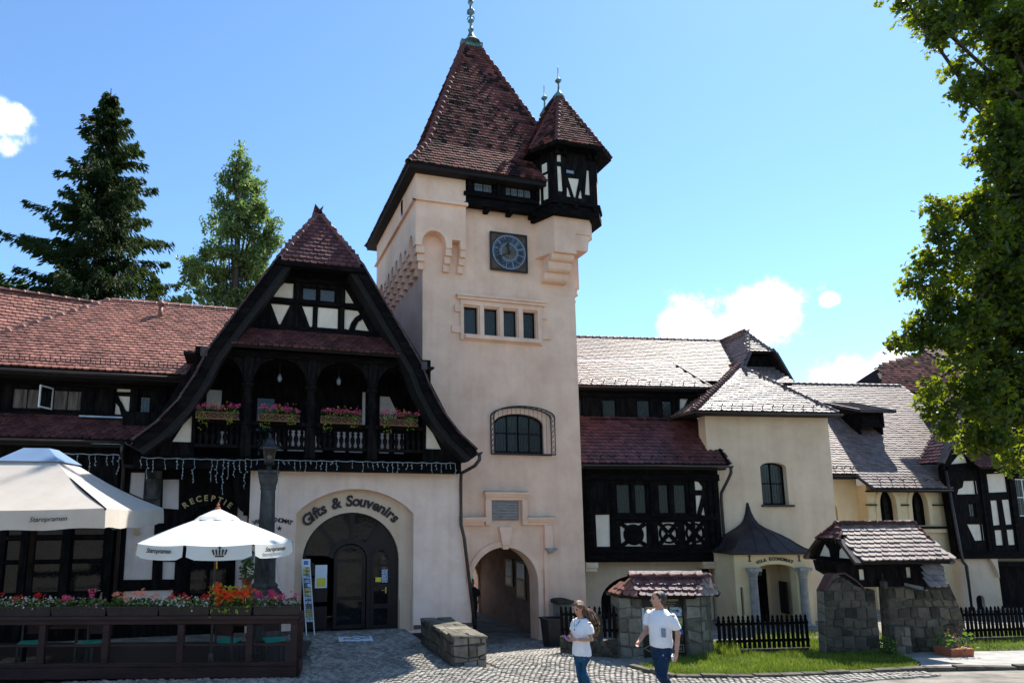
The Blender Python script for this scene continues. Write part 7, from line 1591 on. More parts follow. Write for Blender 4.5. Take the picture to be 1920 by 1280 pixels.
# ------------------------------------------------------------------ postcard rack, door mat, pots
PR_ = Thing('postcard_rack', 'narrow white wire rack of postcards leaning by the shop door', 'postcard rack', (1.86, 17.02, .0))
def pr(u, z): return (1.66 + .17 * (1 - z / 1.9) + u, 17.14 - .10 * (1 - z / 1.9), z)
mb = MB()
for u in (0, .20): mb.tube([pr(u, 0.01), pr(u, 1.88)], .016, 5)
for k in range(15): mb.tube([pr(0, .35 + .1 * k), pr(.2, .35 + .1 * k)], .007, 4)
mb.tube([(1.75, 17.0, .015), (2.2, 16.9, .015)], .01, 5); mb.tube([(1.75, 17.0, .015), (1.68, 16.85, .015)], .01, 5)
PR_.part('frame', mb, 'white_metal')
for k in range(13):
    for u in (.01, .105):
        z = .36 + k * .105; p = pr(u, z); m = MB(); m.hexa([(p[0], p[1] - .02, z), (p[0] + .085, p[1] - .02, z), (p[0] + .085, p[1] - .016, z), (p[0], p[1] - .016, z)], [(p[0] - .006, p[1] - .008, z + .085), (p[0] + .079, p[1] - .008, z + .085), (p[0] + .079, p[1] - .004, z + .085), (p[0] - .006, p[1] - .004, z + .085)]); PR_.part('postcard', m, ['postcard', 'photo_sky', 'photo_meal', 'postcard', 'photo_gold'][(k * 2 + int(u * 50)) % 5])
m = MB(); p = pr(0, 1.72); m.box(p[0] - .01, p[0] + .21, p[1] - .03, p[1] - .022, 1.70, 1.90); PR_.part('header_card', m, 'white_metal'); m = MB(); m.box(p[0] + .04, p[0] + .15, p[1] - .036, p[1] - .031, 1.76, 1.86); PR_.part('header_print', m, 'photo_blue')
DM = Thing('door_mat', 'pale grey door mat with white swirls before the shop door', 'door mat', (2.95, 16.25, .03))
mb = MB(); mb.hexa([(2.50, 16.0, .028), (3.32, 15.9, .028), (3.38, 16.45, .028), (2.56, 16.55, .028)], [(2.50, 16.0, .042), (3.32, 15.9, .042), (3.38, 16.45, .042), (2.56, 16.55, .042)]); DM.part('mat', mb, 'paper')
for cx_, r_ in ((2.75, .12), (2.98, .15), (3.2, .1)): mb = MB(); mb.wall(arc(cx_, 16.23, r_, 0, 360, 16)[:-1], [arc(cx_, 16.23, r_ * .7, 0, 360, 16)[:-1]], .043, .047, 'z'); DM.part('swirl', mb, 'clock_ring')
def pot(label, x, y, z, r, h, plant=True, mat='terracotta', fl=None, square=False, O=(0, 0), yaw=0, spread=1.2, ph=.35):
    t = Thing('flower_pot', label, 'flower pot', (x, y, z), O, yaw, group='terracotta pots')
    mb = MB()
    if square: mb.hexa([(x - r * .9, y - r * .7, z), (x + r * .9, y - r * .7, z), (x + r * .9, y + r * .7, z), (x - r * .9, y + r * .7, z)], [(x - r, y - r * .8, z + h), (x + r, y - r * .8, z + h), (x + r, y + r * .8, z + h), (x - r, y + r * .8, z + h)])
    else: mb.lathe([(r * .7, 0), (r * .95, h * .85), (r * 1.05, h * .85), (r * 1.05, h), (r * .9, h), (r * .85, h * .9)], (x, y, z), 14)
    t.part('pot', mb, mat)
    foliage(t, None, 'leaf', x - r * spread, x + r * spread, y - r * spread, y + r * spread, z + h * .9, z + h + ph, 160, .045)
    for mt, n in (fl or ()): blossoms(t, None, mt + '_blossoms', mt, [(x + random.gauss(0, r * .6), y - r * .5 + random.gauss(0, .05), z + h + ph * random.uniform(.2, 1.2)) for _ in range(n)], .022)
pot('terracotta pot of yellow flowers by the left stone pier of the gate', -.78, -.72, -.3, .13, .34, fl=(('yellow', 8),), O=(15, 12.2), yaw=-10)
pot('wide terracotta trough of pink flowers by the right wall of the gate', .72, -.85, -.12, .28, .30, fl=(('pink', 14), ('yellow', 10)), square=True, O=(15, 12.2), yaw=-10)
solo('stone_ledge', 'rough stone ledge under the terracotta trough', 'ledge', MB().hexa([(15.3, 11.05, -.45), (16.2, 10.9, -.45), (16.25, 11.4, -.45), (15.35, 11.55, -.45)], [(15.32, 11.07, -.13), (16.18, 10.92, -.13), (16.23, 11.38, -.13), (15.37, 11.53, -.13)]), 'stone_dark')
pot('small pot with dark leafy plant behind the lamp column', .30, 16.6, 1.22, .13, .3, ph=.45, spread=1.3)

# ================================================================== people
class Fig:
    def __init__(s, origin, heading): s.o = Vector(origin); s.f = Vector((cos(heading), sin(heading), 0)); s.l = Vector((-sin(heading), cos(heading), 0))
    def __call__(s, f, l, z): return s.o + s.f * f + s.l * l + Vector((0, 0, z))
def limb(m, pts, rs, n=10, flat=None):
    """a tapering closed tube with rounded ends; rs radius or (side, front) per point"""
    m.tube([pts[0]] + list(pts) + [pts[-1]], [1e-3] + list(rs) + [1e-3], n, False)
def torso(m, F, rows, n=16):       # rows: (f, l, z, half width, half depth, twist)
    b = len(m.v)
    for f, l, z, w, d, tw in rows:
        for k in range(n):
            a = 2 * pi * k / n; x = d * cos(a); y = w * sin(a); c, s_ = cos(tw), sin(tw); m.v.append(tuple(F(f + x * c - y * s_, l + x * s_ + y * c, z)))
    for i in range(len(rows) - 1):
        for k in range(n): m.f.append((b + i * n + k, b + i * n + (k + 1) % n, b + (i + 1) * n + (k + 1) % n, b + (i + 1) * n + k))
    m.f += [tuple(b + k for k in range(n))[::-1], tuple(b + (len(rows) - 1) * n + k for k in range(n))]
def hand(m, w, d, up, side, s_=1.0, curl=.5):
    """palm from wrist w along d; up = back of hand; side = thumb side; four fingers and a thumb, curled"""
    d = d.normalized(); up = up.normalized(); side = side.normalized()
    palm = w + d * .045 * s_; limb(m, [w, palm, w + d * .085 * s_], [.022 * s_, .028 * s_, .022 * s_], 8)
    limb(m, [w + d * .03 * s_ - side * .022, w + d * .085 * s_ - side * .026], [.013 * s_, .012 * s_], 8); limb(m, [w + d * .03 * s_ + side * .022, w + d * .085 * s_ + side * .026], [.013 * s_, .012 * s_], 8)
    for k, L_ in enumerate((.070, .080, .075, .058)):
        q = w + d * .085 * s_ + side * (.030 - .02 * k) * s_; d1 = (d - up * curl * .5).normalized(); d2 = (d - up * curl * 1.6).normalized()
        limb(m, [q - d * .012, q + d1 * L_ * .5 * s_, q + (d1 * .5 + d2 * .5) * L_ * s_], [.0095 * s_, .0088 * s_, .0075 * s_], 7)
    q = w + d * .02 * s_ + side * .028 * s_; t1 = (d * .7 + side * .75 - up * .2).normalized(); t2 = (d * .95 + side * .1 - up * .35).normalized()
    limb(m, [q - side * .01, q + t1 * .035 * s_, q + t1 * .035 * s_ + t2 * .032 * s_], [.012 * s_, .0105 * s_, .0085 * s_], 7)
def remesh(o, v, smooth=4):
    r = o.modifiers.new('surface', 'REMESH'); r.mode = 'VOXEL'; r.voxel_size = v; r.use_smooth_shade = True
    if smooth: s_ = o.modifiers.new('smooth', 'SMOOTH'); s_.iterations = smooth; s_.factor = .5
FOLD = bpy.data.textures.new('folds', 'CLOUDS'); FOLD.noise_scale = .11; FOLD.noise_depth = 2
def folds(o, st=.028):
    d = o.modifiers.new('folds', 'DISPLACE'); d.texture = FOLD; d.strength = st; d.mid_level = .5; d.texture_coords = 'LOCAL'
def head(m, F, hf, hl, hz, yaw, pitch, s_=1.0):
    """skull, jaw, nose, ears; returns a mapper in head space (x forward, y left, z up)"""
    Mh = Matrix.Rotation(yaw, 3, 'Z') @ Matrix.Rotation(pitch, 3, 'Y')
    base = F(hf, hl, hz); A = Matrix((F.f, F.l, Vector((0, 0, 1)))).transposed()
    def H(x, y, z): return base + A @ (Mh @ Vector((x, y, z))) * s_
    b = len(m.v); n = 14
    rows = [(-.115, .03, .035, .035), (-.105, .035, .05, .045), (-.08, .025, .062, .058), (-.04, .012, .085, .067), (0, .003, .096, .072), (.04, -.002, .098, .075), (.075, -.004, .085, .066), (.10, -.006, .058, .046), (.113, -.006, .022, .018)]
    for z, f, d, w in rows:
        for k in range(n): a = 2 * pi * k / n; m.v.append(tuple(H(f + d * cos(a), w * sin(a), z)))
    for i in range(len(rows) - 1):
        for k in range(n): m.f.append((b + i * n + k, b + i * n + (k + 1) % n, b + (i + 1) * n + (k + 1) % n, b + (i + 1) * n + k))
    m.f += [tuple(b + k for k in range(n))[::-1], tuple(b + (len(rows) - 1) * n + k for k in range(n))]
    limb(m, [H(.09, 0, .02), H(.105, 0, -.015), H(.112, 0, -.032)], [.009 * s_, .012 * s_, .013 * s_], 7)
    limb(m, [H(.085, 0, -.06), H(.098, 0, -.068)], [.018 * s_, .014 * s_], 7); limb(m, [H(.07, 0, -.098), H(.083, 0, -.10)], [.022 * s_, .018 * s_], 7)
    for sg in (-1, 1): limb(m, [H(-.008, sg * .07, .018), H(-.016, sg * .083, .005), H(-.004, sg * .076, -.022)], [.012 * s_, .016 * s_, .009 * s_], 7)
    return H
def hairball(m, H, c, r):
    q = MB(); q.ball((0, 0, 0), 1, 14, 10); m.add([H(c[0] + x * r[0], c[1] + y * r[1], c[2] + z * r[2]) for x, y, z in q.v], q.f)
def person(label, place, heading, h, build):
    t = Thing('person', label, 'person', place); F = Fig(place, heading); build(t, F, h / 1.75); return t
def legs(F, k, m, poses, hip=.90, r=(.085, .058, .045), ex=0.0):
    for sg, (kf, kz, af, az_) in zip((1, -1), poses):
        limb(m, [F(0, sg * .085 * k, hip * k), F(kf * .5 * k, sg * .09 * k, (hip * .75 + kz * .25) * k), F(kf * k, sg * .085 * k, kz * k), F((kf * .4 + af * .6) * k, sg * .083 * k, (kz * .55 + az_ * .45) * k), F(af * k, sg * .08 * k, az_ * k)],
             [(r[0] + ex) * k, (r[0] * .96 + ex) * k, (r[1] + ex) * k, (r[1] * .97 + ex) * k, (r[2] + ex) * k], 12)
def shoes(t, F, k, feet, mat='shoe'):
    for sg, (af, az_, pt) in zip((1, -1), feet):
        m = MB(); limb(m, [F((af - .07) * k, sg * .08 * k, az_ + .035), F((af + .05) * k, sg * .082 * k, az_ + .04), F((af + .17) * k, sg * .088 * k, az_ + .028)], [.042, .046, .034], 10); o = t.part('shoe', m, mat); remesh(o, .01)
def face(t, H, parent, lips=True):
    for sg in (-1, 1): m = MB(); m.ball(tuple(H(.082, sg * .032, .012)), .012, 8, 6); t.part('eye', m, 'eye', parent, True); m = MB(); limb(m, [H(.09, sg * .016, .034), H(.088, sg * .05, .032)], [.004, .004], 5); t.part('eyebrow', m, 'hair_black', parent)
    m = MB(); limb(m, [H(.094, -.022, -.064), H(.104, 0, -.063), H(.094, .022, -.064)], [.005, .007, .005], 6); t.part('mouth', m, 'lips', parent, True)

def woman(t, F, k):
    b = MB()
    torso(b, F, [(0, 0, .80 * k, .15 * k, .11 * k, 0), (0, 0, .92 * k, .165 * k, .12 * k, 0), (.0, 0, 1.08 * k, .13 * k, .10 * k, 0), (.0, 0, 1.25 * k, .15 * k, .115 * k, 0), (-.015, 0, 1.38 * k, .165 * k, .095 * k, 0), (-.02, 0, 1.44 * k, .10 * k, .07 * k, 0)])
    limb(b, [F(-.02, 0, 1.40 * k), F(.0, 0, 1.48 * k), F(.03, 0, 1.56 * k)], [.055 * k, .048 * k, .05 * k])
    H = head(b, F, .045, 0, 1.615 * k, .12, .42, k)
    legs(F, k, b, [(.04, .48, -.05, .09), (-.03, .48, -.10, .09)], .86, (.088, .06, .042))
    # both forearms brought forward to the phone
    for sg, ef, el_, ez, wf, wl, wz in ((1, -.02, .235, 1.10, .235, .13, 1.115), (-1, .03, -.21, 1.10, .26, -.02, 1.13)):
        limb(b, [F(-.02, sg * .165 * k, 1.38 * k), F(-.02, sg * .20 * k, 1.26 * k), F(ef, el_ * k, ez * k), F((ef + wf) / 2, (el_ + wl) / 2 * k, (ez + wz) / 2 * k), F(wf, wl * k, wz * k)], [.05 * k, .044 * k, .038 * k, .034 * k, .024 * k], 10)
        d = F(wf, wl, wz) - F(ef, el_, ez); hand(b, F(wf, wl * k, wz * k), d, F.l * (.5 * sg) + Vector((0, 0, .3)), Vector((0, 0, 1)) * .9 + F.f * .2, k, .55)
    o = t.part('body', b, 'skin'); remesh(o, .0085, 3); face(t, H, o)
    s_ = MB(); torso(s_, F, [(.0, 0, .80 * k, .188 * k, .145 * k, 0), (.0, 0, .90 * k, .185 * k, .145 * k, 0), (.005, 0, 1.02 * k, .16 * k, .132 * k, 0), (.02, 0, 1.18 * k, .165 * k, .142 * k, 0), (.015, 0, 1.28 * k, .175 * k, .138 * k, 0), (-.015, 0, 1.39 * k, .175 * k, .105 * k, 0), (-.02, 0, 1.435 * k, .11 * k, .08 * k, 0)], 20)
    for sg, ef, el_, ez in ((1, -.02, .235, 1.10), (-1, .03, -.21, 1.10)):
        limb(s_, [F(-.02, sg * .14 * k, 1.37 * k), F(-.02, sg * .20 * k, 1.27 * k), F((-.02 + ef) / 2, (.2 * sg + el_) / 2 * k, 1.19 * k)], [.07 * k, .064 * k, .062 * k], 12)
    o = t.part('shirt', s_, 'white_shirt'); remesh(o, .012, 4); folds(o)
    j = MB(); torso(j, F, [(0, 0, .70 * k, .14 * k, .12 * k, 0), (0, 0, .78 * k, .17 * k, .13 * k, 0), (0, 0, .90 * k, .17 * k, .125 * k, 0), (0, 0, .98 * k, .14 * k, .11 * k, 0)], 18)
    legs(F, k, j, [(.04, .48, -.05, .09), (-.03, .48, -.10, .09)], .86, (.092, .066, .055), .006); o = t.part('jeans', j, 'jeans'); remesh(o, .012, 4); folds(o, .022)
    shoes(t, F, k, [(-.05, t.base.z, 0), (-.10, t.base.z, 0)])
    # long wavy hair gathered behind
    hm = MB(); hairball(hm, H, (-.022, 0, .036), (.108, .088, .096))
    limb(hm, [H(-.06, 0, .06), H(-.10, 0, .03), H(-.11, 0, -.03)], [.06 * k, .06 * k, .055 * k], 12)
    for sg in (-1, 1): limb(hm, [H(.06, sg * .04, .09), H(.01, sg * .066, .06), H(-.05, sg * .066, .02), H(-.085, sg * .045, -.03)], [.022 * k, .032 * k, .04 * k, .035 * k], 10)
    o = t.part('hair', hm, 'hair_brown'); remesh(o, .011, 2)
    tail = MB(); rnd = random.Random(2)
    for i in range(90):                                   # combed strands over the skull, back to the tie
        a = rnd.uniform(-1.35, 1.35); pts = []
        for q in range(7):
            u = q / 6; th_ = radians(28 + 128 * u); w_ = sin(a) * sin(th_) ** .7; pts.append(H(-.022 + .113 * cos(th_) * cos(a * .75 * (1 - u)), .093 * w_ * (1 - u * .55), .036 + .101 * sin(th_) * cos(a * .8) - .03 * u))
        tail.tube(pts, [.002] + [.0045] * 5 + [.003], 4, False)
    for i in range(80):
        a = rnd.uniform(0, 6.3); r = .085 * sqrt(rnd.random()); ph = rnd.uniform(0, 6.3); L_ = rnd.uniform(.75, 1.0); pts = []
        for q in range(13):
            u = q / 12 * L_; sp = .45 + 1.25 * sin(pi * min(1, u * .85 + .12)); wv = .014 * sin(u * 24 + ph)
            c = F(-.085 - .15 * u ** .6 - .01 * sin(u * 3), .02 + .03 * u, 1.60 * k - .48 * u); pts.append(c + F.f * (r * cos(a) * sp + wv) + F.l * (r * sin(a) * sp + wv * .6))
        tail.tube(pts, [.010] + [.015] * 10 + [.010, .003], 5, False)
    t.part('ponytail', tail, 'hair_brown', smooth=True)
    ph = MB(); c = F(.36, .06, 1.155 * k); d = (F.f * .9 + Vector((0, 0, .42))).normalized()
    m = MB(); m.bar(F(.34, .055, 1.10 * k), F(.44, .055, 1.19 * k), .085, .014, (0, 0, 1)); PHONE.append((m, F(.39, .055, 1.14 * k)))
    n_ = MB(); n_.tube([F(.075, .06, 1.41 * k), F(.125, .02, 1.32 * k), F(.13, 0, 1.27 * k), F(.125, -.02, 1.32 * k), F(.075, -.06, 1.41 * k)], .006, 5); n_.ball(tuple(F(.14, 0, 1.25 * k)), .02, 6, 5); t.part('necklace', n_, 'grey_pocket')
    w_ = MB(); w_.tube([F(.2 + .033 * cos(a), .135, 1.112 * k + .033 * sin(a)) for a in [i * pi / 5 for i in range(11)]], .006, 5); t.part('bracelet', w_, 'white_paint')
PHONE = []
WX, WY = 5.62, 10.0
person('woman in white T-shirt and blue jeans with long brown ponytail looking at her phone', (WX, WY, gz(WX, WY)), radians(196), 1.63, woman)
for m, c in PHONE: solo('mobile_phone', 'purple phone held in the hands of the woman', 'phone', m, 'phone')

def man(t, F, k):
    b = MB()
    tor = [(0, 0, .86 * k, .155 * k, .11 * k, 0), (0, 0, .96 * k, .165 * k, .125 * k, 0), (.005, 0, 1.10 * k, .16 * k, .12 * k, 0), (.0, 0, 1.28 * k, .18 * k, .125 * k, 0), (-.01, 0, 1.42 * k, .19 * k, .105 * k, 0), (-.02, 0, 1.49 * k, .12 * k, .08 * k, 0)]
    torso(b, F, tor)
    limb(b, [F(-.02, 0, 1.45 * k), F(.005, 0, 1.53 * k), F(.02, 0, 1.59 * k)], [.066 * k, .06 * k, .06 * k])
    H = head(b, F, .03, 0, 1.655 * k, -.6, .04, 1.02 * k)
    lp_ = [(.16, .50, .05, .10), (-.05, .50, -.30, .14)]
    legs(F, k, b, lp_, .92, (.09, .062, .045))
    for sg, el_, wr, cu in ((1, (-.06, .26, 1.16), (.02, .27, .915), .4), (-1, (.02, -.24, 1.15), (.27, -.20, 1.02), .8)):
        limb(b, [F(-.01, sg * .19 * k, 1.43 * k), F(-.03, sg * .235 * k, 1.30 * k), F(el_[0], el_[1] * k, el_[2] * k), F((el_[0] * .45 + wr[0] * .55), (el_[1] + wr[1]) / 2 * k, (el_[2] * .5 + wr[2] * .5) * k), F(wr[0], wr[1] * k, wr[2] * k)], [.058 * k, .052 * k, .044 * k, .039 * k, .029 * k], 10)
        hand(b, F(wr[0], wr[1] * k, wr[2] * k), F(*wr) - F(*el_), F.l * sg, F.f + Vector((0, 0, .1)), 1.08 * k, cu)
    o = t.part('body', b, 'skin'); remesh(o, .0085, 3); face(t, H, o)
    s_ = MB(); torso(s_, F, [(.0, 0, .93 * k, .178 * k, .142 * k, 0), (.0, 0, 1.0 * k, .185 * k, .148 * k, 0), (.01, 0, 1.12 * k, .178 * k, .142 * k, 0), (.008, 0, 1.28 * k, .195 * k, .142 * k, 0), (-.005, 0, 1.41 * k, .20 * k, .118 * k, 0), (-.018, 0, 1.49 * k, .13 * k, .088 * k, 0)], 20)
    for sg, ef, el_ in ((1, -.045, .25), (-1, -.005, -.24)): limb(s_, [F(-.01, sg * .16 * k, 1.42 * k), F(-.02, sg * .225 * k, 1.33 * k), F(ef, el_ * k, 1.22 * k)], [.078 * k, .075 * k, .074 * k], 12)
    o = t.part('shirt', s_, 'white_shirt'); remesh(o, .012, 4); folds(o)
    p = MB(); a, c = F(.135, .10 * k, 1.24 * k), F(.098, .155 * k, 1.24 * k); nrm = (F.f * .83 + F.l * .55).normalized()
    e = (c - a); q = [a + nrm * .018, c + nrm * .018, c + nrm * .022 - Vector((0, 0, .13)), a + nrm * .022 - Vector((0, 0, .13))]; p.hexa(q, [v + nrm * .008 for v in q]); t.part('pocket', p, 'grey_pocket')
    j = MB(); torso(j, F, [(0, 0, .78 * k, .15 * k, .125 * k, 0), (0, 0, .88 * k, .172 * k, .135 * k, 0), (0, 0, .99 * k, .168 * k, .13 * k, 0)], 18); legs(F, k, j, lp_, .92, (.096, .07, .06), .006); o = t.part('jeans', j, 'dark_jeans'); remesh(o, .012, 4); folds(o, .022); folds(o, .022)
    shoes(t, F, k, [(.05, t.base.z + .01, 0), (-.30, t.base.z + .06, 0)])
    hm = MB(); hairball(hm, H, (-.036, 0, .022), (.102, .086, .102)); limb(hm, [H(-.055, 0, .0), H(-.06, 0, -.085)], [.066 * k, .05 * k], 12)
    for sg in (-1, 1): limb(hm, [H(.03, sg * .04, .09), H(-.01, sg * .058, .05), H(-.03, sg * .055, -.02)], [.03 * k, .036 * k, .026 * k], 10)
    o = t.part('hair', hm, 'hair_black'); remesh(o, .009, 2)
    m = MB(); m.bar(F(.02, .215 * k, .83 * k), F(.08, .235 * k, .80 * k), .03, .09, (0, 0, 1)); WAL.append(m)
WAL = []
MX, MY = 6.44, 9.0
person('man in white pocket T-shirt and navy jeans walking past the kiosk', (MX, MY, gz(MX, MY)), radians(200), 1.74, man)
solo('folded_map', 'pale folded paper in the hand of the walking man', 'paper', WAL[0], 'paper')

def stroller_person(t, F, k):
    b = MB(); torso(b, F, [(0, 0, .8 * k, .16 * k, .12 * k, 0), (0, 0, .95 * k, .17 * k, .13 * k, 0), (0, 0, 1.1 * k, .15 * k, .12 * k, 0), (0, 0, 1.3 * k, .19 * k, .13 * k, 0), (0, 0, 1.42 * k, .18 * k, .1 * k, 0), (0, 0, 1.5 * k, .1 * k, .08 * k, 0)])
    limb(b, [F(0, 0, 1.46 * k), F(.01, 0, 1.58 * k)], [.055 * k, .055 * k]); H = head(b, F, .03, 0, 1.64 * k, .2, .1, k); legs(F, k, b, [(.1, .5, .02, .1), (-.03, .5, -.2, .12)])
    for sg in (1, -1): limb(b, [F(0, sg * .18 * k, 1.42 * k), F(-.04, sg * .24 * k, 1.16 * k), F(.2, sg * .2 * k, 1.02 * k)], [.055 * k, .045 * k, .03 * k]); hand(b, F(.2, sg * .2 * k, 1.02 * k), F.f, Vector((0, 0, 1)), -F.l * sg, k, 1)
    o = t.part('body', b, 'skin'); remesh(o, .011, 3)
    s_ = MB(); torso(s_, F, [(0, 0, .78 * k, .19 * k, .15 * k, 0), (0, 0, 1.1 * k, .17 * k, .14 * k, 0), (0, 0, 1.3 * k, .205 * k, .145 * k, 0), (0, 0, 1.43 * k, .19 * k, .115 * k, 0), (0, 0, 1.5 * k, .11 * k, .09 * k, 0)]); 
    for sg in (1, -1): limb(s_, [F(0, sg * .16 * k, 1.41 * k), F(-.04, sg * .235 * k, 1.2 * k)], [.075 * k, .065 * k])
    o = t.part('shirt', s_, 'dark_cloth'); remesh(o, .014)
    j = MB(); torso(j, F, [(0, 0, .74 * k, .15 * k, .13 * k, 0), (0, 0, .95 * k, .175 * k, .14 * k, 0)]); legs(F, k, j, [(.1, .5, .02, .1), (-.03, .5, -.2, .12)], .9, (.095, .07, .06), .006); o = t.part('trousers', j, 'dark_cloth'); remesh(o, .014)
    hm = MB(); limb(hm, [H(.05, 0, .09), H(-.05, 0, .07), H(-.07, 0, -.03), H(-.07, 0, -.12)], [.04, .08, .075, .06], 10); o = t.part('hair', hm, 'hair_black'); remesh(o, .012, 2)
    shoes(t, F, k, [(.02, t.base.z, 0), (-.2, t.base.z + .03, 0)])
person('person in dark clothes standing in the shade of the archway', (7.62, 20.6, -0.78), radians(250), 1.66, stroller_person)

# ================================================================== trees
def leafcard(m, c, d, e, k, tint):         # pointed leaf of two folded halves
    n = d.cross(e) * (k * .18); m.add([c - d * k, c + e * k * .55 + n, c + d * k, c - e * k * .55 + n], [(0, 1, 2), (0, 2, 3)], tint)
def rdir(r): 
    z = r.uniform(-1, 1); a = r.uniform(0, 2 * pi); q = sqrt(1 - z * z); return Vector((q * cos(a), q * sin(a), z))
def spruce(name, label, base, top, rad, seed, z_start=0.12, whorl=.42, dens=1.0, group=None):
    rnd = random.Random(seed); base = Vector(base); H_ = top - base.z
    t = Thing(name, label, 'tree', base, group=group)
    m = MB(); m.tube([base, base + Vector((0.1, 0, H_ * .5)), base + Vector((0, 0, H_))], [rad * .075, rad * .045, .02], 8); tr = t.part('trunk', m, 'bark')
    bm_ = MB(); nd = MB(); z = H_ * z_start; 
    while z < H_ * .985:
        u = z / H_; R_ = rad * (1 - u) ** .82 * (1 + .05 * sin(z * 3)) + .12; nb = max(5, int((6 + 5 * (1 - u)) * 1.0))
        for i in range(nb):
            a = 2 * pi * (i + rnd.random() * .9) / nb; L_ = R_ * rnd.choice((rnd.uniform(.45, .8), rnd.uniform(.8, 1.2))); d0 = Vector((cos(a), sin(a), 0)); sd = Vector((-sin(a), cos(a), 0)); zz_ = z + rnd.uniform(-.4, .4)
            drp = rnd.uniform(.22, .42) * (1 - u * .9); P_ = lambda s_: base + Vector((0, 0, zz_)) + d0 * (L_ * s_) + Vector((0, 0, -drp * L_ * s_ * (1.25 - .75 * s_) + (.25 * u) * L_ * s_))
            bm_.tube([P_(0), P_(.5), P_(1)], [.035 * (1 - u) + .012, .02, .006], 4, False)
            n = int((14 + 40 * L_) * dens)
            for q in range(n):
                s_ = rnd.uniform(.10, 1.0) ** .8; w_ = (1 - s_) * .38 * L_ * min(1, .5 + s_) + .10; off = rnd.uniform(-1, 1) * w_; c = P_(s_) + sd * off + Vector((0, 0, -.04 - abs(rnd.gauss(0, .17)) - .18 * abs(off)))
                dd = (d0 * .7 + sd * (.8 if off > 0 else -.8) * rnd.random() + Vector((0, 0, -.35 - 1.3 * rnd.random() ** 2))).normalized(); e = rdir(rnd).cross(dd).normalized(); k = rnd.uniform(.10, .22); tint = min(1, max(0, .35 + .5 * s_ * rnd.random() + rnd.gauss(0, .15)))
                leafcard(nd, c, dd, e * .55, k, tint)
        z += whorl * rnd.uniform(.8, 1.2) * (1.0 - .45 * u)
    t.part('branches', bm_, 'bark', tr); o = t.part('crown', nd, 'spruce_needle'); return t
s1 = (-7.59, 35.0, 13.82); s1t = [0, 0, 25.69]
spruce('spruce_tree', 'tall dark spruce rising behind the left roof', (s1[0], s1[1], 0.5), s1t[2], 7.6, 1, z_start=.30, whorl=.5, dens=1.5)
for lab, b_, t_, rd in (('small spruce tip showing right of the tall spruce', (-5.32, 39.37, 15.44), [0, 0, 17.03], 2.6), ('low dark conifer beside the foot of the birch', (-3.76, 40.99, 15.76), [0, 0, 16.53], 2.6)):
    spruce('small_conifer', lab, (b_[0], b_[1], 1.0), t_[2], rd, hash(lab) % 97 if False else int(rd * 10 + b_[0]), z_start=.5, dens=.7, group='small conifers behind the roof')

def broadleaf(name, label, base, clumps, limbs, leaf, mat, bark, size, n_per, seed, shape='card', trunk_r=.2, trunk_top=None, flat=.8, group=None, nsub=5):
    """clumps: (x, y, z, r); leaves fill each clump's shell and volume, gathered on twigs"""
    rnd = random.Random(seed); t = Thing(name, label, 'tree', base, group=group); base = Vector(base)
    m = MB(); tt = Vector(trunk_top); m.tube([base, base + (tt - base) * .5 + Vector((.08, .05, 0)), tt], [trunk_r, trunk_r * .75, trunk_r * .45], 10); tr = t.part('trunk', m, bark, smooth=True)
    lm = MB()
    for c in clumps:
        c3 = Vector(c[:3]); s_ = base + (tt - base) * rnd.uniform(.45, .98); mid = s_ + (c3 - s_) * .5 + Vector((0, 0, .12 * (c3 - s_).length)); lm.tube([s_, mid, c3], [trunk_r * .28, trunk_r * .16, .015], 6, False)
    t.part('limbs', lm, bark, tr, True)
    lf_ = MB(); tw = MB()
    for cx_, cy_, cz_, r in clumps:
        c0 = Vector((cx_, cy_, cz_)); seen = (c0 - EYE).dot(right) / (c0 - EYE).dot(fwd) < 1.02; n = int((n_per if seen else n_per * .28) * r ** 2.2); nt_ = max(4, n // 9)
        subs = [(c0 + rdir(rnd) * r * .66 * rnd.random() ** .5, r * rnd.uniform(.30, .58)) for _ in range(nsub)] or [(c0, r)]
        for i in range(nt_):
            c3, rs_ = subs[i % len(subs)]; d = rdir(rnd); d.z *= flat; q = c3 + d * rs_ * (rnd.random() ** .5) * rnd.uniform(.75, 1.15); g = (q - c3).normalized() if (q - c3).length > 1e-3 else Vector((0, 0, 1)); tip = q + g * size * 2.2 + Vector((0, 0, -size * .8))
            if i % 2 == 0: tw.tube([c3 + (q - c3) * .45, q, tip], [.008, .006, .003], 3, False)
            tn = rnd.random()
            for j in range(9):
                p = q + (tip - q) * rnd.random() + rdir(rnd) * size * 1.5; dd = (rdir(rnd) * .8 + Vector((0, 0, -.55))).normalized(); nrm = (rdir(rnd) * .7 + Vector((0, 0, 1)) * rnd.uniform(.2, 1)).normalized(); e = nrm.cross(dd)
                if e.length < .1: continue
                e.normalize(); k = size * rnd.uniform(.5, 1.35); tint = min(1, max(0, .25 + .5 * tn + rnd.gauss(0, .12)))
                if shape == 'maple':
                    pts = [(-.8, 0), (-.3, .65), (.0, .36), (.35, .78), (.4, .25), (1.0, 0), (.4, -.25), (.35, -.78), (.0, -.36), (-.3, -.65)]
                    nn_ = dd.cross(e); vs = [p + dd * (a * k) + e * (b * k) + nn_ * (abs(b) * k * .25) for a, b in pts]; lf_.add([p] + vs, [(0, i_ + 1, (i_ + 1) % 10 + 1) for i_ in range(10)], tint)
                else: leafcard(lf_, p, dd, e, k, tint)
    t.part('twigs', tw, bark, tr, kind='stuff'); t.part('crown', lf_, mat); return t
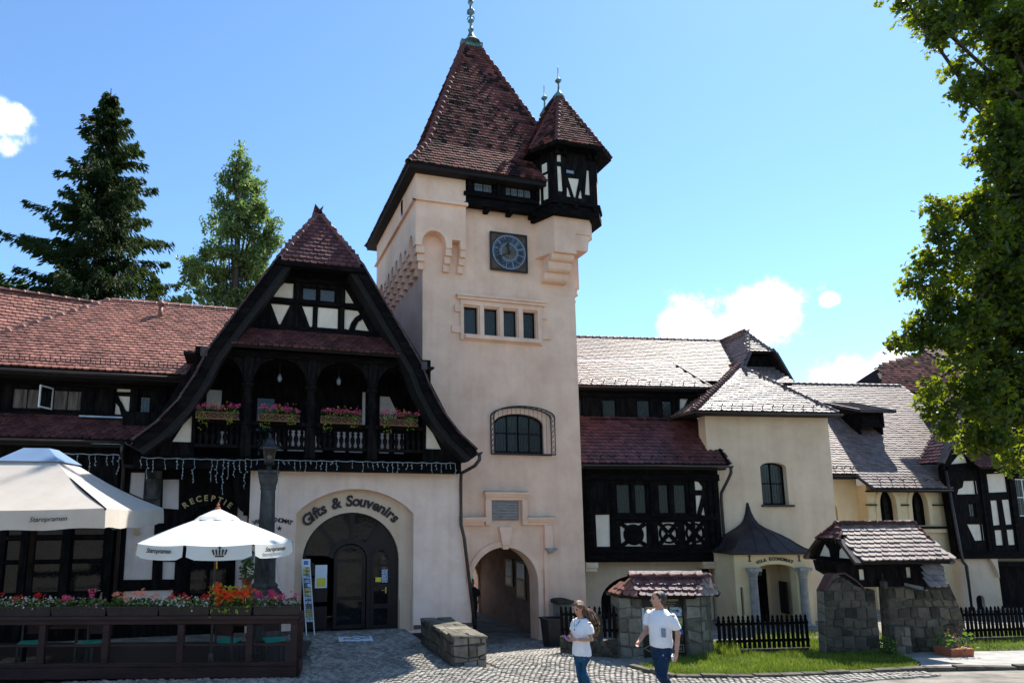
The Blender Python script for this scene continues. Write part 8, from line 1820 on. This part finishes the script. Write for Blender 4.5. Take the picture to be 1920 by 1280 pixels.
# birch beside the gable
bb = (-0.27, 30.55, 9.42)
rnd = random.Random(5); cl = []
for (px, py, pz), r in zip([(-0.6, 29.0, 19.66), (-0.81, 29.16, 19.05), (-0.27, 29.04, 18.85), (-1.06, 29.37, 18.18), (-0.41, 29.21, 18.06), (0.15, 29.55, 18.26), (-1.21, 29.57, 17.19), (-0.59, 28.93, 16.84), (0.04, 29.22, 17.2), (0.55, 29.53, 17.01), (-1.42, 30.09, 16.21), (-0.79, 29.24, 15.91), (-0.15, 29.45, 16.09), (0.53, 29.3, 15.84), (0.95, 29.13, 16.21), (-1.79, 30.06, 15.09), (-1.1, 29.39, 14.85), (-0.4, 30.09, 15.13), (0.33, 29.21, 14.79), (0.93, 29.31, 15.1), (1.16, 29.39, 15.55), (-2.29, 30.32, 14.35), (-1.53, 29.77, 13.84), (-0.83, 29.98, 13.99), (-0.1, 30.09, 13.97), (0.61, 29.38, 13.92), (-2.52, 30.68, 13.8), (-2.0, 30.43, 13.12), (-1.26, 30.27, 12.87), (-0.53, 29.67, 12.75), (0.18, 30.08, 12.94), (-2.78, 30.43, 14.47), (-1.59, 30.48, 12.13), (-0.74, 30.29, 11.89), (-0.02, 30.07, 12.01)], [.45,.6,.6,.75,.75,.7,.8,.85,.8,.65,.75,.9,.9,.85,.6,.8,.9,.9,.9,.7,.55,.75,.9,.9,.9,.8,.65,.75,.9,.9,.85,.55,.95,.95,.95]): cl.append((px, py, pz, r))
bt_ = (-0.65, 29.08, 19.29)
broadleaf('birch_tree', 'slender light green birch behind the gable', (bb[0], bb[1], .5), cl, None, None, 'birch_leaf', 'bark', .085, 1250, 7, 'card', .22, bt_)
# sunlit bush at the far left behind the roof, trees beyond the passage
def bush(label, c, r, seed, mat='birch_leaf', n=500, size=.09):
    rr = random.Random(seed); cl_ = [(c[0] + rr.uniform(-1, 1) * r, c[1] + rr.uniform(-.6, .6) * r, c[2] + rr.uniform(-.5, .5) * r, r * rr.uniform(.4, .6)) for _ in range(7)]
    return broadleaf('leafy_tree', label, (c[0], c[1], -1.0), cl_, None, None, mat, 'bark', size, n, seed, 'card', .12, (c[0], c[1], c[2]), group='leafy trees behind the buildings')
lb = (-12.5, 37.3, 14.47); bush('yellow-green tree top behind the left roof at the picture edge', lb, 1.6, 12)
ab = (10.92, 28.96, 0.19); bush('green leafy tree seen through the passage', (ab[0], ab[1], ab[2] + .3), 2.2, 13)
# big maple at the right
mc = [(11.68, 7.88, 12.58, 0.36), (12.28, 7.94, 12.49, 0.42), (12.48, 7.75, 12.04, 0.42), (13.37, 7.81, 12.75, 0.65), (13.54, 7.46, 12.05, 0.7), (13.01, 7.98, 11.66, 0.32), (13.18, 7.67, 11.35, 0.55), (14.35, 7.87, 11.39, 0.65), (12.87, 7.85, 10.76, 0.32), (13.54, 7.92, 10.49, 0.5), (13.86, 7.69, 10.07, 0.6), (13.43, 8.13, 9.99, 0.3), (13.46, 7.89, 9.48, 0.45), (14.37, 8.08, 9.38, 0.55), (13.29, 8.02, 8.98, 0.38), (12.58, 8.34, 8.88, 0.32), (13.14, 8.4, 8.82, 0.4), (12.44, 8.35, 8.39, 0.33), (13.21, 8.13, 8.39, 0.5), (14.26, 8.27, 8.36, 0.6), (12.48, 8.61, 7.97, 0.38), (12.76, 8.35, 7.8, 0.5), (13.68, 8.43, 7.71, 0.55), (13.94, 8.11, 7.31, 0.6), (12.06, 8.63, 7.3, 0.33), (12.71, 8.68, 7.17, 0.48), (13.09, 8.41, 6.91, 0.55), (14.13, 8.55, 6.83, 0.6), (12.38, 8.73, 6.74, 0.38), (11.76, 8.87, 6.31, 0.24), (12.3, 8.93, 6.32, 0.34), (12.73, 8.62, 6.22, 0.55), (13.75, 8.67, 6.09, 0.6), (13.95, 8.34, 5.83, 0.55), (12.33, 8.84, 5.53, 0.28), (12.89, 8.95, 5.16, 0.42), (13.25, 8.62, 5.33, 0.6), (14.19, 8.71, 5.08, 0.55), (12.8, 8.84, 4.74, 0.26), (13.41, 8.9, 4.61, 0.38), (13.68, 8.64, 4.44, 0.38), (14.26, 8.72, 4.26, 0.32), (13.18, 7.94, 12.93, 0.5), (13.88, 7.81, 13.21, 0.6), (14.29, 7.9, 11.92, 0.6), (14.5, 8.18, 11.16, 0.6), (14.38, 8.2, 9.9, 0.6), (14.38, 8.44, 9.06, 0.6), (14.06, 8.07, 8.68, 0.5), (14.31, 8.6, 8.17, 0.55), (14.0, 8.23, 7.78, 0.5), (14.13, 8.68, 7.36, 0.5), (13.91, 8.86, 6.63, 0.5), (14.58, 8.7, 6.48, 0.6), (14.26, 8.91, 5.7, 0.55), (14.26, 8.55, 5.32, 0.5), (14.13, 9.05, 5.02, 0.42), (14.62, 7.44, 12.27, 1.0), (15.43, 7.92, 11.16, 1.1), (15.13, 7.97, 9.43, 1.1), (15.62, 8.38, 8.0, 1.1), (15.15, 8.36, 6.32, 1.0), (15.4, 8.72, 4.92, 0.8), (15.88, 7.18, 13.04, 1.3), (16.74, 7.84, 10.76, 1.4), (16.44, 7.95, 7.93, 1.4), (16.83, 8.52, 5.71, 1.2), (17.94, 7.34, 11.83, 1.5), (18.29, 7.75, 8.62, 1.6), (18.2, 8.21, 5.95, 1.3), (14.14, 7.53, 13.85, 1.0), (16.22, 7.24, 15.36, 1.3), (18.15, 6.88, 14.29, 1.4), (12.73, 7.67, 13.4, 0.7), (19.47, 7.17, 10.23, 1.3)]
mt0 = (17.72, 9.27, 0.17); mt1 = (16.84, 7.8, 10.17)
broadleaf('maple_tree', 'large maple overhanging the right edge with backlit leaves', (mt0[0], mt0[1], gz(mt0[0], mt0[1])), mc, None, None, 'maple_leaf', 'bark', .064, 3000, 21, 'maple', .32, mt1)
# hanging teal awning beyond the passage
AW = Thing('teal_awning', 'teal canvas awning seen through the passage', 'awning', (8.2, 26.5, -.9))
aw = [(9.68, 0.24), (10.46, 0.66), (10.45, -0.01), (9.67, -0.49)]
mb = MB(); mb.hexa([(aw[3][0] - .6, 26.3, aw[3][1] - .2), (aw[2][0] + .8, 26.3, aw[2][1] + .2), (aw[2][0] + .8, 26.34, aw[2][1] + .2), (aw[3][0] - .6, 26.34, aw[3][1] - .2)], [(aw[0][0] - .6, 26.9, aw[0][1] - .2), (aw[1][0] + .8, 26.9, aw[1][1] + .2), (aw[1][0] + .8, 26.94, aw[1][1] + .2), (aw[0][0] - .6, 26.94, aw[0][1] - .2)]); AW.part('canvas', mb, 'teal')
for x in (aw[0][0] - .4, aw[1][0] + .6): mb = MB(); mb.tube([(x, 26.6, -.9), (x, 26.6, aw[0][1] - .1)], .03, 6); AW.part('post', mb, 'white_metal')

# ================================================================== park trees behind the viewpoint (mirrored in the windows)
pm_ = MB(); rnd = random.Random(33)
for i in range(26):
    cx_ = -34 + i * 3.4 + rnd.uniform(-1, 1); cy_ = rnd.uniform(-30, -24); hh = rnd.uniform(6, 9.5)
    pm_.tube([(cx_, cy_, gz(cx_, cy_)), (cx_, cy_, hh * .8 + 1.5)], [.25, .08], 6)
    for q in range(330):
        d = rdir(rnd); c = Vector((cx_ + d.x * 2.6, cy_ + d.y * 2.2, 1.7 + hh * .55 + d.z * hh * .48)) ; dd = rdir(rnd); e = dd.orthogonal().normalized(); leafcard(pm_, c, dd, e, rnd.uniform(.3, .6), rnd.random())
solo('park_trees', 'belt of park trees across the square behind the viewpoint', 'trees', pm_, 'birch_leaf', kind='stuff')

# ================================================================== grass
gm = MB(); rnd = random.Random(9)
def blades(poly, n, tall=1.0):
    xs = [p[0] for p in poly]; ys = [p[1] for p in poly]
    for i in range(n):
        x = rnd.uniform(min(xs), max(xs)); y = rnd.uniform(min(ys), max(ys))
        if not inside((x, y), poly) or noise.noise(Vector((x * 1.7, y * 1.7, 7))) + rnd.random() * .9 < -.05: continue
        z = gz(x, y) + .02; h = rnd.uniform(.05, .13) * tall * (1 + .5 * noise.noise(Vector((x * 2, y * 2, 0)))); a = rnd.uniform(0, 6.3); w = .006; dx, dy = cos(a) * w, sin(a) * w; lx, ly = rnd.gauss(0, .03), rnd.gauss(0, .03); tn = min(1, max(0, .5 + .5 * noise.noise(Vector((x, y, 3))) + rnd.gauss(0, .15)))
        gm.add([(x - dx, y - dy, z), (x + dx, y + dy, z), (x + lx * .5 + dx * .7, y + ly * .5 + dy * .7, z + h * .6), (x + lx * .5 - dx * .7, y + ly * .5 - dy * .7, z + h * .6), (x + lx * 1.3, y + ly * 1.3, z + h)], [(0, 1, 2, 3), (3, 2, 4)], tn)
blades(LAWN, 46000); blades(LAWN2, 14000); blades([(13.0, 12.9), (16, 12.5), (17.5, 15), (13.5, 15)], 5000, 1.2); blades([(10.5, 12.5), (10.9, 12.4), (11.2, 13.0), (10.8, 13.2)], 1200, 2.6)
solo('grass', 'bright green grass strip in front of the picket fences', 'grass', gm, 'grass', kind='stuff')
